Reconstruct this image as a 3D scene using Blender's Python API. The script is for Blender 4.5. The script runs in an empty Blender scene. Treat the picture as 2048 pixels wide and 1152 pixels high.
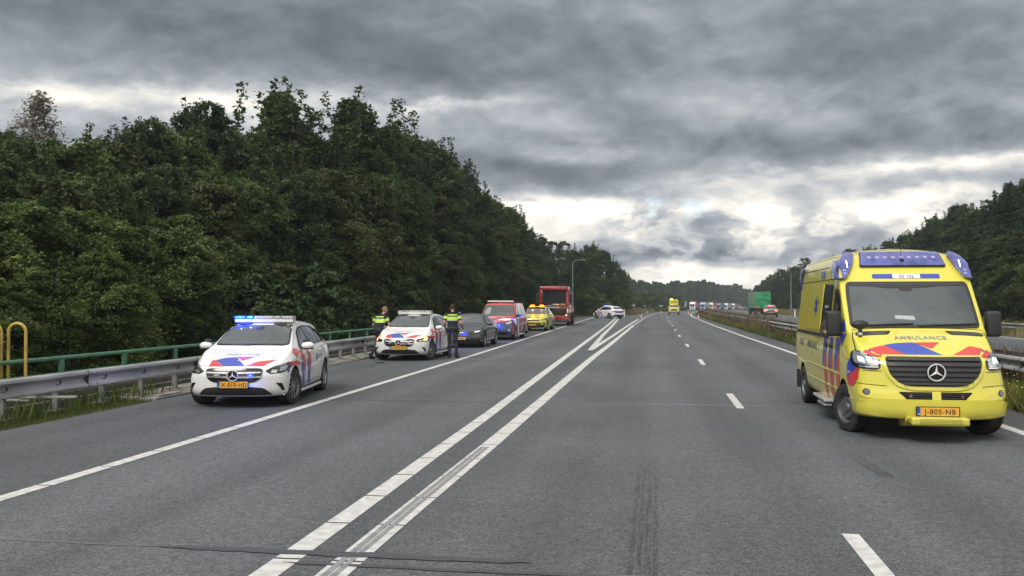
import bpy, bmesh, math, random
from mathutils import Vector, Matrix, noise
from mathutils.bvhtree import BVHTree
from mathutils.geometry import delaunay_2d_cdt
R = math.radians
random.seed(7)
S = bpy.context.scene
# ------------------------------------------------ camera
F, H, YAW, PIT = 1850.0, 1.85, R(8.55), math.atan(30/1850)
cd = bpy.data.cameras.new('camera'); cam = bpy.data.objects.new('camera', cd)
S.collection.objects.link(cam); S.camera = cam
cd.lens = 36*F/2048; cd.sensor_width = 36; cd.clip_start = .1; cd.clip_end = 8000
cam.location = (0, 0, H); cam.rotation_euler = (R(90)+PIT, 0, YAW)
# ------------------------------------------------ exposure
S.render.engine = 'CYCLES'
S.view_settings.view_transform = 'Standard'; S.view_settings.look = 'None'
S.view_settings.gamma = 1; S.view_settings.exposure = 1.05
S.cycles.max_bounces = 6; S.cycles.transparent_max_bounces = 12
S.cycles.caustics_reflective = False; S.cycles.caustics_refractive = False
# ------------------------------------------------ sun (broad, behind cloud)
SUN_EL, SUN_AZ = R(48), R(205)      # azimuth from +Y towards +X
sd = bpy.data.lights.new('sun', 'SUN'); so = bpy.data.objects.new('sun', sd); S.collection.objects.link(so)
sd.energy = 1.3; sd.angle = R(28); sd.color = (1, .96, .9)
_d = Vector((math.sin(SUN_AZ)*math.cos(SUN_EL), math.cos(SUN_AZ)*math.cos(SUN_EL), math.sin(SUN_EL)))
so.rotation_euler = _d.to_track_quat('Z', 'Y').to_euler(); so.location = (0, -30, 60)
# ------------------------------------------------ world: Nishita sky behind procedural cloud
W = bpy.data.worlds.new('World'); S.world = W; W.use_nodes = True
nt = W.node_tree; nt.nodes.clear()
def ND(t, **k):
    n = nt.nodes.new(t)
    for a, b in k.items(): setattr(n, a, b)
    return n
def MA(op, a, b=None, c=None, clamp=False):
    n = ND('ShaderNodeMath', operation=op); n.use_clamp = clamp
    for i, v in enumerate((a, b, c)):
        if v is None: continue
        if isinstance(v, (int, float)): n.inputs[i].default_value = v
        else: nt.links.new(v, n.inputs[i])
    return n.outputs[0]
def VM(op, a, b=None):
    n = ND('ShaderNodeVectorMath', operation=op)
    for i, v in enumerate((a, b)):
        if v is None: continue
        if isinstance(v, tuple): n.inputs[i].default_value = v
        else: nt.links.new(v, n.inputs[i])
    return n
def MR(v, a, b, c=0., d=1.):
    n = ND('ShaderNodeMapRange', interpolation_type='SMOOTHSTEP'); nt.links.new(v, n.inputs[0])
    for i, q in enumerate((a, b, c, d)): n.inputs[i+1].default_value = q
    return n.outputs[0]
def COMB(x, y, z=0.):
    n = ND('ShaderNodeCombineXYZ')
    for i, v in enumerate((x, y, z)):
        if isinstance(v, (int, float)): n.inputs[i].default_value = v
        else: nt.links.new(v, n.inputs[i])
    return n.outputs[0]
def NOI(vec, sc, det=6, rough=.55, dist=0.):
    n = ND('ShaderNodeTexNoise'); nt.links.new(vec, n.inputs['Vector'])
    n.inputs['Scale'].default_value = sc; n.inputs['Detail'].default_value = det
    n.inputs['Roughness'].default_value = rough; n.inputs['Distortion'].default_value = dist
    return n
tc = ND('ShaderNodeTexCoord')
dirv = VM('NORMALIZE', tc.outputs['Generated']).outputs[0]
rx = VM('DOT_PRODUCT', dirv, (math.cos(YAW), math.sin(YAW), 0)).outputs['Value']
fy = VM('DOT_PRODUCT', dirv, (-math.sin(YAW), math.cos(YAW), 0)).outputs['Value']
dz = VM('DOT_PRODUCT', dirv, (0, 0, 1)).outputs['Value']
az = MA('ARCTAN2', rx, fy)
el = MA('DIVIDE', dz, MA('MAXIMUM', MA('SQRT', MA('ADD', MA('MULTIPLY', rx, rx), MA('MULTIPLY', fy, fy))), .05))
uv = COMB(az, el)
# wide warp + fine warp, clouds flattened towards the horizon
uvs = COMB(MA('MULTIPLY', az, 1.0), MA('MULTIPLY', el, 2.6))
n1 = NOI(uvs, 7, 5, .6); n2 = NOI(uvs, 28, 6, .62)
w1 = VM('MULTIPLY', VM('SUBTRACT', n1.outputs['Color'], (.5, .5, .5)).outputs[0], (.13, .045, 0)).outputs[0]
w2 = VM('MULTIPLY', VM('SUBTRACT', n2.outputs['Color'], (.5, .5, .5)).outputs[0], (.035, .02, 0)).outputs[0]
uvw = VM('ADD', VM('ADD', uv, w1).outputs[0], w2).outputs[0]
BL = [ # px, py, rx, ry, amount
 (450, 50, 800, 90, -.095), (830, 120, 300, 50, -.05), (1500, 120, 600, 70, -.02), (1250, 30, 300, 40, .03),
 (60, 95, 260, 40, .05), (260, 202, 480, 44, .30), (60, 185, 110, 18, .28), (470, 205, 130, 20, .22), (20, 235, 90, 20, .2), (280, 190, 90, 16, .2),
 (640, 190, 120, 26, .18), (900, 212, 150, 11, .20), (1010, 250, 160, 24, .06), (1150, 302, 130, 18, .18),
 (1380, 95, 260, 30, .05), (1330, 190, 330, 22, .04), (1650, 215, 300, 22, .05), (1420, 285, 200, 20, -.04),
 (1000, 352, 170, 42, -.10), (1230, 360, 200, 28, -.07), (900, 300, 120, 25, -.03),
 (1130, 425, 150, 34, .50), (1250, 408, 330, 20, .36), (1130, 470, 110, 22, .34), (1450, 375, 260, 16, .12),
 (1750, 343, 450, 18, .36), (1980, 325, 160, 14, .15), (1700, 290, 300, 18, -.04), (1950, 250, 200, 30, -.02),
 (1620, 430, 330, 60, .14), (1500, 455, 80, 20, .50), (1560, 490, 120, 16, .10), (1800, 415, 95, 22, .60), (1900, 385, 80, 14, .42),
 (1330, 445, 70, 34, .03), (1450, 514, 330, 11, -.06), (1300, 514, 160, 10, -.03),
 (1430, 545, 500, 15, .55), (1320, 562, 200, 10, .45), (1500, 575, 400, 14, .40), (1950, 560, 300, 60, .2)]
tot = None
for px, py, ax, ay, am in BL:
    a0 = math.atan((px-1024)/F); e0 = (606-py)/F*math.cos(a0)
    v = VM('MULTIPLY', VM('SUBTRACT', uvw, (a0, e0, 0)).outputs[0], (F/ax, F/ay, 0)).outputs[0]
    r2 = VM('DOT_PRODUCT', v, v).outputs['Value']
    g = MA('MULTIPLY', MA('EXPONENT', MA('MULTIPLY', r2, -1.)), am)
    tot = g if tot is None else MA('ADD', tot, g)
base = MA('ADD', tot, .255)
# cloud relief: broad rolls and fine billows
uvr = COMB(az, MA('MULTIPLY', MA('POWER', MA('MAXIMUM', el, .001), .85), 1.75))
n3 = NOI(VM('ADD', uvr, w1).outputs[0], 6.5, 7, .55, .3)
n4 = NOI(COMB(az, MA('MULTIPLY', el, 1.5)), 24, 7, .58, .6)
relief = MA('ADD', MR(n3.outputs[0], .32, .68, .80, 1.24), MR(n4.outputs[0], .3, .7, -.07, .08))
lum = MA('MAXIMUM', MA('MULTIPLY', MA('MAXIMUM', base, .145), relief), .09)
# billows: the side of each roll that faces up is paler
pe = COMB(az, MA('MULTIPLY', el, 1.55)); pe2 = VM('ADD', pe, (.006, .020, 0)).outputs[0]
emb = MA('SUBTRACT', NOI(pe, 9.5, 7, .54, .3).outputs[0], NOI(pe2, 9.5, 7, .54, .3).outputs[0])
emb = MA('MULTIPLY', emb, MA('MULTIPLY', MR(el, .01, .06, .5, 1.15), MR(el, .14, .30, 1., .55)))
lum = MA('MAXIMUM', MA('MULTIPLY', lum, MA('ADD', MA('MULTIPLY', emb, 1.7), 1.0)), .08)
# crisp edged cumulus low on the right
cm = MA('MULTIPLY', MR(az, .02, .12), MA('MULTIPLY', MR(el, .03, .055), MR(el, .125, .095)))
n5 = NOI(COMB(az, MA('MULTIPLY', el, 1.7)), 13, 9, .6, .2)
edge = MA('MULTIPLY', MR(n5.outputs[0], .46, .58), MR(n5.outputs[0], .72, .52, .0, 1.))
lum = MA('ADD', lum, MA('MULTIPLY', MA('MULTIPLY', edge, cm), .36))
lum = MA('SUBTRACT', lum, MA('MULTIPLY', MA('MULTIPLY', MR(n5.outputs[0], .5, .40), cm), .05))
# unseen cloud behind and above the viewer, brightened to light the scene
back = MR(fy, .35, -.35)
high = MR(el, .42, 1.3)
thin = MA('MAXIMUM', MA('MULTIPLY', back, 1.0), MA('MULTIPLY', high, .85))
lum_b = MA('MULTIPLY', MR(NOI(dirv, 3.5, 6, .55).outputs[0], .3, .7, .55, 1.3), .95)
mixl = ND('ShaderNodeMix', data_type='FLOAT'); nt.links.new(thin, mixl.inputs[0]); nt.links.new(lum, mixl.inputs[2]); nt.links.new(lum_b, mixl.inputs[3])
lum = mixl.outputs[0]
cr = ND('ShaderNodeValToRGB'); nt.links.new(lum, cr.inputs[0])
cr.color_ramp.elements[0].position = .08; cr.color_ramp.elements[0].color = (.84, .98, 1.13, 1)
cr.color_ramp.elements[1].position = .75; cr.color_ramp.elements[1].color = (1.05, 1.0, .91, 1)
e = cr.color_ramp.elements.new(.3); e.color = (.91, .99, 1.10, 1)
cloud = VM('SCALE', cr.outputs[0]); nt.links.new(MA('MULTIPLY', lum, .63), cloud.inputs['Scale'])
sky = ND('ShaderNodeTexSky', sky_type='NISHITA'); sky.sun_disc = False; sky.sun_elevation = SUN_EL; sky.sun_rotation = SUN_AZ
skyv = VM('SCALE', sky.outputs[0]); skyv.inputs['Scale'].default_value = .10
# small blue gaps
gp = VM('MULTIPLY', VM('SUBTRACT', uvw, (math.atan(275/F), 190/F, 0)).outputs[0], (F/130, F/22, 0)).outputs[0]
gap = MA('MULTIPLY', MA('EXPONENT', MA('MULTIPLY', VM('DOT_PRODUCT', gp, gp).outputs['Value'], -1.)), MR(n4.outputs[0], .48, .60))
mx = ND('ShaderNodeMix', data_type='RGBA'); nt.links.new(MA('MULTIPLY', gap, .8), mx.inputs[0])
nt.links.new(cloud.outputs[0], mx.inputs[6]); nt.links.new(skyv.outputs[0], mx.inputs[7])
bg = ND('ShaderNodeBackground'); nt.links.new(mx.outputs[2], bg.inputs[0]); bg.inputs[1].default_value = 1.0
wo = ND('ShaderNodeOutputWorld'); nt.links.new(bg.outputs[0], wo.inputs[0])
W.cycles.sampling_method = 'MANUAL'; W.cycles.sample_map_resolution = 512

# ------------------------------------------------ ground geometry helpers
def gz(y):
    d = y-110
    return 0.0 if d <= 0 else -.0052*d*d/(d+40)
def curve(y):
    d = y-100
    if d <= 0: return 0.0
    c = d*d/(2000+10*d)
    return c + (1.5e-4*(y-330)**2 if y > 330 else 0)
def G(px, py):
    cx = (px-1024)/F; cz = -(py-576)/F
    f2 = math.cos(PIT)-cz*math.sin(PIT); z = math.sin(PIT)+cz*math.cos(PIT)
    x = cx*math.cos(YAW)-f2*math.sin(YAW); y = cx*math.sin(YAW)+f2*math.cos(YAW); g = 0
    for i in range(60):
        t = (g-H)/z; g = .5*g+.5*gz(t*y)
    return Vector((t*x, t*y, g))
def PX(px, Y):      # world X of the sight line px at road distance Y
    a = math.atan((px-1024)/F)-YAW
    return Y*math.tan(a)

# ------------------------------------------------ materials
MATS = {}
def mat(name, col, rough=.6, metal=0., coat=0., emit=None, es=0., ior=None, alpha=None):
    if name in MATS: return MATS[name]
    m = bpy.data.materials.new(name); m.use_nodes = True
    b = m.node_tree.nodes['Principled BSDF']
    b.inputs['Base Color'].default_value = (*col, 1); b.inputs['Roughness'].default_value = rough
    b.inputs['Metallic'].default_value = metal
    if coat: b.inputs['Coat Weight'].default_value = coat; b.inputs['Coat Roughness'].default_value = .04
    if emit: b.inputs['Emission Color'].default_value = (*emit, 1); b.inputs['Emission Strength'].default_value = es
    if ior: b.inputs['IOR'].default_value = ior
    MATS[name] = m; return m
def nodes(m): return m.node_tree.nodes, m.node_tree.links, m.node_tree.nodes['Principled BSDF']
def noisy(name, c1, c2, scale, rough=.85, bump=0., bscale=None, coord='Object', det=6, lo=.35, hi=.65, metal=0., coat=0., stretch=None):
    m = mat(name, c1, rough, metal, coat); N, L, b = nodes(m)
    t = N.new('ShaderNodeTexCoord'); src = t.outputs[coord]
    if stretch:
        mp = N.new('ShaderNodeMapping'); mp.inputs['Scale'].default_value = stretch; L.new(src, mp.inputs[0]); src = mp.outputs[0]
    n = N.new('ShaderNodeTexNoise'); L.new(src, n.inputs['Vector']); n.inputs['Scale'].default_value = scale; n.inputs['Detail'].default_value = det
    r = N.new('ShaderNodeValToRGB'); L.new(n.outputs[0], r.inputs[0])
    r.color_ramp.elements[0].position = lo; r.color_ramp.elements[0].color = (*c1, 1)
    r.color_ramp.elements[1].position = hi; r.color_ramp.elements[1].color = (*c2, 1)
    L.new(r.outputs[0], b.inputs['Base Color'])
    if bump:
        n2 = N.new('ShaderNodeTexNoise'); L.new(t.outputs[coord], n2.inputs['Vector']); n2.inputs['Scale'].default_value = bscale or scale*4
        bp = N.new('ShaderNodeBump'); bp.inputs['Strength'].default_value = bump; bp.inputs['Distance'].default_value = .01
        L.new(n2.outputs[0], bp.inputs['Height']); L.new(bp.outputs[0], b.inputs['Normal'])
    return m
def paint(name, col, dirt=.12):
    """car paint: clear coat, faint dust and road film"""
    m = mat(name, col, .35, 0, .8); N, L, b = nodes(m)
    t = N.new('ShaderNodeTexCoord'); n = N.new('ShaderNodeTexNoise'); L.new(t.outputs['Object'], n.inputs['Vector'])
    n.inputs['Scale'].default_value = 2.3; n.inputs['Detail'].default_value = 7
    sp = N.new('ShaderNodeSeparateXYZ'); L.new(t.outputs['Object'], sp.inputs[0])
    lo = N.new('ShaderNodeMapRange'); L.new(sp.outputs['Z'], lo.inputs[0]); lo.inputs[1].default_value = .75; lo.inputs[2].default_value = .15
    mu = N.new('ShaderNodeMath'); mu.operation = 'MULTIPLY'; L.new(lo.outputs[0], mu.inputs[0]); L.new(n.outputs[0], mu.inputs[1])
    ad = N.new('ShaderNodeMath'); ad.operation = 'MULTIPLY_ADD'; L.new(n.outputs[0], ad.inputs[0]); ad.inputs[1].default_value = dirt*.5
    m2 = N.new('ShaderNodeMath'); m2.operation = 'MULTIPLY'; L.new(mu.outputs[0], m2.inputs[0]); m2.inputs[1].default_value = dirt*3
    L.new(m2.outputs[0], ad.inputs[2])
    mx = N.new('ShaderNodeMix'); mx.data_type = 'RGBA'; L.new(ad.outputs[0], mx.inputs[0]); mx.inputs[6].default_value = (*col, 1); mx.inputs[7].default_value = (.16, .14, .12, 1)
    L.new(mx.outputs[2], b.inputs['Base Color'])
    mr = N.new('ShaderNodeMapRange'); L.new(ad.outputs[0], mr.inputs[0]); mr.inputs[2].default_value = .4; mr.inputs[3].default_value = .28; mr.inputs[4].default_value = .6
    L.new(mr.outputs[0], b.inputs['Roughness'])
    return m

# ------------------------------------------------ mesh helpers
class MB:
    def __init__(s): s.v = []; s.f = []; s.m = []; s.mats = []
    def mi(s, m):
        if m not in s.mats: s.mats.append(m)
        return s.mats.index(m)
    def add(s, vs, fs, m):
        o = len(s.v); k = s.mi(m); s.v += [tuple(v) for v in vs]
        for f in fs: s.f.append([i+o for i in f]); s.m.append(k)
        return s
    def box(s, c, d, m, rot=None, ch=0.):
        x, y, z = d[0]/2, d[1]/2, d[2]/2; M = rot or Matrix.Identity(3)
        if ch <= 0:
            vs = [Vector((a*x, b*y, e*z)) for a in (-1, 1) for b in (-1, 1) for e in (-1, 1)]
            fs = [(0, 1, 3, 2), (4, 6, 7, 5), (0, 4, 5, 1), (2, 3, 7, 6), (0, 2, 6, 4), (1, 5, 7, 3)]
        else:
            bm = bmesh.new(); bmesh.ops.create_cube(bm, size=1)
            for v in bm.verts: v.co = Vector((v.co.x*2*x, v.co.y*2*y, v.co.z*2*z))
            bmesh.ops.bevel(bm, geom=bm.edges[:], offset=ch, segments=3, affect='EDGES', profile=.6)
            bm.verts.index_update()
            vs = [v.co.copy() for v in bm.verts]; fs = [[v.index for v in f.verts] for f in bm.faces]; bm.free()
        return s.add([Vector(c)+M @ v for v in vs], fs, m)
    def tube(s, pts, r, m, n=8, cap=True):
        pts = [Vector(p) for p in pts]; rs = r if isinstance(r, (list, tuple)) else [r]*len(pts)
        vs = []; fs = []; up = Vector((0, 0, 1))
        t0 = (pts[1]-pts[0]).normalized(); a = t0.orthogonal().normalized()
        for i, p in enumerate(pts):
            t = (pts[min(i+1, len(pts)-1)]-pts[max(i-1, 0)]).normalized()
            a = (a - t*a.dot(t)).normalized(); b = t.cross(a)
            for k in range(n):
                q = 2*math.pi*k/n; vs.append(p+(a*math.cos(q)+b*math.sin(q))*rs[i])
        for i in range(len(pts)-1):
            for k in range(n):
                k2 = (k+1) % n; fs.append((i*n+k, i*n+k2, (i+1)*n+k2, (i+1)*n+k))
        if cap: fs += [list(range(n))[::-1], [(len(pts)-1)*n+k for k in range(n)]]
        return s.add(vs, fs, m)
    def lathe(s, prof, m, c=(0, 0, 0), axis='y', n=28, sgn=1):
        """prof: (radius, along axis)"""
        vs = []; fs = []
        for r, h in prof:
            for k in range(n):
                q = 2*math.pi*k/n; p = (r*math.cos(q), h*sgn, r*math.sin(q)) if axis == 'y' else ((h*sgn, r*math.cos(q), r*math.sin(q)) if axis == 'x' else (r*math.cos(q), r*math.sin(q), h))
                vs.append(Vector(p)+Vector(c))
        for i in range(len(prof)-1):
            for k in range(n):
                k2 = (k+1) % n; fs.append((i*n+k, i*n+k2, (i+1)*n+k2, (i+1)*n+k))
        return s.add(vs, fs, m)
    def ell(s, c, d, m, n=12, rot=None):
        vs = []; fs = []; M = rot or Matrix.Identity(3); h = n//2
        for i in range(h+1):
            t = math.pi*i/h
            for k in range(n):
                q = 2*math.pi*k/n; vs.append(Vector(c)+M @ Vector((d[0]*math.sin(t)*math.cos(q), d[1]*math.sin(t)*math.sin(q), d[2]*math.cos(t))))
        for i in range(h):
            for k in range(n):
                k2 = (k+1) % n; fs.append((i*n+k, (i+1)*n+k, (i+1)*n+k2, i*n+k2))
        return s.add(vs, fs, m)
    def prism(s, poly, y0, y1, m, axis='y'):
        n = len(poly); P = (lambda a, b, h: (a, h, b)) if axis == 'y' else ((lambda a, b, h: (h, a, b)) if axis == 'x' else (lambda a, b, h: (a, b, h)))
        vs = [P(a, b, y0) for a, b in poly]+[P(a, b, y1) for a, b in poly]
        fs = [list(range(n)), list(range(n, 2*n))[::-1]]+[(i, i+n, (i+1) % n+n, (i+1) % n) for i in range(n)]
        return s.add(vs, fs, m)
    def build(s, name, parent=None, smooth=35, **kw):
        me = bpy.data.meshes.new(name); me.from_pydata(s.v, [], s.f)
        for m in s.mats: me.materials.append(m)
        me.polygons.foreach_set('material_index', s.m)
        bm = bmesh.new(); bm.from_mesh(me); bmesh.ops.recalc_face_normals(bm, faces=bm.faces); bm.to_mesh(me); bm.free()
        if smooth:
            me.polygons.foreach_set('use_smooth', [True]*len(me.polygons)); me.set_sharp_from_angle(angle=R(smooth))
        o = bpy.data.objects.new(name, me); S.collection.objects.link(o); o.parent = parent
        tag(o, **kw); return o
def tag(o, label=None, cat=None, group=None, kind=None):
    if label: o['label'] = label
    if cat: o['category'] = cat
    if group: o['group'] = group
    if kind: o['kind'] = kind
    return o
def empty(name, loc=(0, 0, 0), rz=0, **kw):
    o = bpy.data.objects.new(name, None); S.collection.objects.link(o); o.location = loc; o.rotation_euler = (0, 0, rz)
    o.empty_display_size = .3
    return tag(o, **kw)
def copy_tree(o, parent=None):
    c = o.copy(); S.collection.objects.link(c); c.parent = parent
    for ch in list(o.children): copy_tree(ch, c)
    return c
# ================================================= THE SETTING
def asphalt_mat(name, c1, c2, lanes=True):
    m = mat(name, c1, .82); N, L, b = nodes(m)
    t = N.new('ShaderNodeTexCoord')
    def noi(sc, det=6, st=None):
        src = t.outputs['Object']
        if st: mp = N.new('ShaderNodeMapping'); mp.inputs['Scale'].default_value = st; L.new(src, mp.inputs[0]); src = mp.outputs[0]
        n = N.new('ShaderNodeTexNoise'); L.new(src, n.inputs['Vector']); n.inputs['Scale'].default_value = sc; n.inputs['Detail'].default_value = det; return n.outputs[0]
    def mrg(v, a, bb, c, d):
        n = N.new('ShaderNodeMapRange'); L.new(v, n.inputs[0])
        for i, q in enumerate((a, bb, c, d)): n.inputs[i+1].default_value = q
        return n.outputs[0]
    def mul(a, bb):
        n = N.new('ShaderNodeMath'); n.operation = 'MULTIPLY'; L.new(a, n.inputs[0]); L.new(bb, n.inputs[1]); return n.outputs[0]
    vo = N.new('ShaderNodeTexVoronoi'); L.new(t.outputs['Object'], vo.inputs['Vector']); vo.inputs['Scale'].default_value = 75
    sp = N.new('ShaderNodeSeparateColor'); L.new(vo.outputs['Color'], sp.inputs[0])
    stone = mrg(sp.outputs[0], 0, 1, .5, 1.5)
    grain = mrg(noi(38, 4), .3, .7, .80, 1.2)
    blot = mul(mrg(noi(.55, 5), .3, .7, .90, 1.08), mrg(noi(.16, 5, (1, .5, 1)), .32, .68, .82, 1.14))
    streak = mrg(noi(1.0, 6, (1.6, .05, 1)), .32, .68, .86, 1.12)
    v = mul(mul(mul(stone, grain), mrg(noi(11, 5), .3, .7, .84, 1.16)), mul(blot, streak))
    if lanes:   # wheel tracks polished by traffic: lane centres 3.6 m apart
        sx = N.new('ShaderNodeSeparateXYZ'); L.new(t.outputs['Object'], sx.inputs[0])
        w = N.new('ShaderNodeMath'); w.operation = 'SINE'
        a = N.new('ShaderNodeMath'); a.operation = 'MULTIPLY_ADD'; L.new(sx.outputs[0], a.inputs[0]); a.inputs[1].default_value = 2*math.pi/1.8; a.inputs[2].default_value = .9
        L.new(a.outputs[0], w.inputs[0]); v = mul(v, mrg(w.outputs[0], -1, 1, .90, 1.08))
    mx = N.new('ShaderNodeMix'); mx.data_type = 'RGBA'; L.new(mrg(noi(.3, 4), .3, .7, 0, 1), mx.inputs[0]); mx.inputs[6].default_value = (*c1, 1); mx.inputs[7].default_value = (*c2, 1)
    sc = N.new('ShaderNodeVectorMath'); sc.operation = 'SCALE'; L.new(mx.outputs[2], sc.inputs[0]); L.new(v, sc.inputs['Scale'])
    L.new(sc.outputs[0], b.inputs['Base Color'])
    bp = N.new('ShaderNodeBump'); bp.inputs['Strength'].default_value = .55; bp.inputs['Distance'].default_value = .006
    L.new(vo.outputs['Distance'], bp.inputs['Height']); L.new(bp.outputs[0], b.inputs['Normal'])
    return m
M_ROAD = asphalt_mat('asphalt', (.072, .079, .089), (.092, .100, .110))
M_SHOULDER = asphalt_mat('asphalt_shoulder', (.058, .064, .074), (.074, .080, .090), lanes=False)
M_SEAL = noisy('bitumen_seal', (.046, .050, .060), (.066, .071, .082), 5, .6, .3, 60, stretch=(1, 6, 1))
M_WHITE = noisy('road_paint', (.38, .385, .385), (.56, .565, .56), 9, .65, .5, 90, lo=.3, hi=.6)
M_WORN = noisy('road_paint_worn', (.30, .30, .31), (.46, .46, .46), 14, .7, .5, 90, lo=.3, hi=.6)
M_RUBBER = noisy('tyre_streak_on_paint', (.16, .165, .18), (.25, .255, .27), 9, .7)
M_GROUND = noisy('grassy_ground', (.035, .045, .014), (.085, .080, .032), .35, .95, .6, 6)
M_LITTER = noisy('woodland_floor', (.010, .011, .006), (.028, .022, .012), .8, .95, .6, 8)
M_CONC = noisy('weathered_concrete', (.15, .145, .13), (.26, .25, .225), 2.2, .9, .5, 30)
M_KERB = noisy('dark_concrete_kerb', (.07, .07, .065), (.13, .125, .11), 2.5, .9, .5, 30)

def hgt(x, y):
    z = gz(y)
    xc = x-curve(y)
    if xc < -11.7 and y < 120:       # embankment dropping away beside the bridge
        k = min(1, (-11.7-xc)/7.0); k = k*k*(3-2*k)
        f = 1 if y < 50 else max(0, (115-y)/65)
        z -= 2.8*k*f
    if xc > 19.8: z += min(.9, (xc-19.8)*.09)
    return z
def axis(a, b, fine, coarse, step, grow=1.12):
    out = []; v = fine
    while v < b: out.append(v); v += step if v < coarse else step*(1+(v-coarse)*.09)
    out.append(b); v = fine-step
    pre = []
    while v > a: pre.append(v); v -= step*(1+abs(v-fine)*.09)
    return [a]+pre[::-1]+out
xs = axis(-700, 900, -30, 40, 1.0); ys = axis(-200, 3000, -12, 150, 2.5)
mb = MB(); nx = len(xs); random.seed(3)
vs = [(x, y, hgt(x, y)-.03+(.05*(noise.noise((x*.3, y*.3, 0))-.25) if not -9.9 < x-curve(y) < 19.9 else -.03)) for y in ys for x in xs]
fl = []; fw = []
for j in range(len(ys)-1):
    for i in range(nx-1):
        q = (j*nx+i, j*nx+i+1, (j+1)*nx+i+1, (j+1)*nx+i)
        xc = xs[i]-curve(ys[j])
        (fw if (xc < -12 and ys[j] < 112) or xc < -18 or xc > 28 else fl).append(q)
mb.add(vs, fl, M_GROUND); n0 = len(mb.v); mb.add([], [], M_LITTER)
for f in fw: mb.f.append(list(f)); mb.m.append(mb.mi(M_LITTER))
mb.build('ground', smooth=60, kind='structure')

def ysteps(y0, y1):
    out = [y0]; v = y0
    while v < y1:
        v += 2.0 if v < 60 else (4.0 if v < 200 else 10.0); out.append(min(v, y1))
    return out
def strip(name, xl, xr, y0, y1, m, dz=0., nxs=2, kind='structure', parent=None):
    mb = MB(); vs = []; fs = []; Y = ysteps(y0, y1)
    for y in Y:
        for k in range(nxs): 
            x = xl(y)+(xr(y)-xl(y))*k/(nxs-1); vs.append((x, y, gz(y)+dz))
    for j in range(len(Y)-1):
        for k in range(nxs-1): fs.append((j*nxs+k, j*nxs+k+1, (j+1)*nxs+k+1, (j+1)*nxs+k))
    mb.add(vs, fs, m); return mb.build(name, parent, smooth=60, kind=kind)
EDGE_L = [(-20, -6.05), (9, -6.1), (40, -6.3), (68, -6.67), (119, -7.4)]
def lerp(T, y):
    if y <= T[0][0]: return T[0][1]
    for (a, p), (b, q) in zip(T, T[1:]):
        if y <= b: return p+(q-p)*(y-a)/(b-a)
    return T[-1][1]
LB = lambda y: -9.3-.25*max(0, (y-80)/40)
strip('road', lambda y: lerp(EDGE_L, y)-.1, lambda y: 5.35, -60, 123, M_ROAD, nxs=4)
strip('road', lambda y: -4.0+curve(y), lambda y: 5.35+curve(y), 123, 800, M_ROAD, nxs=4)
strip('road_shoulder', lambda y: LB(y)+.12*noise.noise((0, y*.5, 3)), lambda y: lerp(EDGE_L, y)-.1, -60, 123, M_SHOULDER)
strip('road_shoulder', lambda y: 5.35+curve(y), lambda y: 6.2+curve(y)+.1*noise.noise((0, y*.6, 0)), -60, 800, M_SHOULDER)
strip('opposite_road', lambda y: 10.2+curve(y), lambda y: 19.5+curve(y), -60, 800, M_ROAD, nxs=4)

def marking(name, pts, w, m=M_WHITE, dz=.004, groove=None, gy=36, side=0):
    """painted line along ground points (x,y); cut by drainage grooves every 1.1 m up to gy"""
    P = [Vector((p[0], p[1])) for p in pts]; mb = MB()
    D = [0]
    for a, b in zip(P, P[1:]): D.append(D[-1]+(b-a).length)
    def at(s):
        for i in range(len(P)-1):
            if s <= D[i+1] or i == len(P)-2:
                t = (s-D[i])/(D[i+1]-D[i]); p = P[i].lerp(P[i+1], t); d = (P[i+1]-P[i]).normalized(); return p, d
    s = 0
    while s < D[-1]-1e-3:
        p, _ = at(s); L = 1.10 if (groove and p.y < gy) else 3.5
        e = min(s+L, D[-1]); g = .018 if (groove and p.y < gy) else 0
        q = []
        for ss in (s+g, e-g):
            p2, d = at(ss); n = Vector((d.y, -d.x)); ww = w(ss) if callable(w) else w
            for k in (-1, 1): pp = p2+n*(ww/2*k+side); q.append((pp.x, pp.y, gz(pp.y)+dz))
        mb.add(q, [(0, 1, 3, 2)], m); s = e
    return mb.build(name, smooth=0, kind='structure')
GP = lambda l: [tuple(G(*p)[:2]) for p in l]
marking('left_edge_line', [(-6.05, -20), (-6.09, 9.3), (-6.2, 30), (-6.67, 68.3), (-7.45, 122.5)], .17, groove=True, gy=15)
A = [(-2.58, -20), (-2.60, 6), (-2.62, 9.4), (-2.67, 15), (-2.74, 20), (-2.9, 31.4), (-3.2, 53.6), (-3.6, 80), (-4.14, 107.6), (-4.5, 122)]
marking('gore_line', A, .20, groove=True, gy=22)
Bl = [(-2.17, -20), (-2.15, 6), (-2.14, 7.5), (-2.08, 12.1), (-2.03, 20), (-1.97, 30.8), (-1.82, 40.8), (-1.68, 54), (-1.43, 78)]
marking('main_line', Bl, .22, groove=True, gy=24)
for sd_, ww in ((-.05, .05), (.012, .045)): marking('main_line_wear', [p for p in [(-2.16, -2), (-2.15, 6), (-2.14, 7.5), (-2.105, 10.5), (-2.09, 11.7)]], ww, M_RUBBER, .007, side=sd_)
marking('gore_branch_line', [(-2.36, 36.3), (-2.75, 53.7), (-3.07, 73.5), (-3.75, 107)], .22)
marking('gore_branch_line', [(-2.34, 37.3), (-2.27, 42.4), (-2.11, 53.8), (-1.90, 73.7), (-1.43, 106.7)], .22, dz=.008)
marking('main_line', [(-1.38, 80), (-.81, 115.5), (-.06, 154), (1.1, 193), (3.6, 240)]+[(curve(y)-3.4, y) for y in range(290, 800, 30)], .16, M_WORN)
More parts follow.
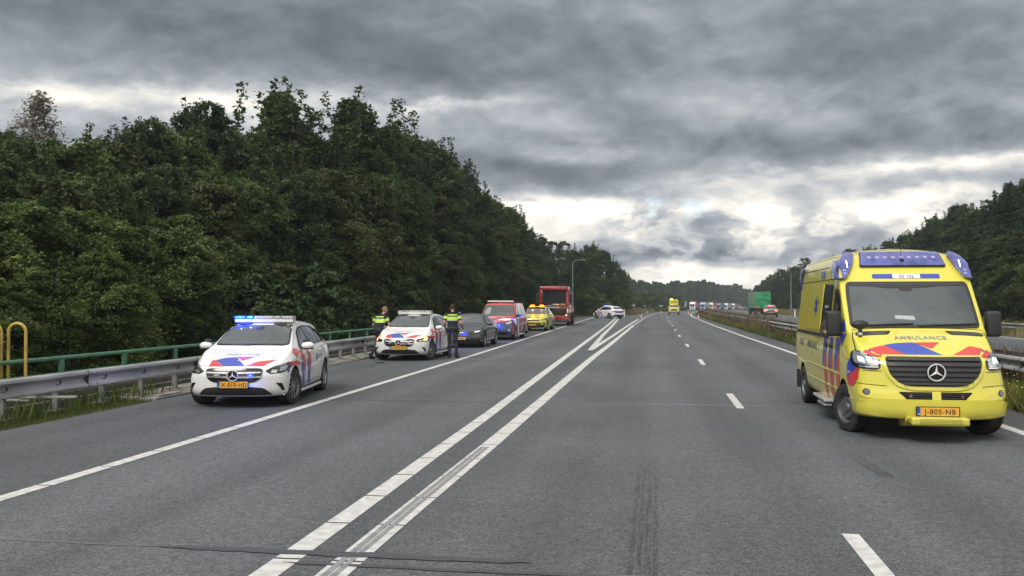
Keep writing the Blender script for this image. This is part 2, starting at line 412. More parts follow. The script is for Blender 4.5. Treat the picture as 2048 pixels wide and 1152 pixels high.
marking('right_edge_line', [(5.22, -20), (5.22, 15), (5.17, 35), (5.05, 55), (5.08, 78), (5.28, 105), (5.5, 125), (6.39, 153)]+[(curve(y)+5.2, y) for y in range(175, 800, 20)], lambda s: .17 if s < 130 else .22)
y = 5.05; k = 0
while y < 420:
    x0 = 1.55+max(0, (y-50))*.006 if y < 110 else 1.9+curve(y)
    marking('lane_dash', [(x0, y), (x0+.01+(.01 if y < 110 else curve(y+3)-curve(y)), y+2.7)], .135); y += 11.6
for x in (13.6, 17.0):
    y = 5
    while y < 400: marking('lane_dash', [(x+curve(y), y), (x+curve(y+3), y+3)], .15); y += 12
marking('opposite_edge_line', [(curve(y)+10.8, y) for y in range(-20, 600, 12)], .2)
marking('opposite_edge_line', [(curve(y)+18.9, y) for y in range(-20, 600, 12)], .2)
# joints, sealing strips and tyre marks
def patch(name, poly, m, dz): 
    mb = MB(); mb.add([(x, y, gz(y)+dz) for x, y in poly], [list(range(len(poly)))], m); return mb.build(name, smooth=0, kind='structure')
def wavy(x0, x1, yc, w, n, sd, slope=0.):
    rr = random.Random(sd); up = []; dn = []
    for i in range(n+1):
        x = x0+(x1-x0)*i/n; f = max(0, math.sin(math.pi*i/n))**.35; a = yc+slope*(x-x0)+rr.uniform(-.012, .012)
        up.append((x, a+w/2*f*rr.uniform(.8, 1.15)+.002)); dn.append((x, a-w/2*f*rr.uniform(.8, 1.15)-.002))
    return up+dn[::-1]
patch('road_joint', wavy(-3.7, -.85, 6.575, .13, 26, 1, -.006), M_SEAL, .0075)
patch('road_joint', wavy(-9.2, -3.5, 6.60, .03, 30, 7, -.004), mat('pale_dust_line', (.125, .13, .135), .8), .004)
patch('road_joint', wavy(-2.6, .6, 6.30, .07, 20, 2, -.004), M_SEAL, .0065)
patch('road_joint', wavy(-.3, 5.2, 6.33, .07, 26, 5, -.006), mat('grey_mortar', (.12, .126, .138), .7), .0045)
patch('road_joint', wavy(-9.2, -2.0, 17.05, .03, 60, 3, .0), mat('old_seal', (.070, .075, .084), .8), .006)
patch('road_joint', wavy(-.9, 3.0, 17.12, .06, 30, 4, .0), mat('pale_joint', (.22, .23, .245), .8), .0035)
M_SKID = mat('skid_rubber', (.035, .035, .038), .7)
_n, _l, _b = nodes(M_SKID); _t = _n.new('ShaderNodeTexCoord'); _q = _n.new('ShaderNodeTexNoise'); _q.inputs['Scale'].default_value = 11; _q.inputs['Detail'].default_value = 5
_mp = _n.new('ShaderNodeMapping'); _mp.inputs['Scale'].default_value = (3, .22, 1); _l.new(_t.outputs['Object'], _mp.inputs[0]); _l.new(_mp.outputs[0], _q.inputs['Vector'])
_r = _n.new('ShaderNodeMapRange'); _r.inputs[1].default_value = .35; _r.inputs[2].default_value = .75; _r.inputs[4].default_value = .42; _l.new(_q.outputs[0], _r.inputs[0]); 
_s = _n.new('ShaderNodeSeparateXYZ'); _l.new(_t.outputs['Generated'], _s.inputs[0]); _f = _n.new('ShaderNodeMapRange'); _f.inputs[1].default_value = 1; _f.inputs[2].default_value = .45; _l.new(_s.outputs[1], _f.inputs[0])
_m = _n.new('ShaderNodeMath'); _m.operation = 'MULTIPLY'; _l.new(_r.outputs[0], _m.inputs[0]); _l.new(_f.outputs[0], _m.inputs[1]); _l.new(_m.outputs[0], _b.inputs['Alpha'])
for k, (dx, w) in enumerate(((-.085, .045), (-.03, .04), (.03, .05), (.085, .04))):
    a, b = G(1284, 1150), G(1297, 897)
    patch('tyre_mark', [(a.x+dx-w/2, a.y-.8), (a.x+dx+w/2, a.y-.8), (b.x+dx*1.1+w/2, b.y), (b.x+dx*1.1-w/2, b.y)], M_SKID, .003)
a, b = G(1775, 955), G(1695, 905)
patch('tyre_mark', [(a.x-.09, a.y), (a.x+.09, a.y), (b.x+.08, b.y), (b.x-.06, b.y)], M_SKID, .003)

# ================================================= bridge edge, rails
M_ZINC = noisy('weathered_zinc', (.17, .175, .17), (.40, .41, .42), 1.9, .6, .25, 40, metal=.2, stretch=(1, .35, 1), lo=.3, hi=.7)
M_POST = noisy('grey_zinc_post', (.12, .125, .13), (.24, .25, .25), 4, .6, .3, 30, metal=.3)
M_GREEN = noisy('green_rail_paint', (.045, .15, .085), (.085, .21, .13), 3, .5, .1, 30)
M_YEL = noisy('yellow_pipe_paint', (.30, .21, .03), (.50, .37, .07), 5, .5, .3, 30)
BEAM = [(0, .655), (.055, .650), (.085, .625), (.088, .585), (.055, .555), (.005, .525), (0, .495), (.005, .465), (.060, .425), (.088, .395), (.085, .36), (.05, .345), (0, .34)]
def guardrail(name, X, y0, y1, step, side, label, group=None, double=False, plates=True, parts=True, zo=0.):
    """side: direction (+1/-1) in which the beam bulges"""
    g = empty(name, (X(y0), y0, 0), label=label, cat='guardrail', group=group)
    def beam(off, sg):
        mb = MB(); L = []; Y = ysteps(y0, y1); n = len(BEAM); vs = []; fs = []
        for y in Y:
            for a, z in BEAM: vs.append((X(y)+off+sg*a, y, z+zo+gz(y)))
        for j in range(len(Y)-1):
            for k in range(n-1): fs.append((j*n+k, j*n+k+1, (j+1)*n+k+1, (j+1)*n+k))
        mb.add(vs, fs, M_ZINC)
        y = y0+1.2
        while y < min(y1, 45):      # lapped joints with bolt heads
            vs = []; fs = []
            for yy in (y, y+.32):
                for a, z in BEAM: vs.append((X(yy)+off+sg*(a+.005), yy, z+zo+gz(yy)))
            for k in range(n-1): fs.append((k, k+1, n+k+1, n+k))
            mb.add(vs, fs, M_ZINC)
            for yy in (y+.06, y+.26):
                for z in (.60, .40): mb.box((X(yy)+off+sg*.095, yy, z+zo), (.012, .03, .03), M_POST)
            mb.box((X(y)+off+sg*.045, y-.005, .5+zo), (.09, .008, .30), mat('joint_grime', (.05, .05, .05), .8))
            y += 4.0
        y = y0+.5
        while off == 0 and y < min(y1, 60):      # bolt slots stained dark over each post
            mb.box((X(y)+sg*.012, y+.02, .50+zo), (.016, .035, .055), mat('joint_grime', (.05, .05, .05), .8)); mb.box((X(y)+sg*.024, y-.06, .455+zo), (.012, .10, .03), mat('rail_stain', (.12, .115, .10), .8)); y += step
        o = mb.build('beam', g, smooth=50); o.location = -Vector((X(y0), y0, 0)); return o
    beam(0, side)
    if double: beam(-side*.75, -side)
    y = y0+.5; me = None; k = 0
    while y < y1 and k < 95:
        if me is None:
            mb = MB(); w = .75 if double else 0
            mb.box((-side*(.03+w/2 if double else .06), 0, .29+zo/2), (.10 if not double else .12, .06, .62+zo), M_POST)
            if double: mb.box((-side*.375, 0, .5), (.68, .05, .09), M_POST)
            mb.box((-side*.03, 0, .5+zo), (.06, .07, .2), M_POST)
            if plates: mb.box((-side*.06, 0, .02), (.26, .30, .03), M_KERB)
            p = mb.build('post', g, smooth=0); me = p.data
        else:
            p = bpy.data.objects.new('post', me); S.collection.objects.link(p); p.parent = g
        p.location = (X(y)-X(y0), y-y0, gz(y)); y += step; k += 1
    return g
guardrail('guardrail', lambda y: -10.0, 6, 78, 1.333, 1, 'weathered grey steel guardrail running along the left hard shoulder in front of the green railing', 'road guardrails')
MR_X = lambda y: 7.9+curve(y)-(.35 if y > 40 else .35*max(0, (y-20)/20))
guardrail('guardrail', MR_X, 4, 190, 2.0, -1, 'long double-sided steel guardrail half hidden by weeds on the central reservation', 'road guardrails', double=True, plates=False, zo=.03)
guardrail('guardrail', lambda y: 21.2+curve(y), 20, 62, 2.6, -1, 'short pale guardrail on the far verge of the opposite carriageway beyond the ambulance mirror', 'road guardrails', plates=False)

# concrete footing of the bridge edge behind the rail
mb = MB(); Y0, Y1 = 16.5, 62
mb.box((-9.95, (Y0+Y1)/2, .0), (1.15, Y1-Y0, .05), M_CONC)
mb.box((-10.55, 33, .045), (.12, 58, .13), M_KERB)
mb.box((-11.25, 33, .10), (.55, 62, .30), M_CONC); mb.box((-10.96, 33, .06), (.03, 62, .2), M_KERB)
y = 17.2
while y < 40: mb.box((-9.55, y, .035), (.22, .9, .04), M_CONC); y += 1.1+random.random()*.5
tag(mb.build('bridge_kerb', smooth=0), 'low weathered concrete kerb and ledge under the left guardrail posts', 'kerb')

g = empty('green_railing', (-11.2, 6, 0), label='green painted steel railing of the bridge edge behind the left guardrail', cat='railing')
for z, r in ((.80, .040), (.50, .030)):
    mb = MB(); mb.tube([(0, y-6, z) for y in (-2, 20, 50, 74)], r, M_GREEN, 10); mb.build('rail', g)
mb = MB(); mb.tube([(0.02, y-6, .42) for y in (-2, 20, 50, 74)], .035, M_POST, 8); mb.build('cable_duct', g)
me = None; y = 9.85
while y < 74:
    if me is None:
        mb = MB(); mb.box((0, 0, .50), (.05, .13, .60), M_GREEN, ch=.008); p = mb.build('post', g); me = p.data
    else: p = bpy.data.objects.new('post', me); S.collection.objects.link(p); p.parent = g
    p.location = (0, y-6, 0); y += 2.15
# yellow pipe loops beside the rail
for px, lab in ((35, 'yellow painted pipe hoop behind the guardrail, the whole one'), (-14, 'yellow painted pipe hoop cut by the left edge of the photo')):
    P = Vector((PX(px, 15.0), 15.0)); mb = MB(); r = .155
    d = Vector((math.cos(YAW), math.sin(YAW), 0)); pts = [(-r, 0)]+[(-r, 1.33)]+[(r*math.cos(R(a)), 1.33+r*math.sin(R(a))) for a in range(168, 0, -12)]+[(r, 1.33), (r, 0)]
    mb.tube([Vector((P.x, P.y, 0))+d*a+Vector((0, 0, z)) for a, z in pts], .028, M_YEL, 10)
    tag(mb.build('pipe_hoop'), lab, 'pipe hoop', 'yellow pipe hoops')
# snapped board lying on the post at the far left
mb = MB(); c = G(50, 838); c.z = .21; mb.box((c.x+.05, c.y+.5, .30), (.9, .10, .035), mat('weathered_board', (.24, .24, .22), .85), Matrix.Rotation(R(14), 3, 'Z'), .008)
mb.box((c.x-.55, c.y+.42, .25), (.7, .09, .03), mat('weathered_board', (.24, .24, .22)), Matrix.Rotation(R(-3), 3, 'Z'), .008)
tag(mb.build('broken_board'), 'broken grey board lodged under the left guardrail above the grass', 'board')
# small debris on the shoulder
for px, py, s, c, lab in ((284, 819, .05, (.02, .02, .02), 'small black scrap lying on the hard shoulder near the grass'), (745, 734, .05, (.015, .015, .015), 'tiny black scrap on the shoulder before the second police car'),
                          (265, 802, .09, (.6, .45, .38), 'crumpled pale wrapper in the grass below the left guardrail'), (760, 727, .14, (.03, .03, .03), 'thin dark strip of debris beside the second police car'),
                          (1460, 652, .35, (.03, .03, .03), 'dark torn rubber scrap on the right shoulder edge')):
    p = G(px, py); mb = MB(); rr = random.Random(px)
    vs = [(rr.uniform(-s, s), rr.uniform(-s*.5, s*.5), rr.uniform(.0, s*.45)) for i in range(7)]; bm = bmesh.new()
    for v in vs: bm.verts.new(v)
    bmesh.ops.convex_hull(bm, input=bm.verts[:]); bm.verts.index_update(); mb.add([v.co.copy() for v in bm.verts], [[v.index for v in f.verts] for f in bm.faces], mat('scrap_%d' % px, c, .7)); bm.free()
    o = mb.build('litter_piece'); o.location = (p.x, p.y, p.z+.006); tag(o, lab, 'litter')

# ================================================= vegetation
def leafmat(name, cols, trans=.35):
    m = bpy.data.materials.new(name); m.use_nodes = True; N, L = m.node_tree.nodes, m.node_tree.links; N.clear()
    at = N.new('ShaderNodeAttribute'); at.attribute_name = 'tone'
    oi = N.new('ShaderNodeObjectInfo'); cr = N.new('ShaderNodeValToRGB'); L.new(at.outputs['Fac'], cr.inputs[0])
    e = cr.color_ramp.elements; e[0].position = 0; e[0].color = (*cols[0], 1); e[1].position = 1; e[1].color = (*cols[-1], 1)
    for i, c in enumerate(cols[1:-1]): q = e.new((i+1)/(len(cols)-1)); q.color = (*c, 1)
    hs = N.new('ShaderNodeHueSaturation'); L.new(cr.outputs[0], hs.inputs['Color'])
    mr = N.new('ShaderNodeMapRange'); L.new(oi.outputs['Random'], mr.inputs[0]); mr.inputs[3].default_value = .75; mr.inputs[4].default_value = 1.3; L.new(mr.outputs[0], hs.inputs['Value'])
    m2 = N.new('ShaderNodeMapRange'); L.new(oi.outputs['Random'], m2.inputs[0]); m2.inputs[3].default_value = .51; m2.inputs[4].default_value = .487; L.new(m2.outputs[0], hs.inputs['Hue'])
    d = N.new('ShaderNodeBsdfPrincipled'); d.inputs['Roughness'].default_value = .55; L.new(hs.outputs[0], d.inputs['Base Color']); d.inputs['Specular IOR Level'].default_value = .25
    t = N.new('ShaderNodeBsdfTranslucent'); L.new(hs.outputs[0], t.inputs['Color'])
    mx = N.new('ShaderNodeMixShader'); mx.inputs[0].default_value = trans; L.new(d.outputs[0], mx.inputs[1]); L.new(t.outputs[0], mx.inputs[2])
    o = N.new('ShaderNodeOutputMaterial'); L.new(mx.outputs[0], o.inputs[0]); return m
M_BARK = noisy('bark', (.035, .030, .024), (.075, .065, .05), 6, .95, .8, 20, stretch=(1, 1, .2))
M_BIRCH = noisy('birch_bark', (.20, .19, .17), (.06, .05, .045), 6, .9, .5, 20, stretch=(1, 1, 3))
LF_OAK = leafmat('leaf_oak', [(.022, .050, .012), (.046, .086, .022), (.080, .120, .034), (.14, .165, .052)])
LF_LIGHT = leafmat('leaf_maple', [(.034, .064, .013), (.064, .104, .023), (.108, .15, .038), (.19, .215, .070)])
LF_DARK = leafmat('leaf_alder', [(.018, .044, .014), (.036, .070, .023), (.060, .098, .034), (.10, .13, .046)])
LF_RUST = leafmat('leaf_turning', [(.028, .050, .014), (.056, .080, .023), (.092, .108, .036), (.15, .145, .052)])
LF_BIRCH = leafmat('leaf_birch', [(.20, .18, .14), (.28, .25, .20), (.36, .32, .27)], .55)
import numpy as np
def leaves_mesh(name, P, Nn, size, tone, m, aspect=1.6, rs=0):
    """rhombic leaves: P centres (n,3), Nn normals (n,3)"""
    rg = np.random.default_rng(rs); n = len(P)
    Nn = Nn/np.linalg.norm(Nn, axis=1)[:, None]
    a = rg.normal(size=(n, 3)); a -= Nn*(a*Nn).sum(1)[:, None]; a /= np.linalg.norm(a, axis=1)[:, None]; b = np.cross(Nn, a)
    s = (size*rg.uniform(.6, 1.35, n))[:, None]
    V = np.empty((n, 4, 3)); V[:, 0] = P-a*s*.5*aspect; V[:, 1] = P+b*s*.42-a*s*.08+Nn*s*.10; V[:, 2] = P+a*s*.5*aspect; V[:, 3] = P-b*s*.42-a*s*.08+Nn*s*.10
    me = bpy.data.meshes.new(name); me.vertices.add(4*n); me.vertices.foreach_set('co', V.reshape(-1).astype('f4'))
    me.loops.add(4*n); me.loops.foreach_set('vertex_index', np.arange(4*n, dtype='i4')); me.polygons.add(n)
    me.polygons.foreach_set('loop_start', np.arange(0, 4*n, 4, dtype='i4')); me.polygons.foreach_set('loop_total', np.full(n, 4, dtype='i4'))
    at = me.attributes.new('tone', 'FLOAT', 'FACE'); at.data.foreach_set('value', np.clip(tone, 0, 1).astype('f4'))
    me.materials.append(m); me.update(calc_edges=True); me.validate(); return me
def tree_proto(name, seed, h, r, base, ncl, nlf, size, m, bark=M_BARK, shape='round', spread=.75, shoots=0, droop=.25, label=None, cat='tree', trunk_r=.16, hidden_bottom=True):
    rg = np.random.default_rng(seed); rr = random.Random(seed)
    root = empty(name, (0, 0, 0))
    mb = MB(); top = h*.93
    # trunk, slightly crooked
    tp = [Vector((0, 0, -.3))]; x = y = 0
    for i in range(1, 7): x += rr.uniform(-.16, .16); y += rr.uniform(-.16, .16); tp.append(Vector((x, y, top*i/6)))
    mb.tube(tp, [trunk_r*(1.15-.17*i) for i in range(7)], bark, 7)
    def rad(t):      # crown radius at relative height t (0 base .. 1 top)
        if shape == 'round': return r*max(0, math.sin(math.pi*min(1, .12+.80*t)))**.75*(1.05-.25*t)
        if shape == 'cone': return r*max(0, 1-t)**.75*min(1, .5+t*4)
        if shape == 'dome': return r*math.sqrt(max(0, 1-(t*.98)**2.4))
        return r*(1-.35*t)
    limbs = []
    for i in range(11):
        t = .05+.85*(i/11); z = base+(h-base)*t*.9; a = i*2.4+rr.uniform(-.4, .4); l = rad(t)*rr.uniform(.55, .95)
        k = min(5, max(1, int(z/top*6))); p0 = tp[k-1].lerp(tp[k], max(0, min(1, z/top*6-k+1)))
        p1 = p0+Vector((math.cos(a)*l*.5, math.sin(a)*l*.5, l*.35)); p2 = p0+Vector((math.cos(a)*l, math.sin(a)*l, l*.55))
        mb.tube([p0, p1, p2], [trunk_r*.42*(1-.5*t), trunk_r*.26, trunk_r*.08], bark, 5, False); limbs.append((p1, p2))
    # leaf sprays
    C = []; CN = []; ct = []
    lobes = [(rr.uniform(0, 6.28), rr.uniform(.05, .98), rr.uniform(.45, 1.0)) for _ in range(22)]
    while len(C) < ncl:
        t = rg.uniform(0, 1)**.85; a = rg.uniform(0, 6.283); q = 0
        for (la, lt, lw) in lobes:
            da = math.atan2(math.sin(a-la), math.cos(a-la)); q = max(q, lw*math.exp(-(da/.42)**2-((t-lt)/.11)**2))
        R0 = rad(t)*(.66+.52*q); u = rg.uniform(.35, 1)**.5
        z = base+(h-base)*t+rg.normal()*.12
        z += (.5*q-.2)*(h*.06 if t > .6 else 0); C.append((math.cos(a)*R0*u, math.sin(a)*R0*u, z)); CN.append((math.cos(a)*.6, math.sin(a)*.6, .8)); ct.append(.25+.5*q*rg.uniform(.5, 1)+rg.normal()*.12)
    for k in range(shoots):
        a = rr.uniform(0, 6.28); d = rr.uniform(.1, .85)*r*.8; zz = h*(rr.uniform(.90, .98)-.16*(d/r)**2); hh = rr.uniform(.5, 2.0)*h*.05
        lean = Vector((rr.uniform(-.15, .15), rr.uniform(-.15, .15), 1)); p = Vector((math.cos(a)*d, math.sin(a)*d, zz-.8))
        mb.tube([p, p+lean*(hh*.6), p+lean*(hh+.8)], [.02, .012, .005], bark, 4, False)
        for j in range(14): pp = p+lean*(.3+(hh+.45)*j/13); C.append((pp.x+rr.uniform(-.1, .1)*(1.6-j/13), pp.y+rr.uniform(-.1, .1)*(1.6-j/13), pp.z)); CN.append((rr.uniform(-1, 1), rr.uniform(-1, 1), .5)); ct.append(.2)
    C = np.array(C); CN = np.array(CN); ct = np.array(ct); nc = len(C)
    cnt = np.full(nc, nlf); 
    if shoots: cnt[ncl:] = 6
    idx = np.repeat(np.arange(nc), cnt); n = len(idx)
    cs = spread*rg.uniform(.4, 1.45, nc)*np.clip(1.25-.75*(C[:, 2]-base)/(h-base), .5, 1.2)
    if shoots: cs[ncl:] = .17
    off = rg.normal(size=(n, 3)); off /= np.linalg.norm(off, axis=1)[:, None]; off *= (rg.uniform(0, 1, n)**.5)[:, None]
    off[:, 2] *= .55; rad_h = np.sqrt(off[:, 0]**2+off[:, 1]**2); off[:, 2] -= droop*rad_h**2
    P = C[idx]+off*cs[idx][:, None]
    Nn = CN[idx]+rg.normal(size=(n, 3))*.9; Nn[:, 2] += .5
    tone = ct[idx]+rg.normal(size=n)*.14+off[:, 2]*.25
    tr = mb.build('trunk', root)
    co = bpy.data.objects.new('crown', leaves_mesh('crown', P, Nn, size, tone, m, rs=seed)); S.collection.objects.link(co); co.parent = root
    return root
def shift(o, v):
    o.location = v
def place_tree(proto, x, y, s, rz, label, group, sz=None, z=None, cat='tree'):
    first = not proto.get('used')
    o = proto if first else copy_tree(proto)
    proto['used'] = 1
    o.location = (x, y, hgt(x, y) if z is None else z); o.rotation_euler = (0, 0, rz); o.scale = (s, s, sz or s)
    o['label'] = label; o['category'] = cat; o['group'] = group
    return o
def depth(x, y): return -x*math.sin(YAW)+y*math.cos(YAW)
PR = {}
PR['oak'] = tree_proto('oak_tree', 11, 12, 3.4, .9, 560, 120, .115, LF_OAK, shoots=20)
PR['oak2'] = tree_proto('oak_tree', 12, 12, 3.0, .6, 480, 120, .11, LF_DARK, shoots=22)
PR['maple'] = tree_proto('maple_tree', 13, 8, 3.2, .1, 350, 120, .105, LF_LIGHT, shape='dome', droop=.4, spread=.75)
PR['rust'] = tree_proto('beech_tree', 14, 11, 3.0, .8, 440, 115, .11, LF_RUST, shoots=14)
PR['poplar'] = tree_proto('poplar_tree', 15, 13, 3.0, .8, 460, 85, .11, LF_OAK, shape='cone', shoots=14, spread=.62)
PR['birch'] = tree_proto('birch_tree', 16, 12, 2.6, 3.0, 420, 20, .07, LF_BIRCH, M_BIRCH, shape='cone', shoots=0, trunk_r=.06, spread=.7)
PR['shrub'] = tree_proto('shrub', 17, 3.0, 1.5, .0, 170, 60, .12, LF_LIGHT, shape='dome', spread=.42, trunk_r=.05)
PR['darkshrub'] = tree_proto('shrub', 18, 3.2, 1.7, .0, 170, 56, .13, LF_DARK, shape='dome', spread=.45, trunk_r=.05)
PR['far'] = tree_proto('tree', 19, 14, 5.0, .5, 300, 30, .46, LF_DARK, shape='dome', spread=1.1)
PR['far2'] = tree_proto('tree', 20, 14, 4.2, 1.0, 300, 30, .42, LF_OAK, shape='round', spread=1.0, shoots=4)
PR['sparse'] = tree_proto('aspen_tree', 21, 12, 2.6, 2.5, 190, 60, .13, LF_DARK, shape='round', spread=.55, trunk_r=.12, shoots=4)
BASEH = {'oak': 12, 'oak2': 12, 'maple': 8, 'rust': 11, 'poplar': 13, 'birch': 12, 'shrub': 3, 'darkshrub': 3.2, 'far': 14, 'far2': 14, 'sparse': 12}
rt = random.Random(42)
ROWS = {'sky': 'on the skyline', 'back': 'of the back row', 'mid': 'of the middle row', 'front': 'at the wood edge', 'foot': 'low at the wood foot'}
ZL = ((330, 'left of the nearest police car'), (660, 'above the nearest police car'), (930, 'above the two officers'), (1095, 'above the red van and red truck'), (1400, 'beyond the street lamp'))
ZR = ((1600, 'left of the ambulance'), (1800, 'behind the left half of the ambulance'), (1930, 'behind the ambulance roof'), (3000, 'right of the ambulance'))
KN = {'oak': 'dark green broadleaf tree', 'oak2': 'blackish green leafy tree', 'rust': 'olive brown tree', 'sparse': 'thin open-crowned tree', 'maple': 'bright green low tree', 'far2': 'distant tall tree', 'far': 'distant round-topped tree'}
def zone(px, T):
    for a, t in T:
        if px < a: return t
def tree(kind, px, Y, topy, label, group, wide=1., X=None):
    if label in ROWS: label = KN[kind]+' '+ROWS[label]+' '+zone(px, ZL if px < 1300 else ZR)
    x = PX(px, Y) if X is None else X; z0 = hgt(x, Y)
    top = H+(606-topy)/F*depth(x, Y); h = top-z0; s = h/(BASEH[kind]*1.02)
    return place_tree(PR[kind], x, Y, s*wide, rt.uniform(0, 6.28), label, group, sz=s, cat='shrub' if 'shrub' in kind else 'tree')
GL = 'trees of the dense wood left of the road'
# distinct skyline peaks
tree('birch', 75, 33, 176, 'pale nearly bare birch rising alone above the wood at the far left', GL, 1.35)
tree('poplar', 560, 47, 170, 'tall pointed tree top standing highest above the police car with blue lights', GL, 1.5)
tree('poplar', 702, 53, 186, 'tall peaked tree with bare shoots on top between the two police cars', GL, 1.6)
tree('oak2', 400, 41, 212, 'rounded peaked tree on the skyline left of the tallest pointed one', GL, 1.0)
sk = [(-60, 27, 262, 'oak'), (10, 29, 258, 'oak2'), (140, 31, 262, 'oak'), (215, 34, 262, 'rust'), (290, 36, 240, 'oak2'), (345, 38, 250, 'oak'), (455, 42, 248, 'oak'),
      (505, 44, 256, 'rust'), (605, 49, 248, 'oak2'), (650, 51, 275, 'oak'), (755, 57, 235, 'oak'), (800, 60, 262, 'oak2'), (835, 64, 268, 'oak'), (880, 72, 292, 'oak2'),
      (915, 78, 335, 'oak'), (945, 84, 372, 'rust'), (975, 90, 388, 'oak2'), (1005, 96, 402, 'oak'), (1030, 102, 420, 'oak2'), (1055, 110, 448, 'oak'), (1080, 119, 468, 'oak2'),
      (1105, 135, 472, 'sparse'), (1128, 142, 472, 'sparse'), (1150, 140, 492, 'oak'), (1180, 143, 480, 'oak'), (1205, 150, 492, 'oak2'), (1225, 160, 512, 'rust'), (1243, 175, 530, 'oak')]
for px, Y, ty, k in sk: tree(k, px, Y, ty+8, 'sky', GL, rt.uniform(.95, 1.2))
for px, Y, ty, k in [(-30, 36, 275, 'oak2'), (90, 38, 285, 'oak'), (180, 41, 285, 'oak2'), (260, 44, 270, 'oak'), (370, 48, 262, 'oak2'), (480, 52, 270, 'oak'), (540, 55, 262, 'oak2'), (630, 60, 278, 'oak'),
                     (690, 64, 262, 'oak2'), (780, 70, 272, 'oak'), (860, 80, 312, 'oak'), (930, 92, 375, 'oak2'), (990, 105, 412, 'oak'), (1045, 122, 455, 'oak2'), (1165, 160, 500, 'oak2')]:
    tree(k, px, Y, ty+8, 'back', GL, 1.25)
# middle and front layers
for px, Y, ty, k in [(-20, 23, 350, 'oak'), (90, 25, 345, 'rust'), (200, 27, 355, 'oak'), (310, 30, 335, 'oak2'), (415, 33, 350, 'rust'), (500, 36, 360, 'oak'), (590, 39, 350, 'oak2'), (660, 42, 330, 'rust'),
                     (735, 46, 345, 'rust'), (800, 50, 350, 'oak'), (860, 56, 380, 'rust'), (910, 62, 410, 'oak2'), (955, 70, 440, 'oak'), (1000, 80, 455, 'rust'), (1035, 92, 480, 'oak2'), (1070, 104, 500, 'rust'), (1100, 116, 520, 'oak2'), (1130, 126, 530, 'oak')]:
    tree(k, px, Y, ty, 'mid', GL, 1.1)
for px, Y, ty in [(-40, 18.5, 400), (55, 20, 398), (150, 21.5, 415), (255, 24, 440), (345, 26, 425), (430, 29, 470), (215, 19.8, 500), (80, 17.8, 530), (20, 17, 560)]:
    tree('maple', px, Y, ty, 'front', GL, 1.05)
for px, Y, ty, k in [(390, 25, 520, 'oak'), (480, 30, 490, 'oak'), (560, 34, 520, 'rust'), (640, 38, 500, 'oak'), (720, 43, 510, 'rust'), (800, 48, 520, 'oak'), (870, 54, 530, 'rust'), (930, 60, 545, 'oak'), (980, 68, 550, 'oak'), (1020, 76, 560, 'rust')]:
    tree(k, px, Y, ty, 'foot', GL, 1.3)
GS = 'shrubs along the foot of the left wood'
for i in range(34):
    Y = 14.5+i*2.6+rt.uniform(-.5, .5); X = -12.6-rt.uniform(0, 1.6)
    s = rt.uniform(.7, 1.15)*(1.0 if Y < 60 else 1.0)
    k = 'darkshrub' if (24 < Y < 100 and rt.random() < .8) else 'shrub'
    place_tree(PR[k], X, Y, s, rt.uniform(0, 6), ('leafy green shrub' if k == 'shrub' else 'dark shaded shrub')+' behind the green railing '+('near the yellow pipe hoops' if Y < 22 else 'behind the first police car' if Y < 32 else 'behind the officers' if Y < 46 else 'behind the parked line of cars' if Y < 75 else 'near the red truck'), GS, z=hgt(X, Y)-.2, cat='shrub')
for px, Y, ty, k in [(1178, 128, 572, 'maple'), (1162, 131, 590, 'shrub'), (1205, 140, 590, 'shrub'), (1150, 129, 585, 'shrub'), (1232, 158, 592, 'shrub'), (1250, 190, 590, 'maple')]:
    tree(k, px, Y, ty, 'leafy bush by the yellow pipe hoops' if px < 100 else 'light green bush near the street lamp at the foot of the wood', 'bushes by the road', 1.2)
for x, y, sc_ in ((-12.3, 13.6, .62), (-12.2, 15.4, .50), (-12.9, 12.2, .7)): place_tree(PR['shrub'], x, y, sc_, x, 'leafy bush by the yellow pipe hoops behind the guardrail', 'bushes by the road', z=-.35, cat='shrub')
# right wood
GR = 'trees of the wood right of the opposite road'
for px, Y, ty, k in [(2150, 66, 330, 'oak'), (2090, 74, 340, 'oak2'), (2040, 84, 352, 'oak'), (1995, 92, 392, 'oak2'), (1955, 102, 412, 'oak'), (1918, 108, 400, 'oak2'), (1880, 118, 425, 'oak'), (1845, 128, 446, 'rust'), (1812, 140, 458, 'oak'),
                     (1780, 152, 474, 'oak2'), (1745, 166, 486, 'oak'), (1705, 178, 490, 'oak2'), (1672, 190, 505, 'oak'), (1640, 205, 522, 'oak2'), (1610, 215, 506, 'sparse'), (1590, 228, 524, 'oak'), (1565, 245, 530, 'oak2'), (1545, 265, 540, 'oak'), (1528, 290, 552, 'oak2'), (1515, 330, 562, 'far2')]:
    tree(k, px, Y, ty+8, 'sky', GR, 1.15)
for px, Y, ty, k in [(2120, 60, 430, 'oak'), (2060, 66, 455, 'rust'), (2010, 72, 470, 'oak'), (1960, 80, 480, 'oak2'), (1915, 90, 490, 'oak'), (1870, 100, 500, 'oak2'), (1825, 112, 510, 'rust'), (1780, 126, 515, 'oak'), (1735, 140, 520, 'oak2'), (1690, 156, 530, 'oak'),
                     (1625, 190, 548, 'oak2'), (1598, 205, 552, 'oak2'), (1575, 222, 556, 'oak'), (1552, 240, 560, 'oak2'), (1535, 262, 566, 'oak2'), (1520, 290, 572, 'oak'), (2085, 95, 350, 'oak'), (1975, 112, 420, 'oak'), (1900, 130, 440, 'oak2')]:
    tree(k, px, Y, ty, 'mid', GR, 1.3)
for i in range(30):
    Y = 56+i*6.2; X = 27.5+curve(Y)+rt.uniform(-1, 1.5)
    place_tree(PR['darkshrub'], X, Y, rt.uniform(.9, 1.5), rt.uniform(0, 6), 'dark shrub at the foot of the wood right of the opposite road', 'shrubs under the right wood', cat='shrub')
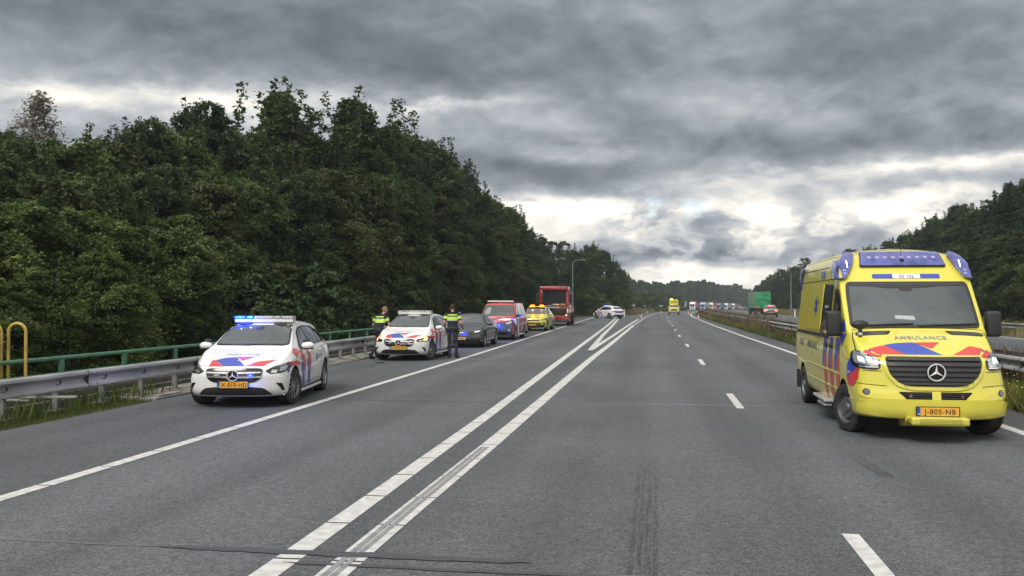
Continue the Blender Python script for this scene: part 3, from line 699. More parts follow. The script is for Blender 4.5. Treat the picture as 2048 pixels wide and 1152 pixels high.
# far wood closing the view
GF = 'far trees across the end of the road'
fx = 1246; prof = [(1246, 548), (1262, 558), (1290, 562), (1320, 566), (1350, 560), (1380, 564), (1410, 562), (1440, 566), (1470, 568), (1500, 578), (1525, 580)]
while fx < 1526:
    Y = 330+(fx-1246)*1.35; ty = lerp(prof, fx)+rt.uniform(-4, 4); k = rt.choice(['far', 'far2'])
    tree(k, fx, Y, ty, 'distant dark tree in the far wood closing off the road' if k == 'far' else 'distant taller tree in the far wood closing off the road', GF, .85); fx += 9
fx = 1250
while fx < 1530:
    Y = 380+(fx-1246)*1.35; tree('far', fx, Y, lerp(prof, fx)+rt.uniform(2, 10), 'distant dark tree in the far wood closing off the road', GF, 1.2); fx += 14
for px, Y, ty in [(1268, 235, 584), (1284, 250, 583), (1303, 262, 582), (1322, 275, 586), (1338, 290, 588), (1254, 222, 590), (1356, 330, 590)]:
    tree('maple', px, Y, ty, 'rounded olive bush in front of the far wood', 'rounded bushes before the far wood', 1.4)

def blades(name, pts, hs, tones, m, lean=.35, wid=.012, seed=1, kind='stuff', **kw):
    rg = np.random.default_rng(seed); n = len(pts); P = np.array(pts); hs = np.array(hs); a = rg.uniform(0, 6.283, n); w = (wid*rg.uniform(.7, 1.6, n))
    d = np.stack([np.cos(a), np.sin(a), 0*a], 1); b2 = rg.uniform(0, 6.283, n); ln = (rg.uniform(0, lean, n)*hs)[:, None]*np.stack([np.cos(b2), np.sin(b2), 0*a], 1)
    V = np.empty((n, 4, 3)); V[:, 0] = P-d*w[:, None]; V[:, 1] = P+d*w[:, None]; V[:, 2] = P+d*(w*.55)[:, None]+ln*.45; V[:, 2, 2] += hs*.6; V[:, 3] = P+ln; V[:, 3, 2] += hs
    me = bpy.data.meshes.new(name); me.vertices.add(4*n); me.vertices.foreach_set('co', V.reshape(-1).astype('f4'))
    me.loops.add(4*n); me.loops.foreach_set('vertex_index', np.arange(4*n, dtype='i4')); me.polygons.add(n)
    me.polygons.foreach_set('loop_start', np.arange(0, 4*n, 4, dtype='i4')); me.polygons.foreach_set('loop_total', np.full(n, 4, dtype='i4'))
    at = me.attributes.new('tone', 'FLOAT', 'FACE'); at.data.foreach_set('value', np.clip(np.array(tones), 0, 1).astype('f4'))
    me.materials.append(m); me.update(calc_edges=True); o = bpy.data.objects.new(name, me); S.collection.objects.link(o); return tag(o, kind=kind, **kw)
M_GRASS = leafmat('grass_blade', [(.035, .06, .012), (.06, .095, .02), (.10, .13, .03), (.20, .18, .07)], .3)
M_WEED = leafmat('weed_blade', [(.045, .066, .018), (.080, .102, .028), (.14, .15, .040), (.24, .22, .06)], .3)
M_DRY = leafmat('dry_stalk', [(.05, .035, .025), (.09, .065, .045), (.16, .12, .08), (.26, .21, .14)], .2)
rg = random.Random(9)
def scatter(n, xf, y0, y1, hf, tf, pw=1.6, keep=None):
    P = []; Hh = []; T = []
    while len(P) < n:
        y = y0+(y1-y0)*rg.random()**pw; x = xf(y); 
        if keep and not keep(x, y): continue
        P.append((x, y, hgt(x, y)-.03)); c = noise.noise((x*.5, y*.25, 1)); Hh.append(hf(c)*rg.uniform(.5, 1.3)); T.append(tf(c)+rg.gauss(0, .15))
    return P, Hh, T
# left: grass between the shoulder and the rail, near the camera
P, Hh, T = scatter(30000, lambda y: -9.25-rg.random()**.8*2.2, 4, 18.6, lambda c: .065+.07*c, lambda c: .35+.5*c, 1.0, lambda x, y: y < 15.2 or rg.random() < (18.6-y)/3.4)
blades('grass', P, Hh, T, M_GRASS, wid=.006, label='strip of green grass between the left shoulder and the guardrail posts', cat='grass')
P, Hh, T = scatter(700, lambda y: -9.6-rg.random()*1.0, 11, 18, lambda c: .30+.25*c, lambda c: .5+.5*c, 1.0)
blades('weeds', P, Hh, T, M_GRASS, wid=.008, lean=.5, seed=4, label='taller weeds under the left guardrail', cat='weeds')
# median weeds: yellow green low mass, dry brown stalks among the rails
P, Hh, T = scatter(120000, lambda y: 6.15+curve(y)+rg.random()**1.2*1.9, 2, 175, lambda c: .26+.22*c, lambda c: .32+.6*c, 1.7)
blades('weeds', P, Hh, T, M_WEED, wid=.009, seed=2, lean=.6, label='yellow-green weeds on the near side of the central guardrail', cat='weeds')
P, Hh, T = scatter(26000, lambda y: 6.6+curve(y)+rg.random()*3.2, 22, 230, lambda c: .68+.5*c, lambda c: .4+.6*c, 1.5)
blades('dry_weeds', P, Hh, T, M_DRY, wid=.008, seed=3, lean=.3, label='tall dry brown weed stalks growing through the central guardrail', cat='weeds')
P, Hh, T = scatter(14000, lambda y: 7.2+curve(y)+rg.random()*2.8, 2, 170, lambda c: .35+.2*c, lambda c: .3+.6*c, 1.6)
blades('grass', P, Hh, T, M_GRASS, wid=.018, seed=5, label='rough grass between the two rails of the central reservation', cat='grass')
# flower heads over the median weeds
P = []; 
for i in range(4000):
    y = 13+130*rg.random()**1.8; x = 6.25+curve(y)+rg.random()**1.2*1.7; P.append((x, y, hgt(x, y)+.18+.28*rg.random()))
P = np.array(P); me = leaves_mesh('flowers', P, np.random.default_rng(1).normal(size=(len(P), 3))*.4+np.array([0, 0, 1]), .028, np.random.default_rng(2).uniform(.2, 1, len(P)), leafmat('ragwort', [(.22, .24, .04), (.42, .38, .05), (.55, .50, .10)], .2))
o = bpy.data.objects.new('flowers', me); S.collection.objects.link(o); tag(o, 'small yellow flower heads on the weeds beside the central guardrail', 'flowers', kind='stuff')
# right verge: dry grass below the wood
P, Hh, T = scatter(50000, lambda y: 20+curve(y)+rg.random()*9, 40, 260, lambda c: .42+.25*c, lambda c: .6+.5*c, 1.4)
blades('dry_grass', P, Hh, T, leafmat('straw', [(.06, .07, .02), (.13, .12, .045), (.22, .18, .09), (.30, .25, .14)], .25), wid=.03, seed=6, label='straw-coloured grass verge beyond the opposite road', cat='grass')
# left far verge behind the far police car
P, Hh, T = scatter(26000, lambda y: (-9.7-rg.random()*5) if y < 124 else (-4.2+curve(y)-rg.random()**1.3*9), 96, 290, lambda c: .28+.2*c, lambda c: .45+.7*c, 1.1)
blades('grass', P, Hh, T, leafmat('verge_grass', [(.05, .075, .018), (.09, .11, .03), (.15, .14, .05), (.20, .15, .08)], .25), wid=.035, seed=7, label='green and brown grass verge left of the road beyond the far police car', cat='grass')
P, Hh, T = scatter(9000, lambda y: -5.5+curve(y)-rg.random()*7, 135, 260, lambda c: .9+.4*c, lambda c: .6+.4*c, 1.0)
blades('dry_weeds', P, Hh, T, M_DRY, wid=.04, seed=8, label='reddish brown weeds on the verge behind the far police car', cat='weeds')
# ================================================= VEHICLES
P_WHITE = paint('paint_white', (.70, .71, .72), .09)
P_YEL = paint('paint_fluorescent_yellow', (.60, .55, .055), .12)
P_RED = paint('paint_red', (.42, .022, .022), .06)
P_NAVY = paint('paint_dark_blue', (.018, .04, .11), .08)
P_GREY = paint('paint_anthracite', (.011, .013, .018), .04)
P_TRUCKRED = paint('paint_truck_red', (.26, .010, .013), .08)
P_SILVER = paint('paint_silver', (.45, .46, .47), .06)
V_RED = mat('vinyl_red', (.52, .035, .04), .38, 0, .3); V_BLUE = mat('vinyl_blue', (.025, .055, .36), .38, 0, .3); V_WHITE = mat('vinyl_white', (.75, .76, .78), .4)
V_ORANGE = mat('vinyl_orange_red', (.62, .07, .045), .38, 0, .3)
M_GLASS = mat('window_glass', (.018, .024, .028), .05, 0, .5, ior=1.75)
M_WSGLASS = mat('windscreen_glass', (.03, .04, .047), .06, 0, .4, ior=1.65)
def glassmat():
    m = bpy.data.materials.new('clear_windscreen'); m.use_nodes = True; N, L = m.node_tree.nodes, m.node_tree.links; N.clear()
    t = N.new('ShaderNodeBsdfTransparent'); t.inputs[0].default_value = (.62, .70, .72, 1); g = N.new('ShaderNodeBsdfGlossy'); g.inputs['Roughness'].default_value = .03; g.inputs[0].default_value = (.80, .92, 1, 1)
    f = N.new('ShaderNodeFresnel'); f.inputs[0].default_value = 2.15; tc_ = N.new('ShaderNodeTexCoord'); n = N.new('ShaderNodeTexNoise'); n.inputs['Scale'].default_value = 3; n.inputs['Detail'].default_value = 5; L.new(tc_.outputs['Object'], n.inputs['Vector'])
    b = N.new('ShaderNodeBump'); b.inputs['Strength'].default_value = .12; b.inputs['Distance'].default_value = .05; L.new(n.outputs[0], b.inputs['Height']); L.new(b.outputs[0], g.inputs['Normal'])
    d = N.new('ShaderNodeBsdfDiffuse'); d.inputs[0].default_value = (.3, .32, .33, 1); m1 = N.new('ShaderNodeMixShader'); m1.inputs[0].default_value = .05; L.new(t.outputs[0], m1.inputs[1]); L.new(d.outputs[0], m1.inputs[2])
    mx = N.new('ShaderNodeMixShader'); L.new(f.outputs[0], mx.inputs[0]); L.new(m1.outputs[0], mx.inputs[1]); L.new(g.outputs[0], mx.inputs[2]); o = N.new('ShaderNodeOutputMaterial'); L.new(mx.outputs[0], o.inputs[0]); return m
M_CLEARGL = glassmat(); M_CABIN = mat('cabin_lining', (.16, .165, .17), .8); M_SEAT = mat('seat_cloth', (.030, .034, .040), .9); M_DASH = mat('dashboard', (.06, .064, .068), .7); M_HEADL = mat('headlining', (.38, .39, .39), .9)
M_TRIM = mat('black_plastic', (.016, .017, .019), .55); M_GLOSSB = mat('gloss_black', (.008, .008, .01), .15, 0, .5)
M_TYRE = noisy('tyre_rubber', (.012, .012, .013), (.026, .026, .027), 12, .85, .3, 60)
M_RIM = mat('alloy_rim', (.30, .31, .32), .35, .8); M_RIMD = mat('steel_rim', (.14, .145, .15), .5, .6)
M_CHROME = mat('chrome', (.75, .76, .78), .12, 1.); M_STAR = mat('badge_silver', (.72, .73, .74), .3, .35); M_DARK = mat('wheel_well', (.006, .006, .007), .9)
M_LAMP = mat('lamp_glass', (.10, .11, .12), .08, .3, .8); M_LAMPI = mat('lamp_reflector', (.55, .57, .6), .15, .9)
M_LED = mat('led_white', (.8, .85, .85), .3, emit=(.80, .97, .92), es=.45); M_LEDW = mat('led_warm', (.9, .8, .5), .3, emit=(1, .42, .06), es=1.3)
M_BLUEON = mat('blue_light_on', (.02, .05, 1), .3, emit=(.0, .006, 1), es=7); M_CYANON = mat('cyan_light_on', (.1, .4, 1), .3, emit=(.01, .22, 1), es=2.4)
M_AMBON = mat('amber_light_on', (1, .4, .05), .3, emit=(1, .11, .0), es=4.5)
M_BLUELENS = noisy('blue_lens', (.035, .042, .20), (.095, .11, .36), 5, .12, 0, coat=.6); M_BLUELENS2 = mat('blue_lens_cell', (.26, .28, .46), .15, 0, .5)
M_CLEAR = mat('clear_lens', (.30, .31, .33), .15, 0, .8); M_TAIL = mat('tail_lens', (.28, .01, .012), .2, 0, .6); M_TAILON = mat('tail_on', (.9, .05, .03), .3, emit=(1, .05, .02), es=5)
M_PLATE = mat('plate_yellow', (.62, .33, .035), .45); M_PLATEB = mat('plate_blue', (.02, .07, .35), .45); M_INK = mat('plate_ink', (.015, .013, .012), .5)
M_TXTB = mat('text_blue_grey', (.045, .06, .14), .45); M_TXTG = mat('text_grey', (.20, .21, .24), .45)

def mono(keys):
    """smooth monotone interpolation through (s, value) keys"""
    X = [k[0] for k in keys]; Y = [k[1] for k in keys]; n = len(X)
    if n == 1: return lambda s: Y[0]
    D = [(Y[i+1]-Y[i])/(X[i+1]-X[i]) for i in range(n-1)]; T = [D[0]]+[0 if D[i-1]*D[i] <= 0 else 2*D[i-1]*D[i]/(D[i-1]+D[i]) for i in range(1, n-1)]+[D[-1]]
    def f(s):
        if s <= X[0]: return Y[0]
        if s >= X[-1]: return Y[-1]
        i = 0
        while s > X[i+1]: i += 1
        h = X[i+1]-X[i]; t = (s-X[i])/h
        return (2*t**3-3*t*t+1)*Y[i]+(t**3-2*t*t+t)*h*T[i]+(-2*t**3+3*t*t)*Y[i+1]+(t**3-t*t)*h*T[i+1]
    return f
def chaikin(p, it=2, closed=False):
    for _ in range(it):
        q = [] if closed else [p[0]]
        for i in range(len(p) if closed else len(p)-1):
            a, b = p[i], p[(i+1) % len(p)]
            q.append(tuple(.75*x+.25*y for x, y in zip(a, b))); q.append(tuple(.25*x+.75*y for x, y in zip(a, b)))
        if not closed: q.append(p[-1])
        p = q
    return p
def rnd(poly, r=.25, it=2):
    """round the corners of a closed polygon"""
    out = []; n = len(poly)
    for i in range(n):
        a, b, c = poly[i-1], poly[i], poly[(i+1) % n]
        la = math.dist(a, b); lc = math.dist(b, c); k = min(r, .42*min(la, lc))
        p0 = (b[0]+(a[0]-b[0])/la*k, b[1]+(a[1]-b[1])/la*k); p1 = (b[0]+(c[0]-b[0])/lc*k, b[1]+(c[1]-b[1])/lc*k)
        for t in (0, .25, .5, .75, 1): out.append(tuple((1-t)**2*p0[j]+2*t*(1-t)*b[j]+t*t*p1[j] for j in (0, 1)))
    return out
class Vehicle:
    """x = -s (s metres behind the front bumper), y to the vehicle's left, z up"""
    def __init__(V, name, P, paintm, label, cat, group=None, ds=.05):
        V.root = empty(name, label=label, cat=cat, group=group); V.P = P; V.L = P['L']
        f = {k: mono(v) for k, v in P.items() if isinstance(v, list) and k not in ('axles', 'lean', 'rlean')}
        lean = mono(P['lean']); rlean = mono(P['rlean']); bow, bp = P['bow']; rbow = P.get('rbow', .1)
        def ring(s):
            zb, zt, w, zbl, wb, wt, ze = (f[k](s) for k in ('zb', 'zt', 'w', 'zbelt', 'wbelt', 'wt', 'ze'))
            m1 = zb+.30*(zbl-zb); m2 = zb+.68*(zbl-zb)
            pts = [(0, zb), (w*.80, zb), (w*.95, zb+.03), (w*.985, m1), (w, m2), (wb+.3*(w-wb), zbl-.05), (wb, zbl), (wb+(wt-wb)*.10, zbl+(ze-zbl)*.12),
                   (wb+(wt-wb)*.55, zbl+(ze-zbl)*.58), (wt+.012, ze-.04*min(1, (ze-zbl)*4)), (wt, ze), (wt*.93, ze+(zt-ze)*.35), (wt*.55, ze+(zt-ze)*.82), (0, zt)]
            h = chaikin(pts, 2); return [(-y, z) for y, z in h[::-1]][:-1]+h if False else h+[(-y, z) for y, z in h[-2:0:-1]]
        L = V.L; r = P.get('r', .10)
        st = []; s = r
        while s < L-r: st.append(s); s += ds
        st.append(L-r); rings = []; nfr = 9
        def cap(s0, face, sgn):
            base = ring(s0); zc = sum(z for y, z in base)/len(base); hw = max(y for y, z in base); hh = max(abs(z-zc) for y, z in base); out = []
            for k in range(1, 5):
                a = math.pi/2*k/4; ins = r*(1-math.cos(a)); out.append((face+sgn*r*(1-math.sin(a)), [(y*(hw-ins)/hw, zc+(z-zc)*(hh-ins)/hh) for y, z in base]))
            last = out[-1][1]
            for k in range(1, nfr): t = 1-k/nfr; out.append((face, [(y*t, zc+(z-zc)*t) for y, z in last]))
            return out, zc
        fc, zcf = cap(r, 0, 1); rc, zcr = cap(L-r, L, -1)
        seq = fc[::-1]+[(s, ring(s)) for s in st]+rc
        n = len(seq[0][1]); vs = []; fs = []
        def deform(s, y, z):
            kf = 1-min(1, max(0, s/P.get('ffade', .85))); kf = kf*kf*(3-2*kf); kr = 1-min(1, max(0, (L-s)/P.get('rfade', .7))); kr = kr*kr*(3-2*kr); w = P['W']/2
            return s+kf*(lean(z)+bow*(min(1.1, abs(y)/w))**bp)-kr*(rlean(z)+rbow*(min(1.1, abs(y)/w))**3)
        for s, rg_ in seq:
            for y, z in rg_: vs.append((-deform(s, y, z), y, z))
        m = len(seq)
        for j in range(m-1):
            for k in range(n): fs.append((j*n+k, j*n+(k+1) % n, (j+1)*n+(k+1) % n, (j+1)*n+k))
        vs.append((-deform(0, 0, zcf), 0, zcf)); vs.append((-deform(L, 0, zcr), 0, zcr))
        for k in range(n): fs.append((k, (k+1) % n, m*n)); fs.append(((m-1)*n+(k+1) % n, (m-1)*n+k, m*n+1))
        mb = MB(); mb.add(vs, fs, paintm)
        o = mb.build('body', V.root, smooth=50); V.bvh0 = BVHTree.FromPolygons([Vector(v) for v in vs], fs)
        V.R = P['R']; tw = P.get('tw', .22)
        cm = MB()
        for ax in P['axles']:
            for sg in (1, -1):
                a = P['W']/2+.2; b = P['W']/2-.34; q = MB()
                R_ = V.R+P.get('gap', .045)
                pr = [(R_*math.cos(t), V.R+.01+R_*math.sin(t)) for t in [2*math.pi*i/30 for i in range(30)]]
                cm.prism([(x-ax, z) for x, z in pr], sg*a, sg*b, M_DARK)
        c = cm.build('cutter', smooth=0); md = o.modifiers.new('b', 'BOOLEAN'); md.object = c; md.operation = 'DIFFERENCE'; md.solver = 'EXACT'
        if hasattr(md, 'material_mode'): md.material_mode = 'TRANSFER'
        bpy.context.view_layer.update(); dg = bpy.context.evaluated_depsgraph_get(); ev = o.evaluated_get(dg); me = bpy.data.meshes.new_from_object(ev)
        o.modifiers.clear(); o.data = me; me.name = 'body'; me.set_sharp_from_angle(angle=R(40)); bpy.data.objects.remove(c)
        if M_DARK.name not in [q.name for q in me.materials if q]:
            me.materials.append(M_DARK)
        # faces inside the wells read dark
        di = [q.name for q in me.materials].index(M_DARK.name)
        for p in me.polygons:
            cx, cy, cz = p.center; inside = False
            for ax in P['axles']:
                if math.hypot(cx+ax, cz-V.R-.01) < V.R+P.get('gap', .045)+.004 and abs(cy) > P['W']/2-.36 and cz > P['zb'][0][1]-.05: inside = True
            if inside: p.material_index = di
        V.body = o
        bm = bmesh.new(); bm.from_mesh(me); bmesh.ops.triangulate(bm, faces=bm.faces); V.bvh = BVHTree.FromBMesh(bm); bm.free()
    def ray(V, proj, u, v, bvh=None):
        b = bvh or V.bvh
        if proj == 'F': o, d = Vector((6, u, v)), Vector((-1, 0, 0))
        elif proj == 'B': o, d = Vector((-V.L-6, u, v)), Vector((1, 0, 0))
        elif proj == 'L': o, d = Vector((-u, 6, v)), Vector((0, -1, 0))
        elif proj == 'R': o, d = Vector((-u, -6, v)), Vector((0, 1, 0))
        else: o, d = Vector((-v, u, 6)), Vector((0, 0, -1))
        h = b.ray_cast(o, d); return h[0], h[1], d
    def decal(V, mb, poly, proj, m, off=.004, res=.05, th=0, mirror=False, clip=.06, hole=None):
        """lay a polygon on the body along one axis. 'L','R': (s,z)  'F','B': (y,z)  'T': (y,s)"""
        jobs = [(poly, proj)]
        if mirror: jobs.append((([(-a, b) for a, b in poly], proj) if proj in 'FBT' else (poly, 'R' if proj == 'L' else 'L')))
        for pl, pj in jobs:
            P2 = []; n = len(pl)
            for i in range(n):
                a, b = Vector(pl[i]), Vector(pl[(i+1) % n]); k = max(1, int((b-a).length/res))
                for j in range(k): P2.append(a.lerp(b, j/k))
            nb = len(P2); HP = []
            if hole:
                for i in range(len(hole)):
                    a, b = Vector(hole[i]), Vector(hole[(i+1) % len(hole)]); k = max(1, int((b-a).length/res))
                    for j in range(k): HP.append(a.lerp(b, j/k))
            xs = [p.x for p in P2]; ys = [p.y for p in P2]; ext = list(P2)
            def inside(p, Q=P2):
                c = False; j = len(Q)-1
                for i in range(len(Q)):
                    if (Q[i].y > p.y) != (Q[j].y > p.y) and p.x < (Q[j].x-Q[i].x)*(p.y-Q[i].y)/(Q[j].y-Q[i].y)+Q[i].x: c = not c
                    j = i
                return c
            x = min(xs)+res/2
            while x < max(xs):
                y = min(ys)+res/2
                while y < max(ys):
                    p = Vector((x, y))
                    if inside(p) and min((p-q).length_squared for q in P2) > (res*.4)**2: ext.append(p)
                    y += res
                x += res
            ne = len(ext); ext += HP; nh = len(HP)
            r = delaunay_2d_cdt(ext, [(ne+i, ne+(i+1) % nh) for i in range(nh)], [list(range(nb))], 1, 1e-5)
            v2, f2 = r[0], r[2]
            if hole: f2 = [f for f in f2 if not inside((v2[f[0]]+v2[f[1]]+v2[f[2]])/3, HP)]
            pos = []; ok = []
            for p in v2:
                h, nn, d = V.ray(pj, p.x, p.y); h0, n0, _ = V.ray(pj, p.x, p.y, V.bvh0)
                if h is None or h0 is None or (h-h0).length > .012: pos.append(None); continue
                nn = n0 if n0.dot(d) < 0 else -n0
                pos.append((h0, (nn-d*.6).normalized()))
            top = [None if q is None else q[0]+q[1]*(off+th) for q in pos]
            keep = [f for f in f2 if all(top[i] is not None for i in f) and max((top[f[i]]-top[f[i-1]]).length for i in range(len(f))) < res*2.2+clip]
            use = sorted({i for f in keep for i in f}); ix = {k: i for i, k in enumerate(use)}
            vs = [top[k] for k in use]; fs = [[ix[i] for i in f] for f in keep]
            if th:
                cnt = {}
                for f in fs:
                    for i in range(len(f)):
                        e = (f[i-1], f[i]); cnt[e] = cnt.get(e, 0)+1
                o = len(vs); vs += [pos[k][0]-pos[k][1]*.01 for k in use]
                for (a, b) in list(cnt):
                    if (b, a) not in cnt: fs.append([b, a, a+o, b+o])
            mb.add(vs, fs, m)
    def text(V, mb, s, proj, cu, cv, size, m, off=.006, sx=1., sy=1., flip=False, shear=0., space=1., bold=0.):
        """lettering laid on the body; size = cap height. reads correctly from outside"""
        vs, fs = text2d(s, size, shear, space, bold); sg = {'F': 1, 'B': -1, 'L': 1, 'R': -1, 'T': 1}[proj]
        out = []; ok = True
        for x, y in vs:
            u = cu+sg*x*sx; v = cv+y*sy
            h, nn, d = V.ray(proj, u, v, V.bvh0)
            if h is None: return
            out.append(h-d*off if proj != 'T' else h+Vector((0, 0, off)))
        mb.add(out, fs, m)
    def wheel(V, s, side, rim='spoke', steer=0., y=None, spokes=10):
        r = V.R; tw = V.P.get('tw', .22); yy = (V.P['W']/2-tw/2-.025 if y is None else y)*side
        mb = MB(); pr = [(r*.62, -tw*.42), (r*.66, -tw*.5), (r*.93, -tw*.5), (r*.985, -tw*.44), (r, -tw*.34), (r, tw*.34), (r*.985, tw*.44), (r*.93, tw*.5), (r*.66, tw*.5), (r*.62, tw*.42)]
        mb.lathe(pr, M_TYRE, n=36)
        for k in (-.18, 0, .18): mb.lathe([(r*1.001, tw*k-.006), (r*1.004, tw*k), (r*1.001, tw*k+.006)], M_DARK, n=36)
        w = mb.build('wheel', V.root, smooth=40); w.location = (-s, yy, r); w.rotation_euler = (0, 0, steer)
        mb = MB(); q = side
        mm = M_RIM if rim == 'spoke' else M_RIMD
        mb.lathe([(r*.66, tw*.46*q), (r*.63, tw*.47*q), (r*.60, tw*.36*q), (r*.60, -tw*.3*q)], mm, n=36)
        mb.lathe([(r*.60, tw*.06*q), (r*.02, tw*.08*q)], M_DARK if rim == 'spoke' else mm, n=36)
        if rim == 'spoke':
            mb.lathe([(r*.16, tw*.05*q), (r*.16, tw*.42*q), (r*.12, tw*.45*q), (0.001, tw*.45*q)], mm, n=20)
            for k in range(spokes):
                a = 2*math.pi*k/spokes; M = Matrix.Rotation(-a, 3, 'Y'); mb.box(M @ Vector((r*.38, tw*.37*q, 0)), (r*.50, tw*.10, r*.085), mm, M)
        else:
            mb.lathe([(r*.60, tw*.30*q), (r*.50, tw*.22*q), (r*.40, tw*.40*q), (r*.22, tw*.36*q), (r*.18, tw*.48*q), (.001, tw*.50*q)], mm, n=30)
            for k in range(8):
                a = 2*math.pi*k/8; mb.lathe([(.022, tw*.31*q), (.022, tw*.335*q), (.001, tw*.335*q)], M_DARK, (r*.46*math.cos(a), 0, r*.46*math.sin(a)), n=10)
        ro = mb.build('rim', w, smooth=30); return w
    def wheels(V, rim='spoke', steer=0., spokes=10):
        for i, ax in enumerate(V.P['axles']):
            for sg in (1, -1): V.wheel(ax, sg, rim, steer if i == 0 else 0, spokes=spokes)
    def put(V, px, py, s, side, heading):
        """stand the vehicle so that the tyre at (s, side) touches the road where pixel (px,py) meets it"""
        c = G(px, py); th = math.atan2(heading[1], heading[0]); M = Matrix.Rotation(th, 3, 'Z')
        y = (V.P['W']/2-.05)*side; loc = c-M @ Vector((-s, y, 0)); V.root.location = (loc.x, loc.y, gz(loc.y)); V.root.rotation_euler = (0, 0, th)
    def cabin(V, poly, s1, seats, z0, wheel_y, sw, bulk=False):
        """hollow the body behind the windscreen and furnish it"""
        q = MB(); q.prism(poly, .8, -s1, M_CABIN, 'x'); c = q.build('cutter', smooth=0); o = V.body
        md = o.modifiers.new('b', 'BOOLEAN'); md.object = c; md.operation = 'DIFFERENCE'; md.solver = 'EXACT'
        if hasattr(md, 'material_mode'): md.material_mode = 'TRANSFER'
        bpy.context.view_layer.update(); me = bpy.data.meshes.new_from_object(o.evaluated_get(bpy.context.evaluated_depsgraph_get()))
        o.modifiers.clear(); o.data = me; me.name = 'body'; me.set_sharp_from_angle(angle=R(40)); bpy.data.objects.remove(c)
        r = V.root; s0 = V.ray('F', 0, z0+.01, V.bvh0)[0].x
        mb = MB(); mb.box(((s0-.36), 0, z0+.0), (.46, max(p[0] for p in poly)*1.9, .10), M_DASH, ch=.03); mb.box((s0-.46, wheel_y, z0+.07), (.22, .42, .10), M_DASH, ch=.04); mb.build('dashboard', r, smooth=45)
        mb = MB(); th = R(28); k = 22; mb.tube([Vector((s0-.66, wheel_y, z0+.06))+Vector((math.sin(th)*.18*math.sin(2*math.pi*i/k), .18*math.cos(2*math.pi*i/k), math.cos(th)*.18*math.sin(2*math.pi*i/k))) for i in range(k+1)], .014, M_TRIM, 6); mb.box((s0-.66, wheel_y, z0+.06), (.05, .30, .05), M_TRIM, ch=.02); mb.build('steering_wheel', r)
        for y in seats:
            mb = MB(); mb.box((-sw, y, z0+.06), (.14, .46, .34), M_SEAT, ch=.05); mb.box((-sw, y, z0+.31), (.11, .25, .17), M_SEAT, ch=.045); mb.build('seat', r, smooth=45)
        if bulk:
            mb = MB(); mb.box((-s1+.03, 0, z0+.33), (.03, 1.5, .58), M_HEADL, ch=.01); mb.box((-s1+.05, .05, z0+.38), (.02, .55, .34), M_GLASS); mb.build('bulkhead', r)
    def plate(V, text, proj='F', z=.42, u=0., w=.52, h=.11, s=None):
        hit, nn, d = V.ray(proj, u, z, V.bvh0); x = hit.x+(.03 if proj == 'F' else -.03); sg = 1 if proj == 'F' else -1
        mb = MB(); mb.box((x-.012*sg, u, z), (.02, w+.025, h+.02), M_GLOSSB, ch=.004); mb.box((x, u+.02*sg, z), (.006, w-.04, h), M_PLATE)
        mb.box((x+.0005*sg, u-(w/2-.02)*sg, z), (.006, .04, h), M_PLATEB)
        o = mb.build('number_plate', V.root, smooth=0)
        t = MB(); vs, fs = text2d(text, h*.62, 0, 1.12, .006); t.add([(x+.006*sg, u+(p+.022)*sg, z+q) for p, q in vs], fs, M_INK)
        vs, fs = text2d('NL', h*.18); t.add([(x+.006*sg, u+(p-(w/2-.02))*sg, z+q-h*.3) for p, q in vs], fs, V_WHITE)
        t.build('plate_lettering', o, smooth=0); return o
    def star(V, u, z, r, proj='F', name='badge', out=.035):
        hit, nn, d = V.ray(proj, u, z, V.bvh0); x = hit.x+out; mb = MB()
        mb.lathe([(r*.86, -.012), (r*.97, .0), (r, .012), (r*.97, .02), (r*.88, .02), (r*.84, .008)], M_STAR, (x, u, z), 'x', 30)
        mb.lathe([(r*.87, -.008), (.001, -.006)], M_GLOSSB, (x, u, z), 'x', 30)
        for k in range(3):
            a = math.pi/2+2*math.pi*k/3; dv = Vector((0, math.cos(a), math.sin(a))); nv = Vector((0, -math.sin(a), math.cos(a)))
            c = Vector((x+.010, u, z)); mb.add([c+dv*r*.93, c+nv*r*.17-dv*r*.04, c+Vector((.02, 0, 0)), c-nv*r*.17-dv*r*.04], [(0, 1, 2), (0, 2, 3)], M_STAR)
        return mb.build(name, V.root, smooth=30)
_T = {}
def glow(parent, loc, col, w, r=.003):
    """light given off by a lit lamp"""
    l = bpy.data.lights.new('lamp_glow', 'POINT'); l.energy = w; l.color = col; l.shadow_soft_size = r; l.specular_factor = 0
    o = bpy.data.objects.new('lamp_glow', l); S.collection.objects.link(o); o.parent = parent; o.location = loc
def text2d(s, size, shear=0., space=1., bold=0.):
    key = (s, shear, space, bold)
    if key not in _T:
        c = bpy.data.curves.new('t', 'FONT'); c.body = s; c.size = 1; c.align_x = 'CENTER'; c.shear = shear; c.space_character = space; c.offset = bold*1.5; c.resolution_u = 3
        o = bpy.data.objects.new('t', c); S.collection.objects.link(o); bpy.context.view_layer.update()
        me = bpy.data.meshes.new_from_object(o.evaluated_get(bpy.context.evaluated_depsgraph_get()))
        _T[key] = ([tuple(v.co[:2]) for v in me.vertices], [list(p.vertices) for p in me.polygons])
        bpy.data.objects.remove(o); bpy.data.curves.remove(c)
    vs, fs = _T[key]; x0 = min(v[0] for v in vs); x1 = max(v[0] for v in vs)
    h = max(v[1] for v in vs) or 1; k = size/.73
    return [((x-(x0+x1)/2)*k, y*k-size/2) for x, y in vs], fs
def circ(u, z, r, n=20, k=1.): return [(u+r*math.cos(2*math.pi*i/n), z+k*r*math.sin(2*math.pi*i/n)) for i in range(n)]
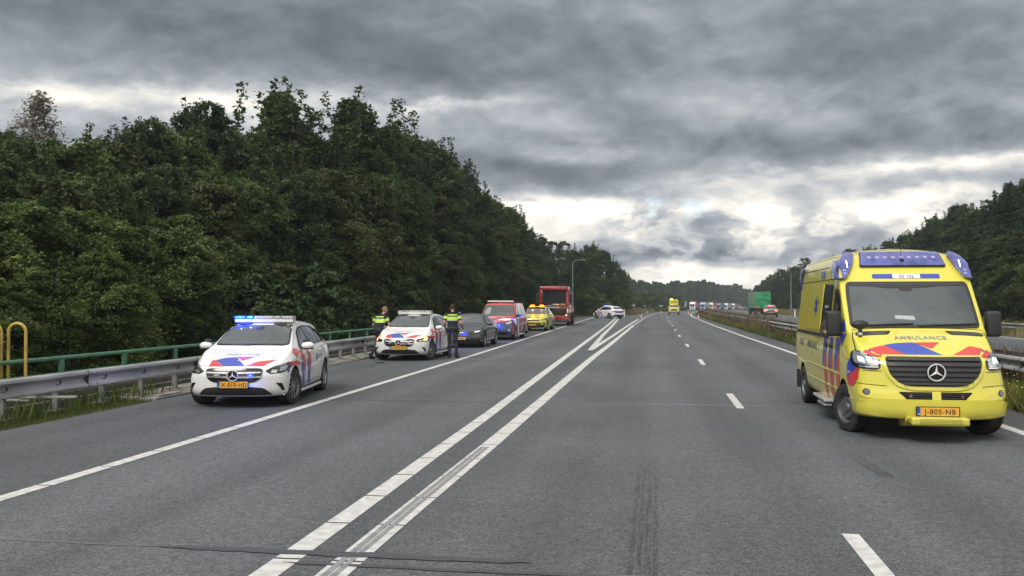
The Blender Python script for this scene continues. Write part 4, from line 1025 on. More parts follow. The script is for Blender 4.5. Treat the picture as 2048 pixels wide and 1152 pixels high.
def mirror_part(V, s, z, side, big=False, m=None, cap=None, y0=None):
    """door mirror: arm and rounded housing; glass faces rearwards"""
    mb = MB(); y = y0 or (V.P['W']/2-.06)
    if big:
        mb.box((-s, side*(y+.07), z-.14), (.12, .22, .07), M_TRIM, ch=.02); mb.box((-s+.02, side*(y+.165), z), (.14, .205, .37), M_TRIM, ch=.05)
        mb.box((-s-.06, side*(y+.165), z), (.01, .16, .31), M_GLASS)
    else:
        mb.box((-s, side*(y+.03), z-.04), (.07, .12, .035), M_TRIM, ch=.012)
        mb.ell((-s+.01, side*(y+.13), z+.01), (.075, .125, .075), m or M_TRIM, 14)
        mb.box((-s+.01, side*(y+.13), z-.045), (.13, .2, .03), M_TRIM, ch=.012)
        if cap: mb.ell((-s+.0, side*(y+.10), z+.10), (.05, .075, .04), M_TRIM, 10)
    return mb.build('wing_mirror', V.root, smooth=45)
def light_bar(V, s, z, w, lit=(), amber=(), dark=False):
    """white roof bar of modules on two feet"""
    mb = MB(); base = M_TRIM if dark else P_WHITE
    mb.box((-s, 0, z+.02), (.23, w*.985, .07), base, ch=.018)
    for k in (-1, 1): mb.box((-s, k*w*.36, z-.02), (.12, .08, .08), base)
    o = mb.build('light_bar', V.root, smooth=40)
    mods = [(-.5, -.30), (-.29, -.17), (-.16, .16), (.17, .29), (.30, .5)]
    for i, (a, b) in enumerate(mods):
        c = (a+b)/2*w; ww = (b-a)*w; q = MB(); on = i in lit; am = i in amber
        q.box((-s, c, z+.078), (.24, ww, .07), M_AMBON if am else (M_BLUEON if on else (M_CLEAR if i != 2 else P_SILVER)), ch=.02)
        if on:
            for j in range(3):
                q.box((-s+.121, c+(j-1)*ww*.3, z+.085), (.02, ww*.13, .022), M_CYANON, ch=.006)
        if not on and not am:
            for j in range(3): q.box((-s+.12, c+(j-1)*ww*.3, z+.085), (.006, ww*.2, .04), P_SILVER)
        q.build('lamp_module', o, smooth=40)
        if on: glow(o, (-s+.16, c, z+.10), (.02, .06, 1), 7)
    return o

# ------------------------------------------------ compact police car
def police_car(label, plate, orange=False, lit_bar=(), grille_blue=False, steer=0.):
    P = dict(L=4.42, W=1.80, R=.325, axles=[.86, 3.59], r=.09, bow=(.30, 2.6), ffade=1.0, rfade=.7, rbow=.10, tw=.215,
        zb=[(0, .20), (.5, .19), (3.8, .2), (4.42, .30)],
        zt=[(0, .70), (.15, .775), (.45, .87), (.8, .955), (1.06, 1.02), (1.3, 1.135), (1.6, 1.29), (1.9, 1.425), (2.2, 1.49), (2.7, 1.515), (3.3, 1.49), (3.85, 1.41), (4.12, 1.28), (4.3, 1.08), (4.42, 1.0)],
        w=[(0, .84), (.3, .875), (.8, .895), (2.2, .90), (3.6, .895), (4.42, .83)],
        zbelt=[(0, .60), (.3, .72), (.8, .84), (1.3, .91), (2.2, .945), (3.4, .99), (4.1, 1.0), (4.42, .92)],
        wbelt=[(0, .80), (.4, .84), (1.0, .86), (1.4, .87), (3.2, .87), (4.0, .82), (4.42, .77)],
        wt=[(0, .72), (.5, .76), (.95, .79), (1.2, .745), (1.6, .66), (2.0, .59), (2.6, .575), (3.4, .57), (4.0, .60), (4.42, .64)],
        ze=[(0, .68), (.15, .755), (.45, .85), (.8, .935), (1.06, 1.0), (1.3, 1.10), (1.6, 1.25), (1.9, 1.375), (2.2, 1.435), (2.7, 1.455), (3.3, 1.43), (3.85, 1.35), (4.12, 1.22), (4.3, 1.04), (4.42, .96)],
        lean=[(.2, .06), (.35, .01), (.55, .0), (.68, .03), (.78, .09), (1.0, .12)], rlean=[(.2, .08), (.5, 0), (.9, .03), (1.1, .1), (1.5, .25)])
    V = Vehicle('police_car', P, P_WHITE, label, 'police car', 'white police cars with red and blue stripes')
    # glazing
    mb = MB(); ws = rnd([(-.70, 1.06), (.70, 1.06), (.60, 1.36), (.565, 1.42), (-.565, 1.42), (-.60, 1.36)], .06)
    wg = rnd([(-.665, 1.08), (.665, 1.08), (.565, 1.36), (.53, 1.40), (-.53, 1.40), (-.565, 1.36)], .05); V.decal(mb, ws, 'F', M_TRIM, .003, .05, hole=wg); mb.build('windscreen_seal', V.root, smooth=60)
    mb = MB(); V.decal(mb, wg, 'F', M_CLEARGL, .007, .05); w = mb.build('windscreen', V.root, smooth=60)
    mb = MB(); V.decal(mb, rnd([(-.07, 1.33), (.07, 1.33), (.09, 1.39), (-.09, 1.39)], .02), 'F', M_TRIM, .010, .04); mb.build('sensor_mount', w)
    mb = MB()
    for a, b, dz in ((-.02, .60, .0), (-.62, -.02, .0)): V.decal(mb, [(a, 1.068), (b, 1.055), (b, 1.066), (a, 1.080)], 'F', M_TRIM, .012, .04, .008)
    mb.build('wiper', V.root)
    side = [(1.42, 1.0), (3.72, 1.05), (3.95, 1.13), (3.75, 1.27), (3.3, 1.375), (2.6, 1.40), (2.15, 1.375), (1.85, 1.28)]
    for pj in 'LR':
        mb = MB(); V.decal(mb, rnd(side, .05), pj, M_TRIM, .003, .05); mb.build('window_surround', V.root, smooth=60)
        for poly in ([(1.52, 1.015), (2.28, 1.03), (2.30, 1.355), (2.18, 1.35), (1.90, 1.265)], [(2.36, 1.035), (3.10, 1.05), (3.22, 1.345), (2.65, 1.375), (2.37, 1.365)], [(3.17, 1.06), (3.70, 1.075), (3.85, 1.14), (3.68, 1.25), (3.29, 1.335)]):
            mb = MB(); V.decal(mb, rnd(poly, .04), pj, M_GLASS, .007, .05); mb.build('side_window', V.root, smooth=60)
        mb = MB(); 
        for x in (1.33, 2.33, 3.12): V.decal(mb, [(x, .34), (x+.008, .34), (x+.01, .98), (x+.002, .98)], pj, M_DARK, .004, .06)
        V.decal(mb, [(1.34, .335), (3.1, .335), (3.1, .343), (1.34, .343)], pj, M_DARK, .004, .06); mb.build('door_gap', V.root)
        for x in (2.12, 3.05):
            mb = MB(); V.decal(mb, rnd([(x-.10, .885), (x+.1, .89), (x+.1, .925), (x-.1, .92)], .015), pj, P_WHITE, .004, .04, .03); mb.build('door_handle', V.root, smooth=60)
        mb = MB(); V.decal(mb, [(1.3, .20), (3.15, .20), (3.15, .27), (1.3, .25)], pj, M_TRIM, .004, .06, .02); mb.build('side_skirt', V.root)
        mb = MB(); sy = .86 if pj == 'L' else -.86; mb.tube([(-1.35, sy, .20), (-3.15, sy, .20)], .035, P_SILVER, 8); mb.build('side_step', V.root)
    # nose
    gr = rnd([(-.50, .69), (-.40, .705), (.40, .705), (.50, .69), (.47, .53), (.36, .465), (-.36, .465), (-.47, .53)], .06)
    mb = MB(); V.decal(mb, gr, 'F', M_GLOSSB, .005, .04, .006)
    g = mb.build('grille', V.root, smooth=50); mb = MB()
    for z, h in ((.622, .022), (.548, .020)): V.decal(mb, [(-.47, z), (-.1, z-.012), (.1, z-.012), (.47, z), (.47, z+h), (.1, z+h), (-.1, z+h), (-.47, z+h)], 'F', M_CHROME, .012, .04, .012)
    mb.build('grille_bar', g, smooth=50)
    for u in (-.28, .30):
        mb = MB(); on = grille_blue and u > 0; V.decal(mb, rnd([(u-.05, .575), (u+.05, .575), (u+.05, .605), (u-.05, .605)], .012), 'F', M_BLUEON if on else M_CLEAR, .014, .03, .016); mb.build('grille_light', g)
        if on: glow(g, (.06, u, .59), (.02, .06, 1), 2.5)
    V.star(0, .585, .10)
    mb = MB(); V.decal(mb, rnd([(-.66, .235), (.66, .235), (.52, .36), (.30, .385), (-.30, .385), (-.52, .36)], .05), 'F', M_TRIM, .004, .04); mb.build('lower_intake', V.root, smooth=60)
    mb = MB(); V.decal(mb, rnd([(-.80, .195), (.80, .195), (.80, .235), (.5, .222), (-.5, .222), (-.80, .235)], .02), 'F', P_WHITE, .003, .05, .030); mb.build('bumper_lip', V.root, smooth=50)
    for pj in (1, -1):
        mb = MB(); V.decal(mb, rnd([(pj*.70, .45), (pj*.80, .44), (pj*.83, .32), (pj*.80, .29), (pj*.77, .36)], .02), 'F', M_GLOSSB, .004, .03, clip=.2); mb.build('side_intake', V.root, smooth=60)
        mb = MB(); hl = rnd([(pj*.53, .655), (pj*.66, .735), (pj*.80, .775), (pj*.865, .765), (pj*.865, .68), (pj*.80, .615), (pj*.62, .605)], .03)
        V.decal(mb, hl, 'F', M_GLOSSB, .003, .025, .004, clip=.25); h = mb.build('headlight', V.root, smooth=60)
        mb = MB(); lamp = M_LEDW if orange else M_LAMPI
        V.decal(mb, rnd([(pj*.60, .70), (pj*.68, .738), (pj*.80, .762), (pj*.80, .745), (pj*.68, .72)], .008), 'F', M_LAMPI if not orange else lamp, .012, .02, clip=.25)
        V.decal(mb, rnd([(pj*.62, .625), (pj*.71, .62), (pj*.73, .67), (pj*.64, .675)], .01), 'F', M_LAMPI, .012, .02, clip=.25)
        V.decal(mb, rnd([(pj*.75, .64), (pj*.82, .655), (pj*.83, .725), (pj*.75, .715)], .01), 'F', lamp, .012, .02, clip=.25); mb.build('reflector', h, smooth=60)
    V.plate(plate, z=.425)
    # livery
    mb = MB(); T = [([(-.47, .17), (-.20, .12), (-.43, .42), (-.50, .44)], V_RED), ([(-.20, .12), (.17, .12), (.05, .30), (-.08, .52), (-.28, .50), (-.43, .42)], V_BLUE),
        ([(-.08, .53), (.24, .55), (.06, .36)], V_RED), ([(.17, .12), (.45, .17), (.63, .50), (.32, .33)], V_RED)]
    T[0] = ([(-.48, .16), (-.20, .10), (-.43, .42), (-.50, .44)], V_RED)
    for p, m in T: V.decal(mb, p, 'T', m, .004, .05, clip=.1)
    V.decal(mb, circ(0, .36, .025, 12), 'T', P_SILVER, .006, .03)
    mb.build('bonnet_livery', V.root, smooth=60)
    for pj in 'LR':
        mb = MB()
        for p, m in (([(.42, .745), (.60, .785), (1.02, .79), (1.22, .74), (1.18, .68), (1.0, .705), (.70, .705), (.46, .735)], V_RED), ([(.46, .73), (.60, .705), (.50, .60), (.44, .62)], V_BLUE),
            ([(.92, .93), (1.10, 1.0), (1.30, .99), (1.22, .90), (1.02, .84)], V_RED),
            ([(1.28, .93), (1.46, .96), (1.66, .80), (1.70, .72), (1.70, .45), (1.48, .73), (1.40, .78)], V_RED), ([(1.28, .74), (1.48, .73), (1.66, .36), (1.72, .27), (1.52, .27), (1.44, .40)], V_BLUE),
            ([(1.76, .98), (1.94, .99), (2.14, .84), (2.16, .76), (2.14, .46), (1.96, .77), (1.90, .84)], V_RED), ([(1.80, .77), (1.96, .77), (2.12, .40), (2.18, .29), (1.98, .29), (1.90, .42)], V_BLUE)):
            V.decal(mb, p, pj, m, .005, .05, clip=.1)
        V.decal(mb, rnd([(2.62, .72), (2.68, .66), (2.74, .72), (2.70, .84), (2.64, .82)], .02), pj, V_BLUE, .005, .04)
        mb.build('side_livery', V.root, smooth=60)
    mb = MB(); V.text(mb, 'POLITIE', 'T', 0, .66, .062, mat('text_mid_grey_blue', (.13, .15, .24), .45), .006, 1.38, 1.5, shear=.3, space=1.5)
    mb.build('bonnet_lettering', V.root, smooth=0)
    for pj in 'LR': mb = MB(); V.text(mb, 'POLITIE', pj, 3.0, .77, .085, M_TXTB, .008, shear=.3, space=1.25); mb.build('side_lettering', V.root, smooth=0)
    for sg in (1, -1): mirror_part(V, 1.52, 1.03, sg, m=P_WHITE, cap=True)
    light_bar(V, 2.10, 1.482, 1.16, lit=lit_bar)
    # tail
    for pj in (1, -1):
        mb = MB(); V.decal(mb, rnd([(pj*.38, .93), (pj*.82, .93), (pj*.80, .80), (pj*.45, .84)], .03), 'B', M_TAIL, .004, .04, .01, clip=.25); mb.build('tail_light', V.root, smooth=60)
    mb = MB(); V.decal(mb, rnd([(-.60, 1.12), (.60, 1.12), (.52, 1.36), (-.52, 1.36)], .06), 'B', M_GLASS, .005, .05); mb.build('rear_window', V.root, smooth=60)
    mb = MB(); V.decal(mb, rnd([(-.66, .86), (.66, .86), (.50, .68), (-.50, .68)], .05), 'B', V_BLUE, .005, .05); V.decal(mb, [(-.7, .90), (.7, .90), (.7, .865), (-.7, .865)], 'B', V_RED, .005, .05); mb.build('rear_livery', V.root, smooth=60)
    mb = MB(); V.decal(mb, rnd([(-.78, .30), (.78, .30), (.7, .46), (-.7, .46)], .05), 'B', M_TRIM, .004, .05); mb.build('rear_bumper', V.root, smooth=60)
    V.cabin([(x*1.015, 1.24+(z-1.24)*1.03) for x, z in wg], 2.25, (-.33, .33), 1.07, .34, 1.98)
    V.wheels('spoke', steer); return V
# ------------------------------------------------ ambulance
def ambulance():
    P = dict(L=5.95, W=2.02, R=.345, axles=[1.0, 4.90], r=.10, bow=(.26, 3.0), ffade=.9, rfade=.3, rbow=.03, tw=.235, gap=.06,
        zb=[(0, .30), (.6, .26), (5.0, .30), (5.95, .38)],
        zt=[(0, 1.10), (.15, 1.15), (.35, 1.235), (.6, 1.335), (.9, 1.455), (1.02, 1.52), (1.2, 1.75), (1.4, 2.00), (1.54, 2.175), (1.66, 2.33), (1.80, 2.50), (1.95, 2.615), (2.15, 2.675), (2.5, 2.71), (3.2, 2.72), (5.4, 2.70), (5.85, 2.64), (5.95, 2.50)],
        w=[(0, .93), (.25, .975), (.8, 1.0), (2.5, 1.01), (5.5, 1.0), (5.95, .98)],
        zbelt=[(0, .95), (.4, 1.08), (.9, 1.25), (1.3, 1.36), (2, 1.38), (5.95, 1.38)],
        wbelt=[(0, .88), (.4, .93), (.9, .965), (1.4, .985), (5.4, .985), (5.95, .965)],
        wt=[(0, .80), (.35, .86), (.8, .88), (1.02, .935), (1.54, .925), (1.8, .90), (1.95, .88), (2.3, .85), (3, .84), (5.6, .84), (5.95, .76)],
        ze=[(0, 1.08), (.15, 1.125), (.35, 1.205), (.6, 1.30), (.9, 1.415), (1.02, 1.47), (1.2, 1.69), (1.4, 1.93), (1.54, 2.11), (1.66, 2.26), (1.80, 2.42), (1.95, 2.52), (2.15, 2.56), (2.5, 2.58), (3.2, 2.58), (5.4, 2.56), (5.85, 2.45), (5.95, 2.38)],
        lean=[(.25, .05), (.42, .0), (.58, .0), (.72, .035), (1.0, .07), (1.15, .13), (1.5, .15)], rlean=[(.3, .02), (.5, 0), (2, .03), (2.6, .1)])
    V = Vehicle('ambulance', P, P_YEL, 'yellow ambulance van with blue roof lights, parked across the right lane edge', 'ambulance', ds=.045)
    rt_ = V.root
    # bumper and nose mouldings
    mb = MB(); V.decal(mb, rnd([(-.93, .53), (-.80, .57), (.80, .57), (.93, .53), (.93, .37), (.55, .335), (-.55, .335), (-.93, .37)], .05), 'F', P_YEL, .0, .05, .045, clip=.3); bu = mb.build('bumper', rt_, smooth=45)
    mb = MB(); V.decal(mb, rnd([(-.40, .36), (.40, .36), (.36, .235), (-.36, .235)], .06), 'F', P_YEL, .0, .04, .11, clip=.4); mb.box((.085, 0, .30), (.24, .72, .11), P_YEL, ch=.035)
    mb.build('front_step', bu, smooth=45)
    mb = MB()
    for i in range(4):
        for j in range(25): u = -.255+j*.021+(i % 2)*.0105; mb.add([(.2062, u+.0065*math.cos(a), .275+i*.019+.0065*math.sin(a)) for a in [math.pi*k/3 for k in range(6)]], [list(range(6))], M_DARK)
    mb.build('step_perforation', bu, smooth=0)
    mb = MB(); V.decal(mb, rnd([(-.63, 1.135), (.63, 1.135), (.655, 1.06), (.60, .87), (.47, .73), (.30, .685), (-.30, .685), (-.47, .73), (-.60, .87), (-.655, 1.06)], .08), 'F', P_YEL, .0, .05, .022); gs = mb.build('grille_surround', rt_, smooth=50)
    mb = MB(); gp = rnd([(-.60, 1.115), (.60, 1.115), (.605, 1.04), (.555, .88), (.43, .765), (.28, .735), (-.28, .735), (-.43, .765), (-.555, .88), (-.605, 1.04)], .07)
    V.decal(mb, gp, 'F', M_TRIM, .024, .05, .0); g = mb.build('grille', rt_, smooth=50); mb = MB()
    for z, w in ((1.085, .585), (1.02, .585), (.955, .57), (.89, .535), (.825, .475), (.775, .40)): V.decal(mb, rnd([(-w, z-.016), (w, z-.016), (w, z+.016), (-w, z+.016)], .01), 'F', mat('grille_slat', (.028, .029, .031), .38), .026, .05, .026)
    mb.build('grille_slats', g, smooth=50)
    V.star(0, .93, .118, out=.072)
    mb = MB(); V.decal(mb, rnd([(-.47, .665), (.47, .665), (.36, .56), (-.36, .56)], .03), 'F', M_DARK, .004, .05); li = mb.build('lower_intake', rt_, smooth=50); mb = MB()
    for z in (.585, .615, .64): V.decal(mb, [(-.38, z), (.38, z), (.38, z+.008), (-.38, z+.008)], 'F', M_TRIM, .008, .05, .01)
    V.decal(mb, [(-.055, .555), (.055, .555), (.055, .67), (-.055, .67)], 'F', P_YEL, .004, .05, .025)
    for u in (-.32, .32): V.decal(mb, circ(u, .61, .028, 14), 'F', M_GLOSSB, .01, .03, .02); V.decal(mb, circ(u, .61, .014, 10), 'F', M_TAIL, .034, .03)
    mb.build('intake_bar', li, smooth=50)
    for sg in (1, -1):
        mb = MB(); V.decal(mb, rnd([(sg*.62, .60), (sg*.52, .565), (sg*.86, .572), (sg*.93, .60), (sg*.93, .72), (sg*.80, .72)], .03), 'F', P_YEL, .0, .035, .018, clip=.3); fs = mb.build('fog_lamp_housing', rt_, smooth=50)
        mb = MB(); V.decal(mb, circ(sg*.845, .65, .042, 18), 'F', M_GLOSSB, .022, .02, clip=.3); V.decal(mb, circ(sg*.845, .65, .033, 16), 'F', M_LAMP, .026, .02, .006, clip=.3); mb.build('fog_lamp', fs, smooth=50)
        mb = MB(); V.decal(mb, rnd([(sg*.66, 1.075), (sg*.80, 1.15), (sg*.925, 1.19), (sg*.955, 1.13), (sg*.955, .98), (sg*.90, .955), (sg*.72, .945), (sg*.67, .975)], .025), 'F', M_GLOSSB, .004, .025, .006, clip=.4); hl = mb.build('headlight', rt_, smooth=50)
        mb = MB(); V.decal(mb, rnd([(sg*.70, 1.075), (sg*.80, 1.13), (sg*.915, 1.165), (sg*.93, 1.12), (sg*.93, 1.02), (sg*.72, .99), (sg*.69, 1.01)], .02), 'F', M_LAMPI, .014, .025, clip=.4)
        V.decal(mb, rnd([(sg*.68, 1.08), (sg*.80, 1.145), (sg*.93, 1.18), (sg*.93, 1.165), (sg*.80, 1.128), (sg*.69, 1.065)], .008), 'F', M_CHROME, .018, .02, clip=.4)
        V.decal(mb, rnd([(sg*.69, .975), (sg*.90, .975), (sg*.90, .99), (sg*.69, .99)], .004), 'F', M_CHROME, .018, .02, clip=.4)
        for a in (.76, .835): V.decal(mb, rnd([(sg*a, 1.03), (sg*(a+.055), 1.04), (sg*(a+.055), 1.115), (sg*a, 1.095)], .015), 'F', M_LED, .019, .02, clip=.4)
        mb.build('reflector', hl, smooth=50)
    V.plate('J-805-NB', z=.42)
    for o in rt_.children:
        if o.name.startswith('number_plate'): o.location.x = .045
    # glass
    AG = rnd([(-.84, 1.525), (.84, 1.525), (.825, 1.95), (.805, 2.135), (-.805, 2.135), (-.825, 1.95)], .05)
    mb = MB(); V.decal(mb, rnd([(-.885, 1.49), (.885, 1.49), (.875, 1.95), (.855, 2.17), (-.855, 2.17), (-.875, 1.95)], .07), 'F', M_TRIM, .004, .06, clip=.2, hole=AG); mb.build('windscreen_seal', rt_, smooth=60)
    mb = MB(); V.decal(mb, AG, 'F', M_CLEARGL, .008, .06, clip=.2); w = mb.build('windscreen', rt_, smooth=60)
    mb = MB(); V.decal(mb, rnd([(-.13, 2.12), (.09, 2.12), (.06, 2.03), (-.10, 2.03)], .03), 'F', M_TRIM, .012, .05)
    V.decal(mb, [(-.80, 2.13), (.80, 2.13), (.80, 2.10), (.45, 2.095), (.2, 2.07), (-.3, 2.07), (-.5, 2.095), (-.80, 2.10)], 'F', M_TRIM, .011, .05); mb.build('sensor_mount', w)
    mb = MB(); V.decal(mb, rnd([(-.25, 1.62), (.02, 1.60), (.02, 1.64), (-.0, 1.66), (-.25, 1.67)], .01), 'F', mat('dash_paper', (.35, .37, .38), .6), .011, .05)
    mb.build('dashboard_card', w)
    mb = MB(); V.decal(mb, rnd([(-.85, 1.49), (.85, 1.49), (.85, 1.525), (-.85, 1.525)], .01), 'F', M_TRIM, .010, .05)
    for a, b in ((-.80, -.02), (.04, .84)): V.decal(mb, [(a, 1.51), (b, 1.545), (b, 1.555), (a, 1.525)], 'F', M_TRIM, .014, .05, .012)
    mb.build('wiper', rt_)
    for sg in (1, -1):
        mb = MB(); pl = [(sg*.42, .80), (sg*.84, .80), (sg*.86, .86), (sg*.80, .90), (sg*.36, .90)]
        V.decal(mb, rnd(pl, .03), 'T', M_TRIM, .004, .05, .004)
        for k in range(3): V.decal(mb, [(sg*.44, .815+k*.028), (sg*.82, .815+k*.028), (sg*.82, .823+k*.028), (sg*.44, .823+k*.028)], 'T', M_POST, .010, .05)
        mb.build('air_vent', rt_, smooth=50)
    for pj in 'LR':
        sg = 1 if pj == 'L' else -1
        mb = MB(); V.decal(mb, rnd([(1.22, 1.44), (1.98, 1.44), (1.98, 2.06), (1.62, 2.07), (1.45, 1.94)], .05), pj, M_TRIM, .004, .06, clip=.15); V.decal(mb, rnd([(1.36, 1.47), (1.94, 1.47), (1.94, 2.02), (1.66, 2.03), (1.50, 1.90)], .04), pj, M_GLASS, .008, .05, clip=.15); mb.build('door_window', rt_, smooth=60)
        if pj == 'R':
            mb = MB(); V.decal(mb, rnd([(2.16, 1.36), (3.02, 1.36), (3.02, 2.16), (2.16, 2.14)], .05), pj, M_GLASS, .006, .06); sw = mb.build('side_window', rt_, smooth=60)
            t = MB(); V.text(t, 'Ambulance', pj, 2.60, 1.80, .055, V_WHITE, .012); V.text(t, 'zorg', pj, 2.60, 1.72, .03, V_WHITE, .012)
            V.decal(t, rnd([(2.30, 1.42), (2.42, 1.42), (2.42, 1.47), (2.30, 1.47)], .01), pj, V_WHITE, .010, .04); t.build('window_lettering', sw)
        mb = MB(); V.decal(mb, rnd([(3.08, 1.40), (4.62, 1.40), (4.62, 2.14), (3.08, 2.16)], .07), pj, P_YEL, .0, .08, .012); pn = mb.build('window_panel', rt_, smooth=50)
        mb = MB(); c = (3.62, 1.80)
        for k in range(3):
            a = R(60*k); dx, dy = math.sin(a)*.17, math.cos(a)*.17; nx_, ny_ = math.cos(a)*.034, -math.sin(a)*.034
            V.decal(mb, [(c[0]+dx+nx_, c[1]+dy+ny_), (c[0]+dx-nx_, c[1]+dy-ny_), (c[0]-dx-nx_, c[1]-dy-ny_), (c[0]-dx+nx_, c[1]-dy+ny_)], pj, V_BLUE, .016+k*.001, .04)
        mb.build('medical_emblem', pn)
        mb = MB(); V.decal(mb, [(2.16, 1.30), (5.6, 1.30), (5.6, 1.355), (2.16, 1.355)], pj, M_TRIM, .004, .08, .01); mb.build('slide_rail', rt_)
        mb = MB()
        for x, z0, z1 in ((1.24, .75, 1.42), (2.06, .45, 2.18), (3.05, .45, 2.18), (4.4, .95, 2.18)): V.decal(mb, [(x, z0), (x+.010, z0), (x+.010, z1), (x, z1)], pj, M_DARK, .003, .08)
        for z in (.80, .56): V.decal(mb, [(1.45, z), (4.3, z), (4.3, z+.014), (1.45, z+.014)], pj, P_YEL, .0, .08, .014)
        for z in (2.22, 2.42): V.decal(mb, [(1.75, z), (5.8, z), (5.8, z+.012), (1.75, z+.012)], pj, M_DARK, .003, .08)
        mb.build('body_seam', rt_)
        for x in (1.86, 2.28):
            mb = MB(); V.decal(mb, rnd([(x-.09, 1.16), (x+.09, 1.16), (x+.09, 1.22), (x-.09, 1.22)], .02), pj, M_TRIM, .004, .03, .03); mb.build('door_handle', rt_, smooth=50)
        for z0, x in ((.70, .62), ):
            mb = MB(); V.decal(mb, rnd([(.60, .86), (.70, .86), (.70, .90), (.60, .90)], .01), pj, M_CLEAR, .01, .03, .01); mb.build('side_repeater', rt_)
        # corner and rear roof lights
        mb = MB(); V.decal(mb, rnd([(2.0, 2.51), (2.28, 2.52), (2.40, 2.46), (2.28, 2.26), (1.90, 2.22), (1.68, 2.20), (1.72, 2.32), (1.86, 2.46)], .06), pj, M_BLUELENS, .0, .04, .05, clip=.3); mb.build('corner_light', rt_, smooth=45)
        mb = MB(); V.decal(mb, rnd([(5.45, 2.50), (5.86, 2.47), (5.86, 2.10), (5.72, 2.08), (5.60, 2.30)], .05), pj, M_BLUELENS, .0, .05, .06, clip=.3); mb.build('rear_corner_light', rt_, smooth=45)
        mb = MB(); V.decal(mb, rnd([(3.1, 2.27), (3.42, 2.27), (3.42, 2.38), (3.1, 2.38)], .02), pj, M_BLUELENS, .0, .05, .02, clip=.3); mb.build('side_light', rt_, smooth=45)
        mb = MB(); mb.box((-2.62, sg*.98, .33), (1.1, .20, .05), P_SILVER, ch=.015); mb.box((-2.42, sg*1.02, .26), (.6, .12, .03), P_SILVER); mb.build('side_step', rt_)
        mb = MB(); mb.box((-5.35, sg*.93, .42), (.02, .22, .34), M_TRIM); mb.build('mud_flap', rt_)
    for sg in (1, -1):
        mb = MB(); V.decal(mb, rnd([(sg*.67, 2.56), (sg*.72, 2.60), (sg*.82, 2.56), (sg*.895, 2.44), (sg*.95, 2.22), (sg*.92, 2.19), (sg*.84, 2.21), (sg*.73, 2.40)], .04), 'F', M_BLUELENS, .0, .04, .07, clip=.5); c = mb.build('corner_light', rt_, smooth=45)
        mb = MB(); V.decal(mb, rnd([(sg*.795, 2.36), (sg*.805, 2.36), (sg*.805, 2.46), (sg*.795, 2.46)], .002), 'F', mat('led_strip', (1, 1, 1), emit=(.9, .85, 1), es=5), .075, .02, clip=.5)
        for z in (2.30, 2.25): V.decal(mb, rnd([(sg*.83, z), (sg*.87, z), (sg*.87, z+.03), (sg*.83, z+.03)], .005), 'F', M_BLUELENS2, .075, .02, clip=.5)
        mb.build('light_cell', c)
    mb = MB(); V.decal(mb, rnd([(-.62, 2.39), (.62, 2.39), (.57, 2.62), (-.57, 2.62)], .03), 'F', M_TRIM, .0, .05, .028, clip=.4); V.decal(mb, rnd([(-.605, 2.405), (.605, 2.405), (.56, 2.61), (-.56, 2.61)], .03), 'F', M_BLUELENS, .0, .05, .04, clip=.4); c = mb.build('roof_light', rt_, smooth=45); mb = MB()
    for k in range(9): u = -.46+k*.115; V.decal(mb, rnd([(u-.028, 2.505), (u+.028, 2.505), (u+.028, 2.54), (u-.028, 2.54)], .008), 'F', M_BLUELENS2, .044, .03, clip=.4)
    mb.build('light_cell', c)
    mb = MB(); V.decal(mb, rnd([(-.46, 2.215), (.50, 2.215), (.50, 2.285), (-.46, 2.285)], .025), 'F', V_BLUE, .004, .05, clip=.2); V.decal(mb, [(-.17, 2.217), (.22, 2.217), (.22, 2.283), (-.17, 2.283)], 'F', V_WHITE, .007, .05, clip=.2); s_ = mb.build('number_strip', rt_, smooth=50)
    mb = MB(); V.text(mb, '05-102', 'F', .025, 2.25, .042, M_TXTB, .012, 1.3, bold=.012); mb.build('strip_lettering', s_, smooth=0)
    h, _, _ = V.ray('T', 0, 1.78); mb = MB(); mb.ell(h+Vector((.01, 0, .02)), (.07, .035, .035), M_TRIM, 12); mb.tube([h+Vector((.0, 0, .02)), h+Vector((-.05, 0, .38))], .004, M_TRIM, 5); mb.build('aerial', rt_)
    mirror_part(V, 1.20, 1.55, 1, True, y0=.93); mirror_part(V, 1.20, 1.55, -1, True, y0=.93)
    h, _, _ = V.ray('T', -.80, .78); mb = MB(); mb.tube([h, h+Vector((0, 0, .13))], .028, M_TRIM, 8); mb.tube([h+Vector((0, 0, .02)), h+Vector((0, 0, .06))], .034, P_SILVER, 8); mb.ell(h+Vector((.0, 0, .17)), (.07, .12, .065), M_TRIM, 14); mb.build('front_camera', rt_)
    # shut lines
    mb = MB()
    for sg in (1, -1):
        pl = [(sg*.885, .50), (sg*.90, .62), (sg*.90, .80), (sg*.885, .93)]; V.decal(mb, pl+[(p[0]-sg*.010, p[1]) for p in pl[::-1]], 'T', M_DARK, .006, .05)
    V.decal(mb, [(-.88, .975), (.88, .975), (.88, .985), (-.88, .985)], 'T', M_DARK, .006, .05)
    for sg in (1, -1):
        V.decal(mb, [(sg*.66, .935), (sg*.95, .935), (sg*.95, .928), (sg*.66, .928)], 'F', M_DARK, .006, .04, clip=.3); V.decal(mb, [(sg*.60, .74), (sg*.95, .76), (sg*.95, .753), (sg*.60, .733)], 'F', M_DARK, .006, .04, clip=.3)
    mb.build('shut_line', rt_)
    # livery: bonnet
    mb = MB()
